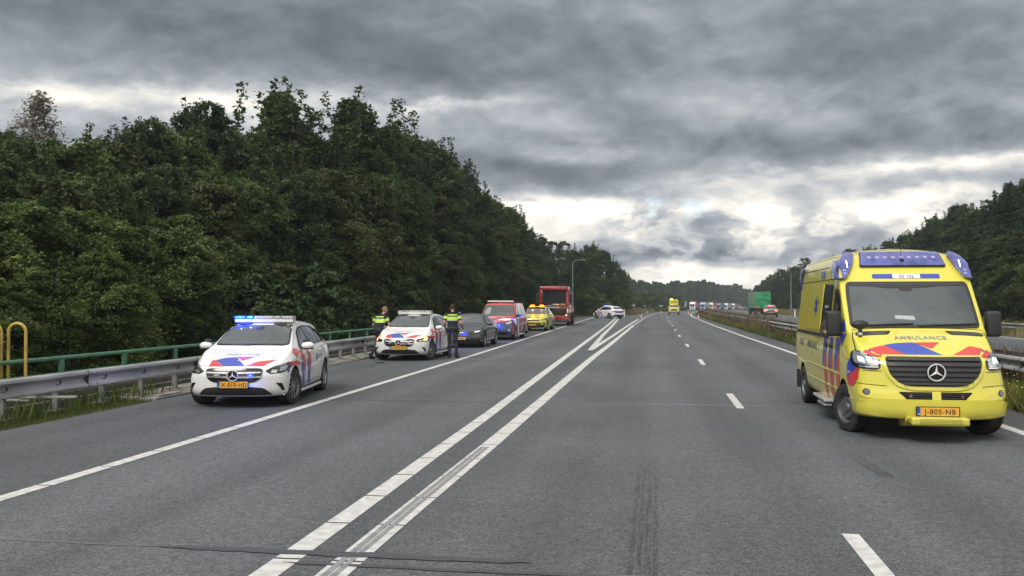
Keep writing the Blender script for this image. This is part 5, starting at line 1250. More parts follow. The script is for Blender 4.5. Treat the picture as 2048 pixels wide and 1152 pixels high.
    for p, m in (([(-.90, .44), (-.78, .50), (-.60, .235), (-.70, .26)], V_RED), ([(-.75, .495), (-.54, .53), (-.19, .15), (-.40, .165), (-.56, .215)], V_RED),
                 ([(-.54, .532), (-.36, .56), (-.15, .57), (.22, .20), (.20, .15), (-.188, .15)], V_BLUE), ([(-.15, .565), (.20, .58), (.06, .42)], V_RED),
                 ([(.21, .15), (.24, .23), (.58, .53), (.74, .51), (.57, .22), (.40, .165)], V_RED), ([(.78, .51), (.90, .44), (.70, .26), (.61, .235)], V_RED)):
        V.decal(mb, p, 'T', m, .005+(.0012 if m is V_BLUE else 0), .04, clip=.1)
    mb.build('bonnet_livery', rt_, smooth=60)
    for pj in 'LR':
        mb = MB()
        for p, m in (([(.50, 1.22), (.62, 1.16), (.74, .98), (.72, .80), (.52, .88), (.34, 1.0), (.36, 1.12)], V_BLUE), ([(.34, .99), (.52, .88), (.72, .79), (.66, .70), (.42, .70), (.30, .82)], V_RED),
                     ([(1.02, 1.44), (1.15, 1.42), (1.30, 1.50), (1.16, 1.62)], V_BLUE), ([(.98, 1.41), (1.18, 1.40), (1.26, 1.30), (1.10, 1.22)], V_BLUE)):
            V.decal(mb, p, pj, m, .005, .05, clip=.15)
        for x in (1.50, 2.00, 2.52):
            V.decal(mb, [(x-.24, 1.33), (x+.02, 1.33), (x+.10, 1.12), (x+.17, .84), (x+.02, .84), (x-.06, 1.06), (x-.20, 1.08)], pj, V_BLUE, .005, .05)
            V.decal(mb, [(x-.20, 1.07), (x-.065, 1.05), (x+.01, .84), (x-.20, .84)], pj, V_RED, .005, .05)
            V.decal(mb, [(x-.24, .79), (x+.03, .79), (x+.01, .58), (x-.22, .58)], pj, V_RED, .005, .05); V.decal(mb, [(x-.22, .55), (x+.01, .55), (x-.02, .36), (x-.22, .36)], pj, V_RED, .005, .05)
        mb.build('side_livery', rt_, smooth=60)
    mb = MB(); V.text(mb, 'AMBULANCE', 'T', -.02, .70, .085, M_TXTG, .006, .92, 1.1, bold=.012, space=1.15)
    mb.build('bonnet_lettering', rt_, smooth=0)
    for pj in 'LR': mb = MB(); V.text(mb, 'AMBULANCE', pj, 3.75, 1.14, .13, M_TXTB, .008, bold=.01); V.text(mb, '05-102', pj, 4.95, 1.14, .13, M_TXTB, .008, bold=.01); V.text(mb, 'Ambulance', pj, 3.7, .98, .045, M_TXTG, .008); mb.build('side_lettering', rt_, smooth=0)
    V.cabin([(x*1.01, 1.83+(z-1.83)*1.02) for x, z in AG], 2.35, (-.42, .48), 1.52, .46, 2.05, True)
    V.wheels('steel', R(20)); return V
M_WSAMB = noisy('windscreen_painted_streaks', (.012, .019, .026), (.085, .10, .108), 2.2, .05, 0, coat=.6, stretch=(1, 1.6, .4), lo=.38, hi=.62)  # unassigned glass; reflections and dim cabin painted into its colour as streaks
M_WSAMB.node_tree.nodes['Principled BSDF'].inputs['IOR'].default_value = 1.8

# ------------------------------------------------ other cars, one builder
def car(name, label, cat, group, pm, P, ws, side, wins, lights, grille, lower, plate=None, hood=None, rim='spoke', star=None, mir=(1.5, 1.0), tail=None, rearwin=None, ds=.06, extra=None, mirm=None, steer=0, spokes=10, handles=True):
    V = Vehicle(name, P, pm, label, cat, group, ds); r = V.root
    mb = MB(); V.decal(mb, rnd(ws, .05), 'F', M_GLOSSB, .003, .07, clip=.2); cx = sum(p[0] for p in ws)/len(ws); cz = sum(p[1] for p in ws)/len(ws)
    mb.build('windscreen_seal', r, smooth=60); mb = MB(); V.decal(mb, rnd([(p[0]*.95, cz+(p[1]-cz)*.90) for p in ws], .05), 'F', M_WSGLASS, .008, .07, clip=.2); mb.build('windscreen', r, smooth=60)
    for pj in 'LR':
        mb = MB(); V.decal(mb, rnd(side, .05), pj, M_TRIM, .003, .07, clip=.15); mb.build('window_surround', r, smooth=60)
        for w in wins: mb = MB(); V.decal(mb, rnd(w, .04), pj, M_GLASS, .008, .07, clip=.15); mb.build('side_window', r, smooth=60)
    if grille:
        mb = MB(); V.decal(mb, rnd(grille, .04), 'F', M_GLOSSB, .004, .05, .004); g = mb.build('grille', r, smooth=60)
        z0 = min(p[1] for p in grille); z1 = max(p[1] for p in grille); x1 = max(p[0] for p in grille)*.86; mb = MB(); k = z0+.05
        while k < z1-.03: V.decal(mb, [(-x1, k), (x1, k), (x1, k+.012), (-x1, k+.012)], 'F', M_POST, .010, .06, .006); k += .06
        mb.build('grille_bar', g, smooth=60)
    if lower: mb = MB(); V.decal(mb, rnd(lower, .04), 'F', M_TRIM, .004, .06); mb.build('lower_intake', r, smooth=60)
    for sg in (1, -1):
        if lights:
            mb = MB(); V.decal(mb, rnd([(sg*a, b) for a, b in lights[0]], .02), 'F', M_GLOSSB, .004, .03, .004, clip=.3); h = mb.build('headlight', r, smooth=60)
            mb = MB(); V.decal(mb, rnd([(sg*a, b) for a, b in lights[1]], .01), 'F', lights[2], .012, .03, clip=.3); mb.build('reflector', h, smooth=60)
        if tail: mb = MB(); V.decal(mb, rnd([(sg*a, b) for a, b in tail[0]], .02), 'B', tail[1], .004, .04, .01, clip=.3); mb.build('tail_light', r, smooth=60)
        mirror_part(V, mir[0], mir[1], sg, len(mir) > 2, m=mirm or pm)
    if rearwin: mb = MB(); V.decal(mb, rnd(rearwin, .05), 'B', M_GLASS, .005, .06, clip=.2); mb.build('rear_window', r, smooth=60)
    if plate: V.plate(plate, z=.42 if grille is None else min(p[1] for p in grille)+.06)
    if star: V.star(*star)
    if extra: extra(V)
    V.wheels(rim, steer, spokes); return V
SED = dict(L=4.73, W=1.84, R=.335, axles=[.88, 3.70], r=.09, bow=(.34, 2.4), ffade=1.0, rfade=.8, rbow=.15, zb=[(0, .18), (4, .19), (4.73, .3)],
    zt=[(0, .68), (.2, .76), (.6, .86), (1.1, .94), (1.3, 1.0), (1.6, 1.15), (2.0, 1.32), (2.3, 1.40), (2.7, 1.42), (3.2, 1.39), (3.7, 1.22), (4.05, 1.06), (4.5, 1.03), (4.73, .95)],
    w=[(0, .86), (.4, .90), (2, .92), (4.2, .90), (4.73, .82)], zbelt=[(0, .58), (.5, .74), (1.3, .88), (3.5, .95), (4.73, .9)], wbelt=[(0, .80), (.5, .86), (1.4, .875), (3.5, .86), (4.73, .76)],
    wt=[(0, .72), (.8, .78), (1.2, .78), (1.7, .66), (2.2, .57), (3.2, .55), (3.9, .62), (4.2, .70), (4.73, .68)], ze=[(0, .66), (.2, .74), (.6, .84), (1.1, .92), (1.3, .975), (1.6, 1.11), (2.0, 1.27), (2.3, 1.345), (2.7, 1.365), (3.2, 1.335), (3.7, 1.17), (4.05, 1.03), (4.5, 1.01), (4.73, .93)],
    lean=[(.2, .06), (.4, 0), (.6, .02), (.8, .1)], rlean=[(.3, .05), (.6, 0), (1.0, .08)])
def dark_sedan():
    def extra(V):
        r = V.root
        mb = MB()
        for k in range(4): mb.lathe([(.045, 0), (.052, .008), (.045, .012), (.04, .006), (.045, 0)], M_CHROME, (V.ray('F', -.09+k*.06, .60)[0].x+.02, -.115+k*.077, .60), 'x', 18)
        mb.build('badge', r)
        mb = MB(); V.decal(mb, rnd([(.09, .585), (.27, .585), (.27, .645), (.09, .645)], .02), 'F', M_BLUEON, .012, .03, .02); mb.build('grille_light', r); glow(r, (.12, .16, .62), (.02, .06, 1), 5)
        mb = MB(); mb.lathe([(.075, 0), (.075, .09), (.06, .14), (.001, .155)], M_BLUELENS, (-1.95, -.42, 1.31), 'z', 16); mb.build('roof_beacon', r)
        for pj in 'LR':
            mb = MB(); V.decal(mb, [(1.4, .93), (3.7, .98), (3.7, .993), (1.4, .943)], pj, M_CHROME, .008, .06, clip=.2); mb.build('window_trim', r)
    return car('unmarked_car', 'dark grey saloon car with a blue light in its grille, behind the second officer', 'car', None, P_GREY, SED,
        [(-.72, .99), (.72, .99), (.58, 1.32), (-.58, 1.32)], [(1.45, .95), (3.7, 1.0), (3.95, 1.05), (3.3, 1.28), (2.6, 1.33), (2.1, 1.27)], [[(1.6, .97), (2.4, .985), (2.42, 1.28), (2.15, 1.25)], [(2.5, .985), (3.3, 1.0), (3.2, 1.24), (2.6, 1.29)], [(3.38, 1.0), (3.7, 1.02), (3.5, 1.14), (3.32, 1.2)]],
        ([(.46, .64), (.55, .70), (.80, .74), (.86, .72), (.86, .64), (.62, .60)], [(.56, .645), (.72, .66), (.80, .70), (.62, .69)], M_LED), [(-.42, .72), (.42, .72), (.45, .55), (.36, .34), (-.36, .34), (-.45, .55)], [(-.80, .40), (-.5, .38), (.5, .38), (.80, .40), (.82, .25), (-.82, .25)], 'R-178-JB', mir=(1.55, .95), spokes=10, extra=extra)
VAN = dict(L=5.14, W=1.93, R=.34, axles=[.9, 4.1], r=.09, bow=(.26, 2.6), ffade=.9, rfade=.3, rbow=.04, zb=[(0, .22), (5.14, .3)],
    zt=[(0, .98), (.15, 1.03), (.5, 1.12), (.85, 1.19), (1.0, 1.25), (1.3, 1.48), (1.6, 1.72), (1.8, 1.84), (2.1, 1.89), (3, 1.91), (4.8, 1.88), (5.14, 1.78)],
    w=[(0, .90), (.3, .94), (1, .96), (5, .95), (5.14, .93)], zbelt=[(0, .80), (.5, .95), (1.1, 1.08), (5.14, 1.12)], wbelt=[(0, .86), (.5, .91), (1.2, .94), (5.14, .92)],
    wt=[(0, .78), (.85, .84), (1.3, .82), (1.8, .76), (5.14, .74)], ze=[(0, .96), (.15, 1.01), (.5, 1.10), (.85, 1.165), (1.0, 1.22), (1.3, 1.43), (1.6, 1.66), (1.8, 1.77), (2.1, 1.82), (3, 1.84), (4.8, 1.81), (5.14, 1.71)],
    lean=[(.25, .05), (.45, 0), (.7, .02), (1.0, .1)], rlean=[(.3, 0), (1.9, .08)])
def fire_van():
    def extra(V):
        r = V.root
        mb = MB(); V.decal(mb, rnd([(-.93, .84), (-.5, .88), (.5, .88), (.93, .84), (.93, .24), (-.93, .24)], .05), 'F', P_NAVY, .002, .07, .012, clip=.4)
        mb.build('bumper', r, smooth=50)
        mb = MB(); V.decal(mb, rnd([(-.40, .875), (.40, .875), (.36, .72), (-.36, .72)], .03), 'F', M_GLOSSB, .018, .05); V.decal(mb, rnd([(-.7, .42), (.7, .42), (.6, .29), (-.6, .29)], .03), 'F', M_DARK, .018, .06); g = mb.build('grille', r, smooth=60)
        mb = MB(); V.decal(mb, rnd([(.14, .765), (.33, .765), (.33, .83), (.14, .83)], .02), 'F', M_BLUEON, .03, .03, .015); mb.build('grille_light', g); glow(g, (.14, .23, .80), (.02, .06, 1), 6)
        V.star(0, .80, .115)
        for sg in (1, -1):
            mb = MB(); V.decal(mb, rnd([(sg*.46, .79), (sg*.55, .90), (sg*.80, 1.0), (sg*.90, .98), (sg*.88, .86), (sg*.70, .76)], .03), 'F', M_GLOSSB, .016, .04, clip=.4); h = mb.build('headlight', r, smooth=60)
            mb = MB(); V.decal(mb, rnd([(sg*.52, .80), (sg*.60, .89), (sg*.80, .96), (sg*.84, .88), (sg*.70, .79)], .02), 'F', M_LAMPI, .022, .04, clip=.4); mb.build('reflector', h)
            mb = MB(); V.decal(mb, circ(sg*.72, .50, .04, 12), 'F', M_LAMPI, .02, .04, .01, clip=.4); mb.build('fog_lamp', r)
            mb = MB(); mb.tube([(-1.7, sg*.94, .24), (-3.4, sg*.94, .24)], .04, P_SILVER, 8); mb.build('side_step', r)
        mb = MB()
        for p, m in (([(-.80, .15), (-.52, .12), (-.72, .34), (-.86, .34)], V_WHITE), ([(-.50, .12), (-.05, .14), (-.36, .48), (-.72, .38)], V_BLUE), ([(-.36, .50), (-.10, .46), (.0, .52), (-.2, .56)], V_WHITE), ([(.05, .14), (.50, .14), (.80, .30), (.76, .48), (.40, .44)], V_WHITE)): V.decal(mb, p, 'T', m, .005, .06, clip=.1)
        for pj in 'LR':
            for p, m in (([(.5, 1.02), (.95, 1.08), (1.1, .88), (.9, .76), (.6, .84)], V_WHITE), ([(1.5, 1.05), (1.7, 1.08), (1.9, .6), (1.95, .35), (1.7, .35)], V_WHITE), ([(2.2, 1.08), (2.4, 1.08), (2.6, .6), (2.65, .35), (2.4, .35)], V_BLUE)): V.decal(mb, p, pj, m, .005, .06, clip=.1)
        mb.build('livery', r, smooth=60)
        mb = MB(); V.text(mb, 'BRANDWEER', 'T', 0, .70, .10, V_WHITE, .006, 1.1, bold=.01); mb.build('lettering', r, smooth=0)
        mb = MB(); mb.box((-2.0, 0, 1.935), (.28, 1.35, .07), P_WHITE, ch=.025); mb.build('light_bar', r)
        mb = MB(); mb.ell((-1.28, 1.13, 1.24), (.07, .06, .04), M_BLUEON, 12); mb.build('mirror_light', r); glow(r, (-1.1, 1.2, 1.26), (.02, .06, 1), 5)
        mb = MB(); V.decal(mb, rnd([(-.70, 1.30), (-.42, 1.28), (-.38, 1.62), (-.60, 1.62)], .06), 'F', mat('jacket_behind_glass', (.25, .27, .27), .9), .012, .07); mb.build('windscreen_cover', r)
    return car('fire_service_van', 'red van with dark blue bumper and blue mirror light, behind the dark saloon', 'van', None, P_RED, VAN,
        [(-.82, 1.21), (.82, 1.21), (.74, 1.74), (-.74, 1.74)], [(1.15, 1.14), (2.15, 1.16), (2.15, 1.72), (1.78, 1.70), (1.5, 1.50)], [[(1.35, 1.18), (2.08, 1.18), (2.08, 1.68), (1.8, 1.66), (1.6, 1.48)], [(2.3, 1.18), (3.35, 1.18), (3.35, 1.7), (2.3, 1.72)], [(3.5, 1.18), (4.8, 1.18), (4.7, 1.68), (3.5, 1.7)]],
        None, None, None, None, rim='spoke', mir=(1.30, 1.20), extra=extra, mirm=M_TRIM)
ID4 = dict(L=4.58, W=1.85, R=.36, axles=[.85, 3.62], r=.09, bow=(.28, 2.5), ffade=1.0, rfade=.6, rbow=.12, zb=[(0, .20), (4.58, .3)],
    zt=[(0, .84), (.2, .90), (.6, .99), (1.0, 1.05), (1.2, 1.11), (1.5, 1.28), (1.9, 1.50), (2.2, 1.60), (2.7, 1.635), (3.4, 1.60), (4.0, 1.46), (4.35, 1.2), (4.58, 1.0)],
    w=[(0, .86), (.4, .90), (2, .925), (4.2, .91), (4.58, .84)], zbelt=[(0, .72), (.5, .86), (1.3, .97), (3.5, 1.05), (4.58, 1.0)], wbelt=[(0, .82), (.5, .87), (1.4, .88), (3.5, .87), (4.58, .78)],
    wt=[(0, .74), (.8, .80), (1.15, .79), (1.7, .67), (2.2, .60), (3.4, .59), (4.58, .65)], ze=[(0, .82), (.2, .88), (.6, .97), (1.0, 1.03), (1.2, 1.085), (1.5, 1.24), (1.9, 1.45), (2.2, 1.545), (2.7, 1.58), (3.4, 1.545), (4.0, 1.41), (4.35, 1.16), (4.58, .97)],
    lean=[(.2, .06), (.45, 0), (.7, .02), (.9, .1)], rlean=[(.3, .05), (.7, 0), (1.1, .1), (1.6, .3)])
ID4SIDE = [(1.3, 1.05), (3.9, 1.12), (4.05, 1.2), (3.5, 1.48), (2.6, 1.54), (2.1, 1.50), (1.75, 1.34)]
ID4WIN = [[(1.5, 1.08), (2.4, 1.09), (2.42, 1.50), (2.15, 1.47), (1.8, 1.32)], [(2.5, 1.09), (3.3, 1.10), (3.3, 1.47), (2.52, 1.51)], [(3.4, 1.11), (3.85, 1.13), (3.9, 1.2), (3.42, 1.43)]]
def yellow_suv():
    def extra(V):
        r = V.root
        mb = MB(); mb.box((-1.98, 0, 1.60), (.22, 1.1, .05), P_YEL, ch=.015); o = mb.build('light_bar', r)
        for u in (-.30, .34):
            mb = MB(); mb.box((-1.98, u, 1.665), (.18, .26, .09), M_AMBON, ch=.03); mb.build('amber_beacon', o, smooth=45); glow(o, (-1.80, u, 1.72), (1, .3, .03), 5)
        mb = MB(); V.decal(mb, rnd([(-.5, .66), (-.42, .74), (.42, .74), (.5, .66)], .02), 'F', M_GLOSSB, .004, .05)
        V.decal(mb, rnd([(-.84, .43), (.84, .43), (.72, .26), (-.72, .26)], .04), 'F', M_TRIM, .006, .06, clip=.3); mb.build('front_trim', r, smooth=60)
        for sg in (1, -1): mb = MB(); V.decal(mb, rnd([(sg*.62, .56), (sg*.80, .60), (sg*.82, .42), (sg*.72, .44)], .02), 'F', M_TRIM, .008, .05, clip=.3); mb.build('side_intake', r)
        mb = MB()
        for p, m in (([(-.6, .30), (-.3, .2), (-.05, .34), (-.3, .5)], V_BLUE), ([(.1, .2), (.34, .22), (.62, .42), (.4, .44)], V_BLUE)): V.decal(mb, p, 'T', mat('vinyl_grey_blue', (.10, .14, .16), .4), .005, .06)
        for pj in 'LR':
            for x in (1.5, 2.1, 2.7): V.decal(mb, [(x, .95), (x+.25, .95), (x+.5, .4), (x+.25, .4)], pj, mat('vinyl_grey_blue', (.10, .14, .16), .4), .005, .06)
        mb.build('livery', r, smooth=60)
        mb = MB(); mb.lathe([(.075, .0), (.082, .012), (.075, .02), (.07, .0)], M_CHROME, (V.ray('F', 0, .79)[0].x+.012, 0, .79), 'x', 20)
        for a, b in (((-.05, .045), (0, -.055)), ((.05, .045), (0, -.055))): mb.tube([(V.ray('F', 0, .79)[0].x+.02, a[0], .79+a[1]), (V.ray('F', 0, .79)[0].x+.02, b[0], .79+b[1])], .007, M_CHROME, 4)
        mb.build('badge', r)
    return car('yellow_patrol_car', 'bright yellow patrol car with lit amber beacons, between the red van and red truck', 'car', None, P_YEL, ID4,
        [(-.74, 1.10), (.74, 1.10), (.60, 1.54), (-.60, 1.54)], ID4SIDE, ID4WIN, ([(.52, .74), (.62, .80), (.84, .85), (.88, .80), (.84, .72), (.6, .70)], [(.58, .745), (.78, .79), (.82, .75), (.62, .72)], M_LAMPI), None, [(-.62, .56), (.62, .56), (.55, .44), (-.55, .44)], 'T-396-ZK', mir=(1.5, 1.08), extra=extra)
P_MIDG = paint('paint_mid_grey', (.13, .14, .15))
def tail_suv():
    def extra(V):
        r = V.root
        mb = MB(); V.decal(mb, rnd([(-.30, 1.50), (.30, 1.50), (.30, 1.525), (-.30, 1.525)], .01), 'B', M_TAILON, .01, .05, .01, clip=.3); mb.build('brake_light', r)
        mb = MB(); V.decal(mb, rnd([(-.62, .95), (.62, .95), (.55, .70), (-.55, .70)], .04), 'B', P_NAVY, .006, .06); V.decal(mb, rnd([(-.84, .55), (.84, .55), (.8, .28), (-.8, .28)], .04), 'B', M_TRIM, .006, .06, clip=.3); mb.build('rear_trim', r)
        V.plate('G-482-LN', 'B', z=.62)
    return car('grey_suv', 'grey car with red brake lights lit, on the opposite road beside the green lorry', 'car', None, P_MIDG, ID4,
        [(-.74, 1.10), (.74, 1.10), (.60, 1.54), (-.60, 1.54)], ID4SIDE, ID4WIN, None, None, None, mir=(1.5, 1.08), tail=([(.48, 1.0), (.86, 1.0), (.84, .78), (.6, .80)], M_TAILON), rearwin=[(-.64, 1.12), (.64, 1.12), (.54, 1.46), (-.54, 1.46)], extra=extra)
def small_car(label, pm, dark=True):
    return car('queued_car', label, 'car', 'cars in the far queue', pm, ID4, [(-.74, 1.10), (.74, 1.10), (.60, 1.54), (-.60, 1.54)], ID4SIDE, ID4WIN[:1], ([(.52, .74), (.62, .80), (.84, .85), (.84, .72)], [(.58, .745), (.78, .79), (.82, .75)], M_LED), [(-.5, .7), (.5, .7), (.45, .5), (-.45, .5)], None, mir=(1.5, 1.08), ds=.15)
def pickup():
    Pk = dict(L=5.3, W=1.85, R=.39, axles=[.95, 4.05], r=.09, bow=(.22, 2.6), ffade=.9, rfade=.3, rbow=.03, zb=[(0, .38), (5.3, .42)],
        zt=[(0, 1.06), (.2, 1.12), (1.0, 1.20), (1.25, 1.28), (1.6, 1.50), (2.0, 1.74), (2.4, 1.80), (3.2, 1.78), (3.5, 1.55), (3.6, 1.12), (5.3, 1.10)],
        w=[(0, .86), (.4, .91), (5.3, .90)], zbelt=[(0, .90), (.6, 1.02), (1.3, 1.10), (5.3, 1.06)], wbelt=[(0, .82), (.5, .88), (5.3, .88)],
        wt=[(0, .76), (1.1, .80), (1.7, .70), (2.2, .64), (3.3, .64), (3.6, .84), (5.3, .84)], ze=[(0, 1.04), (.2, 1.10), (1.0, 1.18), (1.25, 1.25), (1.6, 1.45), (2.0, 1.68), (2.4, 1.74), (3.2, 1.72), (3.5, 1.50), (3.6, 1.10), (5.3, 1.08)],
        lean=[(.3, .05), (.6, 0), (1.1, .08)], rlean=[(.4, 0), (1.1, .02)])
    def extra(V):
        r = V.root
        mb = MB(); mb.box((-4.3, 0, 1.32), (1.5, 1.7, .42), P_YEL, ch=.03); mb.box((-3.85, 0, 1.60), (.10, 1.2, .14), M_TRIM); mb.build('cargo_box', r)
        mb = MB(); mb.box((-3.95, 0, 2.15), (.14, 1.55, .80), P_YEL, ch=.03); mb.box((-3.87, 0, 2.2), (.02, 1.2, .42), mat('warning_board_olive', (.30, .28, .02), .5)); mb.box((-3.95, 0, 1.65), (.10, .10, .3), M_TRIM)
        for u in (-.72, .72): mb.lathe([(.10, 0), (.10, .04), (.001, .05)], M_CLEAR, (-3.88, u, 2.22), 'x', 14)
        b = mb.build('warning_board', r)
        mb = MB(); mb.box((-3.95, -.36, 2.64), (.2, .42, .14), mat('beacon_bright', (1, .8, .3), emit=(1, .72, .25), es=6), ch=.03); mb.box((-3.95, .36, 2.6), (.14, .3, .08), P_YEL); mb.build('amber_beacon', b)
    return car('yellow_pickup', 'yellow road inspector pickup with raised warning board and amber beacon, driving down the main road', 'pickup', None, P_YEL, Pk,
        [(-.74, 1.27), (.74, 1.27), (.62, 1.69), (-.62, 1.69)], [(1.4, 1.2), (3.4, 1.22), (3.3, 1.62), (2.2, 1.68)], [[(1.7, 1.24), (2.4, 1.24), (2.4, 1.62), (2.15, 1.6)], [(2.5, 1.24), (3.25, 1.24), (3.15, 1.6), (2.5, 1.63)]],
        ([(.52, .92), (.62, 1.0), (.84, 1.03), (.86, .92), (.6, .88)], [(.58, .93), (.78, .99), (.82, .94)], M_LED), [(-.42, 1.0), (.42, 1.0), (.58, .68), (-.58, .68)], [(-.8, .52), (.8, .52), (.7, .42), (-.7, .42)], None, mir=(1.6, 1.25), extra=extra, rim='steel')

# ------------------------------------------------ lorries
M_TGLASS = noisy('lorry_windscreen', (.004, .005, .007), (.014, .018, .022), 1.1, .10, 0); M_TGLASS.node_tree.nodes['Principled BSDF'].inputs['IOR'].default_value = 1.25
def lorry_cab(root, m, w=2.5, h=3.85, roof=True, visor=True, screen=None, low=.32):
    """cab with its nose at x=0"""
    mb = MB(); x0, x1 = 0, -2.25
    prof = [(-.06, low), (0, low+.12), (0, 1.25), (-.04, 1.75), (-.16, h*.70), (-.30, h*.78)]+([(-.75, h*.965), (-1.0, h), (x1, h)] if roof else [(-.45, h*.80), (x1, h*.80)])+[(x1, low+.35), (-1.95, low+.35), (-1.95, low+.15), (-1.9, .95), (-1.55, 1.12), (-1.2, .95), (-1.1, low)]
    n = len(prof); yw = w/2; vs = []; rows = [(-yw, .0, .06), (-yw+.05, .0, .0), (-yw+.16, .045, .0), (-yw*.5, .0+.06, 0), (0, .07, 0)]
    ys_ = [(-yw, -.10, .05), (-yw+.07, -.03, .012), (-yw+.2, 0, 0), (0, .03, 0), (yw-.2, 0, 0), (yw-.07, -.03, .012), (yw, -.10, .05)]
    for y, dx, sh in ys_:
        for i, (x, z) in enumerate(prof): vs.append((x+(dx if x > -1.0 else 0), y, z-(sh if z > h*.75 else 0)))
    fs = []
    for j in range(len(ys_)-1):
        for i in range(n): fs.append((j*n+i, j*n+(i+1) % n, (j+1)*n+(i+1) % n, (j+1)*n+i))
    fs += [list(range(n)), [(len(ys_)-1)*n+i for i in range(n)][::-1]]
    mb.add(vs, fs, m); c = mb.build('cab', root, smooth=35)
    zs0, zs1 = 1.72, h*.755
    mb = MB(); mb.add([(.015, -yw+.24, zs0), (.025, 0, zs0), (.015, yw-.24, zs0), (-.115, yw-.26, zs1), (-.105, 0, zs1), (-.115, -yw+.26, zs1)], [(0, 1, 4, 5), (1, 2, 3, 4)], M_TGLASS); mb.build('windscreen', c, smooth=60)
    for sg in (1, -1):
        mb = MB(); y = sg*(yw+.006); mb.add([(-.28, y, 1.85), (-1.25, y, 1.85), (-1.25, y, zs1), (-.40, y, zs1)], [(0, 1, 2, 3)], M_GLASS); mb.build('side_window', c, smooth=0)
        mb = MB(); mb.box((-.12, sg*(yw+.14), 2.25), (.14, .2, .75), M_TRIM, ch=.05); mb.tube([(-.15, sg*yw, 2.6), (-.12, sg*(yw+.14), 2.6)], .02, M_TRIM, 5); mb.build('wing_mirror', c, smooth=45)
    return c
def truck_wheels(root, xs_, w=2.45, r=.50):
    me = None
    for x in xs_:
        for sg in (1, -1):
            mb = MB(); mb.lathe([(r*.55, -.13*1), (r*.93, -.14), (r, -.11), (r, .11), (r*.93, .14), (r*.55, .13)], M_TYRE, n=24); mb.lathe([(r*.55, .13*sg), (r*.5, .02*sg), (r*.25, .05*sg), (r*.2, .14*sg), (.001, .15*sg)], M_RIMD, n=20)
            o = mb.build('wheel', root, smooth=40); o.location = (x, sg*(w/2-.15), r)
def red_truck():
    r = empty('recovery_truck', label='tall red recovery truck at the end of the parked line, next to the street lamp', cat='truck')
    c = lorry_cab(r, P_TRUCKRED, 2.45, 3.75, roof=False, low=.35)
    mb = MB(); mb.box((.06, 0, 3.02), (.30, 2.2, .24), P_TRUCKRED, ch=.05); mb.box((-.2, 0, 3.14), (.6, 2.3, .12), P_TRUCKRED, ch=.05); mb.build('sun_visor', c, smooth=45)
    mb = MB(); mb.add([(.045, -1.02, 1.42), (.06, 0, 1.42), (.045, 1.02, 1.42), (.045, 1.02, .86), (.06, 0, .80), (.045, -1.02, .86)], [(0, 1, 4, 5), (1, 2, 3, 4)], M_GLOSSB)
    mb.add([(.03, -1.1, 1.80), (.04, 0, 1.80), (.03, 1.1, 1.80), (.03, 1.1, 1.56), (.04, 0, 1.56), (.03, -1.1, 1.56)], [(0, 1, 4, 5), (1, 2, 3, 4)], M_GLOSSB); g = mb.build('grille', r, smooth=0)
    mb = MB()
    for z in (.95, 1.05, 1.15, 1.25, 1.35): mb.box((.06, 0, z), (.03, 1.9, .02), M_TRIM)
    mb.build('grille_bar', g)
    mb = MB(); mb.tube([(.06, -.8, 1.60), (.07, .8, 1.78)], .016, M_CHROME, 5); mb.lathe([(.07, 0), (.08, .015), (.07, .02), (.06, 0)], M_CHROME, (.06, 0, 1.69), 'x', 16); mb.build('badge', r)
    mb = MB(); mb.box((.05, 0, .62), (.22, 2.44, .42), P_TRUCKRED, ch=.06); mb.box((.12, 0, .40), (.12, 2.2, .18), M_TRIM, ch=.03); mb.box((.17, 0, .70), (.03, 1.2, .30), M_TAIL, ch=.01); mb.build('bumper', r, smooth=45)
    for sg in (1, -1):
        mb = MB(); mb.box((.13, sg*1.02, .86), (.10, .28, .26), M_GLOSSB, ch=.04); h = mb.build('headlight', r, smooth=45); mb = MB(); mb.box((.185, sg*1.0, .86), (.02, .13, .10), M_LEDW, ch=.01); mb.build('reflector', h)
        mb = MB(); mb.box((.05, sg*1.10, 1.22), (.03, .10, .34), V_WHITE, ch=.01); mb.build('door_stripe', r)
    mb = MB(); vs, fs = text2d('BRANDWEER', .10, 0, 1.1, .008); mb.add([(.068, u, 1.50+v) for u, v in vs], fs, V_WHITE); mb.build('lettering', r, smooth=0)
    mb = MB(); mb.box((-4.6, 0, .85), (5.0, .9, .3), M_TRIM); mb.box((-3.2, 0, 1.9), (1.5, 2.4, 1.7), P_TRUCKRED, ch=.04); mb.box((-5.6, 0, 1.3), (3.2, 2.4, .5), P_TRUCKRED, ch=.04); mb.tube([(-4.2, 0, 1.6), (-4.4, 0, 3.1), (-7.2, 0, 2.6)], .16, P_TRUCKRED, 8); mb.build('recovery_body', r, smooth=40)
    mb = MB()
    for sg in (1, -1): mb.tube([(-2.4, sg*1.05, 1.0), (-2.4, sg*1.05, 3.2)], .07, P_SILVER, 8)
    mb.build('exhaust_stack', r)
    truck_wheels(r, (-1.5, -5.2, -6.5)); return r
def lorry(label, cabm, boxm, roof=True, name='lorry', group='lorries queued nose to tail far down the road', w=2.5, bx=0.):
    r = empty(name, label=label, cat='lorry', group=group)
    c = lorry_cab(r, cabm, w, 3.85)
    mb = MB(); mb.box((.02, 0, 1.05), (.08, 1.7, .5), M_GLOSSB, ch=.03); mb.build('grille', c)
    for sg in (1, -1): mb = MB(); mb.box((.04, sg*.98, .72), (.08, .34, .18), M_LED, ch=.03); mb.build('headlight', r, smooth=45)
    mb = MB(); mb.box((-9.6, bx, 2.55), (13.6, 2.55, 2.75), boxm, ch=.03); mb.box((-9.6, bx, 1.0), (13.2, .9, .25), M_TRIM); mb.build('trailer', r, smooth=40)
    truck_wheels(r, (-1.5, -5.4, -11.5, -12.8, -14.1)); return r
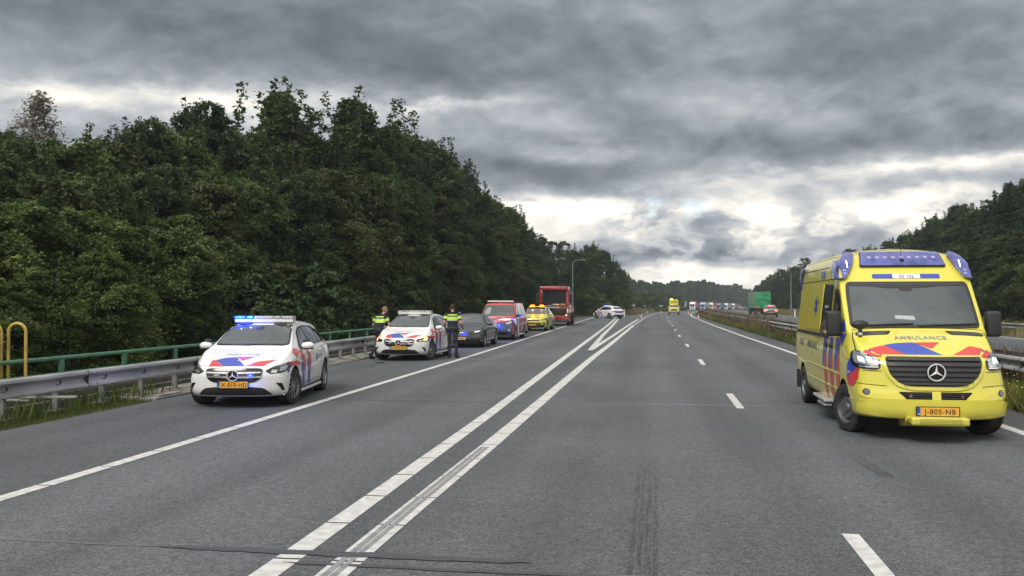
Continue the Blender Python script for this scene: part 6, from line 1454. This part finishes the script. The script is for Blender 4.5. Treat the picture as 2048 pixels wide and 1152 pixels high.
M_TARPG = noisy('green_tarpaulin', (.008, .20, .075), (.015, .28, .11), 1.5, .5, .2, 8)
M_TARPL = noisy('faded_green_tarpaulin', (.12, .22, .15), (.19, .30, .21), 2.5, .6, .3, 6, stretch=(4, 1, .3))
def green_lorry():
    r = empty('green_lorry', label='green curtain-sided lorry driving away on the opposite road, dark lettering on its back', cat='lorry')
    mb = MB(); mb.box((0, 0, 2.55), (13.6, 2.55, 2.85), M_TARPL, ch=.02); mb.box((0, 0, 1.05), (13.4, .9, .25), M_TRIM)
    for sg in (1, -1):
        for i in range(9): mb.box((-6+i*1.5, sg*1.28, 2.5), (.03, .015, 2.6), mat('strap', (.07, .12, .09), .7))
    t = mb.build('trailer', r, smooth=40)
    mb = MB(); mb.box((-6.83, 0, 2.55), (.05, 2.50, 2.78), M_TARPG, ch=.01); mb.box((-6.87, 0, 3.96), (.06, 2.55, .06), M_POST); mb.box((-6.86, .9, 1.30), (.03, .7, .26), mat('orange_board', (.42, .12, .03), .5))
    d = mb.build('rear_doors', r, smooth=40)
    mb = MB(); vs, fs = text2d('JOST', .34, 0, 1.15, .02); K = mat('dark_green_print', (.004, .055, .03), .5)
    mb.add([(-6.862, -.42-u*1.05, 3.42+v) for u, v in vs], fs, K); vs, fs = text2d('group', .12); mb.add([(-6.862, .85-u, 3.72+v) for u, v in vs], fs, V_WHITE)
    mb.tube([(-6.862, 1.2, 2.25), (-6.862, .7, 2.55), (-6.862, .15, 2.72), (-6.862, -.3, 2.45), (-6.862, -.7, 2.4), (-6.862, -1.1, 2.5)], [.03, .06, .07, .06, .05, .02], K, 6); mb.tube([(-6.862, -.65, 2.75), (-6.862, -1.1, 2.5), (-6.862, -.75, 2.1)], .05, K, 6)
    mb.tube([(-6.862, .25, 2.2), (-6.862, .5, 1.8), (-6.862, .15, 1.5), (-6.862, .1, 1.2)], .05, K, 6); mb.build('door_print', d, smooth=30)
    mb = MB(); mb.box((-6.8, 0, .62), (.12, 2.4, .14), M_TRIM)
    for sg in (1, -1): mb.box((-6.87, sg*1.0, .78), (.03, .4, .12), M_TAIL)
    mb.build('rear_bumper', r); truck_wheels(r, (-5.6, -4.3, -3.0, 3.4, 7.2)); lc = empty('tractor_unit'); lc.parent = r
    mb = MB(); mb.box((8.1, 0, 2.1), (2.1, 2.48, 3.3), M_TARPG, ch=.12); mb.build('cab', r, smooth=40); bpy.data.objects.remove(lc); return r
def grey_trailer():
    r = empty('box_lorry', label='plain grey box lorry standing at the bend behind the yellow pickup', cat='lorry', group=None)
    mb = MB(); mb.box((0, 0, 2.5), (11, 2.5, 2.9), noisy('grey_panel', (.24, .26, .27), (.33, .35, .35), 1.2, .5, 0, stretch=(1, 1, .3)), ch=.03); mb.box((0, 0, .95), (10.6, .9, .25), M_TRIM); mb.build('box_body', r, smooth=40)
    mb = MB()
    for k in (-1.245, 0, 1.245): mb.box((-5.51, k, 2.5), (.03, .05, 2.85), M_POST)
    mb.box((-5.5, 0, .7), (.1, 2.4, .12), M_TRIM); mb.build('rear_door_frame', r); truck_wheels(r, (-4, -2.7, 4.6)); mb = MB(); mb.box((6.8, 0, 1.9), (2.0, 2.4, 2.9), P_WHITE, ch=.12); mb.build('cab', r, smooth=40); return r
# ================================================= PLACING THE VEHICLES
def putp(r, px, Y, hd, X=None):
    x = PX(px, Y) if X is None else X; r.location = (x, Y, gz(Y)); r.rotation_euler = (0, 0, math.atan2(hd[1], hd[0]))
V1 = police_car('white police car with blue lights flashing, nearest on the left hard shoulder', 'X-810-HD', lit_bar=(0, 1), grille_blue=True, steer=R(-14))
V1.put(586.6, 807.6, .86, 1, (.149, -.989))
V2 = police_car('white police car with orange indicators lit, standing between the two officers', 'K-493-ZH', orange=True, steer=R(-22))
V2.put(862, 719.9, .86, 1, (.0, -1))
AM = ambulance(); AM.put(1692, 862, 1.0, -1, (-.012, -1))
SD = dark_sedan(); SD.put(968.8, 694.6, .88, 1, (.0, -1))
FV = fire_van(); FV.put(1030.6, 679.5, .9, 1, (.0, -1)); 
HV = police_car('white police car almost hidden behind the red van, only its rear wheel and side showing', 'Z-207-VB'); HV.put(1054, 665.8, 3.59, 1, (.02, -1))
YS = yellow_suv(); YS.put(1094.7, 661.6, .85, 1, (-.03, -1))
RT = red_truck(); putp(RT, 1108, 74.3, (.02, -1))
FP = police_car('small distant white police car standing broadside across the exit lane, one blue light on', 'P-655-GR', lit_bar=(3,)); FP.put(1192, 636.5, .86, 1, (-.62, .78))
PU = pickup(); putp(PU.root, 1348, 158, (-.01, -1))
SV = tail_suv(); putp(SV.root, 1541, 131, (.12, 1))
GLR = green_lorry(); putp(GLR, 1526, 170, (.02, 1), X=PX(1526.5, 163)+.1)
GT = grey_trailer(); putp(GT, 1360, 380, (-.22, 1))
P_LBLUE = paint('paint_light_blue', (.22, .36, .55)); P_CREAM = paint('paint_cream', (.62, .58, .48)); P_MBLUE = paint('paint_mid_blue', (.05, .11, .28)); P_TEAL = noisy('teal_tarp', (.05, .12, .12), (.08, .16, .16), 1, .5); P_REDB = noisy('red_tarp', (.32, .05, .06), (.42, .08, .08), 1, .5); P_GREYB = noisy('blue_grey_tarp', (.09, .12, .16), (.13, .17, .21), 1, .5); P_GRB = noisy('pale_grey_box', (.28, .32, .33), (.36, .40, .40), 1, .5)
for px, Y, cm, bm_, lab, nm in ((1384.5, 440, P_WHITE, P_REDB, 'white lorry with a red trailer, first in the far queue', 'lorry'), (1405, 470, P_LBLUE, P_GRB, 'pale blue and white lorry second in the far queue', 'lorry'), (1420.5, 500, P_CREAM, P_REDB, 'cream white lorry third in the far queue', 'lorry'),
                           (1436, 535, P_MBLUE, P_TEAL, 'blue-cabbed lorry with a teal trailer in the far queue', 'lorry'), (1450.5, 570, P_WHITE, P_GRB, 'white lorry with a pale grey trailer in the far queue', 'lorry'), (1464.5, 605, P_WHITE, P_GREYB, 'white lorry with a blue-grey trailer, last big one in the far queue', 'lorry'), (1493, 690, P_MBLUE, P_GREYB, 'small dark blue lorry at the far end of the queue', 'lorry')):
    l = lorry(lab, cm, bm_); putp(l, px, Y, (-.17-(Y-440)*.0006, -.98))
for px, Y, pm, lab in ((1478, 560, P_RED, 'small red vehicle in the far queue behind the lorries'), (1485.5, 420, P_GREY, 'small dark car on the opposite road left of the green lorry'), (1428, 455, P_RED, 'tiny red car in the far queue between two lorries')):
    c = small_car(lab, pm); putp(c.root, px, Y, (-.3, -.95)); 
    if px == 1478: c.root.scale = (1.2, 1.2, 1.6)
# ================================================= PEOPLE
SKIN = mat('skin', (.42, .22, .15), .55); M_SHIRT = noisy('navy_uniform', (.008, .010, .018), (.018, .021, .032), 9, .85); M_TROU = noisy('navy_trousers', (.010, .013, .024), (.022, .027, .044), 7, .85)
M_HV = mat('hi_vis_yellow', (.46, .74, .05), .6); M_REFL = mat('reflective_grey', (.42, .45, .42), .5); M_BOOT = mat('black_boot', (.010, .010, .011), .45)
M_HAIR1 = mat('hair_cropped_light', (.20, .125, .085), .8); M_HAIR2 = mat('hair_dark_brown', (.025, .015, .010), .8)
def person(label, J, hair, bald, loc, rz, hand_pose):
    """J: joint positions (x right, y forward, z up). One continuous surface by voxel union."""
    root = empty('person', loc, rz, label=label, cat='person', group='police officers in uniform')
    mb = MB()
    def limb(pts, rs, n=12): mb.tube([J[p] if isinstance(p, str) else p for p in pts], rs, SKIN, n)
    def blob(c, d, rot=None): mb.ell(c, d, SKIN, 14, rot)
    pel, che, nck, hd = (Vector(J[k]) for k in ('pelvis', 'chest', 'neck', 'head')); sh = Vector(J['shR'])-Vector(J['shL']); hp = Vector(J['hipR'])-Vector(J['hipL'])
    ax = sh.normalized(); ang = math.atan2(ax.y, ax.x)
    def ring_body(sections):
        vs = []; fs = []; n = 20
        for c, hw, hd_, an in sections:
            for k in range(n):
                q = 2*math.pi*k/n; cx = math.copysign(abs(math.cos(q))**.8, math.cos(q))*hw; cy = math.copysign(abs(math.sin(q))**.85, math.sin(q))*hd_
                vs.append((c[0]+cx*math.cos(an)-cy*math.sin(an), c[1]+cx*math.sin(an)+cy*math.cos(an), c[2]))
        for j in range(len(sections)-1):
            for k in range(n): fs.append((j*n+k, j*n+(k+1) % n, (j+1)*n+(k+1) % n, (j+1)*n+k))
        fs += [list(range(n))[::-1], [(len(sections)-1)*n+k for k in range(n)]]; mb.add(vs, fs, SKIN)
    a2 = math.atan2(hp.y, hp.x)
    L = lambda t: pel.lerp(che, t)
    ring_body([(pel+Vector((0, 0, -.10)), .155, .115, a2), (pel+Vector((0, 0, -.03)), .185, .135, a2), (L(.12), .182, .135, a2), (L(.40), .160, .115, ang), (L(.70), .185, .125, ang), (L(1.0), .205, .130, ang), (che+Vector((0, 0, .10)), .195, .115, ang), (che+Vector((0, 0, .165)), .13, .085, ang), (che+Vector((0, 0, .195)), .07, .065, ang)])
    for s in 'LR':
        limb(['sh'+s, 'el'+s, 'wr'+s], [.066, .047, .031]); blob(J['sh'+s], (.078, .078, .075)); blob(J['el'+s], (.047, .047, .047))
        limb([Vector(J['sh'+s])+(Vector(J['el'+s])-Vector(J['sh'+s]))*.0, Vector(J['sh'+s]).lerp(Vector(J['el'+s]), .58)], [.075, .070])
        limb(['hip'+s, 'kn'+s, 'an'+s], [.098, .064, .047]); blob(J['kn'+s], (.066, .068, .07)); k = Vector(J['kn'+s]).lerp(Vector(J['an'+s]), .35); blob(k, (.062, .068, .12)); blob(Vector(J['hip'+s])+Vector((0, -.02, .03)), (.10, .12, .10))
        an = Vector(J['an'+s]); t = Vector(J['toe'+s]); limb([an+Vector((0, 0, .10)), an, Vector((an.x, an.y, .06))], [.056, .056, .055]); limb([Vector((an.x, an.y, .052))-(t-an).normalized()*.03, Vector((t.x, t.y, .042))], [.052, .042]); 
        # hand: palm, five fingers
        w = Vector(J['wr'+s]); e = Vector(J['el'+s]); d = (w-e).normalized(); side = Vector(hand_pose[s]).normalized(); side = (side-d*side.dot(d)).normalized(); pn = d.cross(side)
        pm = w+d*.05; M = Matrix((side, d, pn)).transposed(); mb.ell(pm, (.040, .055, .017), SKIN, 12, M)
        for i, (o, ln) in enumerate(((-.030, .060), (-.011, .072), (.010, .078), (.030, .070))):
            b = w+d*.088+side*o; mb.tube([b-d*.02, b+d*ln*.45+pn*.012, b+d*ln*.78+pn*.038, b+d*ln*.80+pn*.058], [.0105, .0095, .0088, .0075], SKIN, 8)
        b = w+d*.025+side*.034; mb.tube([b-side*.015, b+d*.025+side*.026+pn*.01, b+d*.055+side*.030+pn*.026], [.013, .0115, .009], SKIN, 8)
    # head
    limb([che+Vector((0, 0, .13)), nck, hd+Vector((0, 0, -.05))], [.064, .056, .054]); f = Vector(J['face']).normalized(); r = f.cross(Vector((0, 0, 1))).normalized(); u = r.cross(f)
    M = Matrix((r, f, u)).transposed(); mb.ell(hd+u*.02, (.076, .095, .108), SKIN, 18, M); mb.ell(hd-u*.055+f*.035, (.052, .055, .06), SKIN, 14, M)
    mb.tube([hd+f*.090+u*.015, hd+f*.112-u*.018, hd+f*.098-u*.028], [.010, .014, .010], SKIN, 8); mb.tube([hd+f*.085-u*.055-r*.02, hd+f*.094-u*.055, hd+f*.085-u*.055+r*.02], [.007, .009, .007], SKIN, 6)
    for k in (1, -1): mb.ell(hd+r*k*.078-f*.005-u*.005, (.010, .022, .032), SKIN, 10, M); mb.ell(hd+r*k*.032+f*.082+u*.022, (.014, .010, .009), SKIN, 8, M)
    b = mb.build('body', root, smooth=0)
    m = b.modifiers.new('r', 'REMESH'); m.mode = 'VOXEL'; m.voxel_size = .0085; m2 = b.modifiers.new('s', 'SMOOTH'); m2.iterations = 2; m2.factor = .5
    bpy.context.view_layer.update(); me = bpy.data.meshes.new_from_object(b.evaluated_get(bpy.context.evaluated_depsgraph_get())); b.modifiers.clear(); b.data = me
    me.materials.clear()
    for q in (SKIN, M_SHIRT, M_TROU, M_HV, M_REFL, M_BOOT, hair): me.materials.append(q)
    me.polygons.foreach_set('use_smooth', [True]*len(me.polygons))
    def seg(p, a, b_):
        a = Vector(a); b_ = Vector(b_); t = max(0, min(1, (p-a).dot(b_-a)/(b_-a).length_squared)); return (p-a.lerp(b_, t)).length, t
    zb = pel.z+.06
    for pl in me.polygons:
        c = Vector(pl.center); best = None
        cand = []
        for s in 'LR':
            d1, t1 = seg(c, J['sh'+s], J['el'+s]); cand.append((d1/.07, 'ua', t1)); d2, t2 = seg(c, J['el'+s], Vector(J['wr'+s]).lerp(Vector(J['el'+s]), -.7)); cand.append((d2/.05, 'fa', t2))
            d3, t3 = seg(c, J['hip'+s], J['kn'+s]); cand.append((d3/.09, 'leg', t3)); d4, t4 = seg(c, J['kn'+s], J['an'+s]); cand.append((d4/.06, 'leg', t4)); d5, t5 = seg(c, J['an'+s], (J['toe'+s][0], J['toe'+s][1], .04)); cand.append((d5/.06, 'leg', t5))
        d6, t6 = seg(c, pel, che+Vector((0, 0, .08))); cand.append((d6/.165, 'torso', t6)); d7, t7 = seg(c, che+Vector((0, 0, .20)), hd+Vector((0, 0, .03))); cand.append((d7/.075, 'head', t7))
        k = min(cand); kind = k[1]; zz = c.z-che.z
        if kind == 'head': mi = 0 if t7 > .10 else 1
        elif kind == 'fa': mi = 0
        elif kind == 'ua': mi = 0 if k[2] > .62 else (3 if .12 < k[2] < .40 else (4 if .40 <= k[2] < .47 else 1))
        elif kind == 'leg': mi = 5 if c.z < .17 else 2
        else: mi = 2 if c.z < zb-.02 else (3 if -.055 < zz < .045 else (4 if (-.075 < zz <= -.055 or .045 <= zz < .058) else (3 if .105 < zz < .135 else 1)))
        if mi == 2 and kind == 'torso' and c.z > zb-.02: mi = 1
        pl.material_index = mi
    # hair cap
    hb = MB(); vs = []; 
    hb.ell(hd+u*.032-f*.012, (.0815, .097, .106), hair, 20, M); hm = hb.build('hair', root, smooth=60); bm = bmesh.new(); bm.from_mesh(hm.data)
    cut = [v for v in bm.verts if (Vector(v.co)-hd).dot(f) > (.045 if not bald else .0) and (Vector(v.co)-hd).dot(u) < .085 or (Vector(v.co)-hd).dot(u) < -.045 or (bald and (Vector(v.co)-hd).dot(u) > .085)]
    bmesh.ops.delete(bm, geom=cut, context='VERTS'); bm.to_mesh(hm.data); bm.free()
    sm = hm.modifiers.new('s', 'SOLIDIFY'); sm.thickness = .006
    # collar, belt with holsters, radio
    q = MB(); q.lathe([(.070, -.02), (.066, .03), (.060, .03)], M_SHIRT, che+Vector((0, 0, .195)), 'z', 18); q.build('collar', root)
    q = MB(); n = 24; vs = []; fs = []
    for dz_ in (-.025, .025):
        for k in range(n): t = 2*math.pi*k/n; p = Vector((.193*math.cos(t), .146*math.sin(t), 0)); p = Matrix.Rotation(a2, 3, 'Z') @ p; vs.append(pel.lerp(che, .07)+p+Vector((0, 0, dz_)))
    for k in range(n): fs.append((k, (k+1) % n, n+(k+1) % n, n+k))
    q.add(vs, fs, M_BOOT); be = q.build('belt', root, smooth=60); sm = be.modifiers.new('s', 'SOLIDIFY'); sm.thickness = .008
    for sx_, dy, d in ((1, 0, (.06, .11, .20)), (-1, 0, (.055, .10, .17)), (.55, -.135, (.09, .045, .09)), (-.5, -.135, (.07, .045, .08))):
        q = MB(); p = Matrix.Rotation(a2, 3, 'Z') @ Vector((.20*sx_ if abs(sx_) == 1 else .2*sx_, dy, 0)); q.box(pel+p+Vector((0, 0, .0 if abs(sx_) < 1 else -.05)), d, M_BOOT, Matrix.Rotation(a2, 3, 'Z'), .012); q.build('belt_pouch', be, smooth=45)
    q = MB(); q.box(che+Matrix.Rotation(ang, 3, 'Z') @ Vector((0, -.135, .085)), (.16, .006, .035), V_WHITE, Matrix.Rotation(ang, 3, 'Z')); 
    vs, fs = text2d('POLITIE', .024, 0, 1.1, .004); M3 = Matrix.Rotation(ang, 3, 'Z'); q = MB(); q.add([che+M3 @ Vector((x, -.137, .083+y)) for x, y in vs], fs, M_REFL); q.build('back_lettering', root, smooth=0)
    return root
# officer seen from behind on the road edge, forearms bent forward
J2 = dict(pelvis=(0, 0, .98), chest=(0, .01, 1.33), neck=(0, .01, 1.56), head=(.0, .03, 1.69), face=(-.05, 1, -.05), shL=(-.205, .01, 1.44), shR=(.205, .01, 1.44), elL=(-.285, -.03, 1.17), elR=(.290, -.02, 1.17),
          wrL=(-.25, .13, .98), wrR=(.33, .17, 1.03), hipL=(-.10, 0, .93), hipR=(.10, 0, .93), knL=(-.105, .02, .51), knR=(.115, .03, .51), anL=(-.10, -.02, .09), anR=(.135, .0, .09), toeL=(-.12, .17, .04), toeR=(.185, .18, .04))
c = G(905, 716)
person('dark-haired police officer seen from behind, standing between the second police car and dark saloon', J2, M_HAIR2, False, (c.x, c.y, 0), R(6), {'L': (1, .2, 0), 'R': (-1, .2, 0)})
# officer leaning over the car's front wing, one foot back
J1 = dict(pelvis=(0, 0, .93), chest=(.10, .08, 1.27), neck=(.17, .12, 1.48), head=(.21, .15, 1.60), face=(.75, .55, -.40), shL=(-.10, .17, 1.38), shR=(.27, -.02, 1.38), elL=(-.17, .22, 1.11), elR=(.40, .03, 1.12),
          wrL=(-.02, .36, .98), wrR=(.58, .17, 1.0), hipL=(-.07, .07, .89), hipR=(.09, -.04, .89), knL=(.10, .30, .51), knR=(-.02, -.06, .49), anL=(.12, .26, .09), anR=(-.20, -.20, .10), toeL=(.26, .36, .04), toeR=(-.08, -.10, .04))
c = G(737, 718)
person('police officer with cropped fair hair leaning towards the second police car beside the guardrail', J1, M_HAIR1, False, (c.x+.25, c.y+.2, 0), R(8), {'L': (.3, -1, 0), 'R': (0, 1, .3)})

# ================================================= STREET FURNITURE
M_LAMPP = noisy('grey_lamp_post', (.13, .15, .145), (.20, .22, .215), 2, .55, .1, 20, metal=.2)
def street_lamp(label, px, Y, h, arm, X=None):
    x = PX(px, Y) if X is None else X; r = empty('street_lamp', (x, Y, hgt(x, Y)), label=label, cat='street lamp', group='street lamps along the motorway')
    mb = MB(); sg = 1 if arm > 0 else -1
    mb.tube([(0, 0, 0), (0, 0, 1.2), (0, 0, 1.25), (0, 0, h-.5), (sg*.12, 0, h-.15), (sg*.5, 0, h)], [.11, .11, .085, .06, .055, .05], M_LAMPP, 12); mb.build('post', r)
    mb = MB(); mb.tube([(sg*.4, 0, h-.02), (arm*.7, 0, h+.03), (arm, 0, h+.05)], [.045, .04, .035], M_LAMPP, 8); mb.build('arm', r)
    mb = MB(); mb.box((arm+sg*.2, 0, h+.05), (.75, .24, .11), M_LAMPP, ch=.04); mb.box((arm+sg*.2, 0, h-.01), (.5, .18, .03), M_CLEAR); mb.build('lamp_head', r, smooth=45); return r
street_lamp('grey street lamp with a short arm standing beside the red truck', 1145.5, 124, 7.6, 1.25)
street_lamp('grey street lamp behind the ambulance on the far verge of the opposite road', 1582, 165, 7.4, -.25)
M_CONE = mat('cone_orange_red', (.42, .07, .045), .6); M_CONEW = mat('cone_white', (.65, .65, .63), .5)
def cone(label, px, py):
    p = G(px, py); r = empty('traffic_cone', p, label=label, cat='traffic cone', group='traffic cones closing the road')
    mb = MB(); mb.box((0, 0, .025), (.42, .42, .05), M_CONE, ch=.015); mb.build('base', r)
    mb = MB(); P = lambda z: .155-.135*z/.75
    mb.lathe([(P(z), z) for z in (.05, .20)], M_CONE, axis='z'); mb.lathe([(P(z)+.002, z) for z in (.20, .36)], M_CONEW, axis='z'); mb.lathe([(P(z), z) for z in (.36, .50)], M_CONE, axis='z'); mb.lathe([(P(z)+.002, z) for z in (.50, .64)], M_CONEW, axis='z')
    mb.lathe([(P(z), z) for z in (.64, .75)]+[(.001, .755)], M_CONE, axis='z'); mb.build('cone', r); r.scale = (.85,)*3
cone('red and white traffic cone nearest to the end of the white gore line', 1283, 638); cone('red and white traffic cone on the left lane line beyond the distant police car', 1295, 627.5)
cone('red and white traffic cone just left of the yellow pickup', 1322, 627.5); cone('red and white traffic cone right of the yellow pickup on the lane', 1376.5, 630.5); cone('red and white traffic cone on the right edge line by the bend', 1397, 638)
def sign(label, px, Y, w, z, kind):
    x = PX(px, Y); r = empty('road_sign', (x, Y, hgt(x, Y)), label=label, cat='sign', group='small signs and posts on the left verge')
    mb = MB(); mb.tube([(0, 0, 0), (0, 0, z)], .05, M_POST, 6); mb.build('post', r); mb = MB(); mb.box((0, .06, z), (w*.62, .04, .28), mat('sign_back', (.26, .27, .26), .6), ch=.01); mb.build('panel', r)
sign('small pale sign panel on a post right of the distant police car', 1267, 205, 1.3, 1.7, 0); sign('tiny pale sign on the left verge behind the traffic cones', 1290, 240, .8, 1.6, 0); sign('pale low sign on the verge left of the yellow pickup', 1322, 235, 1.7, 1.6, 0)
def marker(label, px, Y, X=None):
    x = PX(px, Y) if X is None else X; r = empty('marker_post', (x, Y, hgt(x, Y)), label=label, cat='marker post', group='white verge marker posts')
    mb = MB(); mb.prism([(-.06, 0), (.06, 0), (.06, .80), (-.06, .88)], -.02, .02, V_WHITE); mb.build('post', r); mb = MB(); mb.box((0, -.023, .72), (.08, .006, .1), M_TAIL); mb.build('reflector', r); r.scale = (1.2,)*3
marker('white verge marker post just right of the distant police car', 1248.5, 130); marker('white verge marker post left of the ambulance on the far side of the opposite road', 1589.5, 128)
# ================================================= AIR
def haze(dens):
    mb = MB(); mb.box((100, 440, 12), (1500, 1000, 40), mat('haze_air', (1, 1, 1)))
    m = bpy.data.materials['haze_air']; N, L = m.node_tree.nodes, m.node_tree.links; N.clear()
    v = N.new('ShaderNodeVolumePrincipled'); v.inputs['Density'].default_value = dens; v.inputs['Color'].default_value = (.80, .88, .98, 1); v.inputs['Anisotropy'].default_value = .3
    o = N.new('ShaderNodeOutputMaterial'); L.new(v.outputs[0], o.inputs['Volume']); mb.build('haze', smooth=0, kind='stuff', label='thin grey air softening the far trees')
haze(.00045)
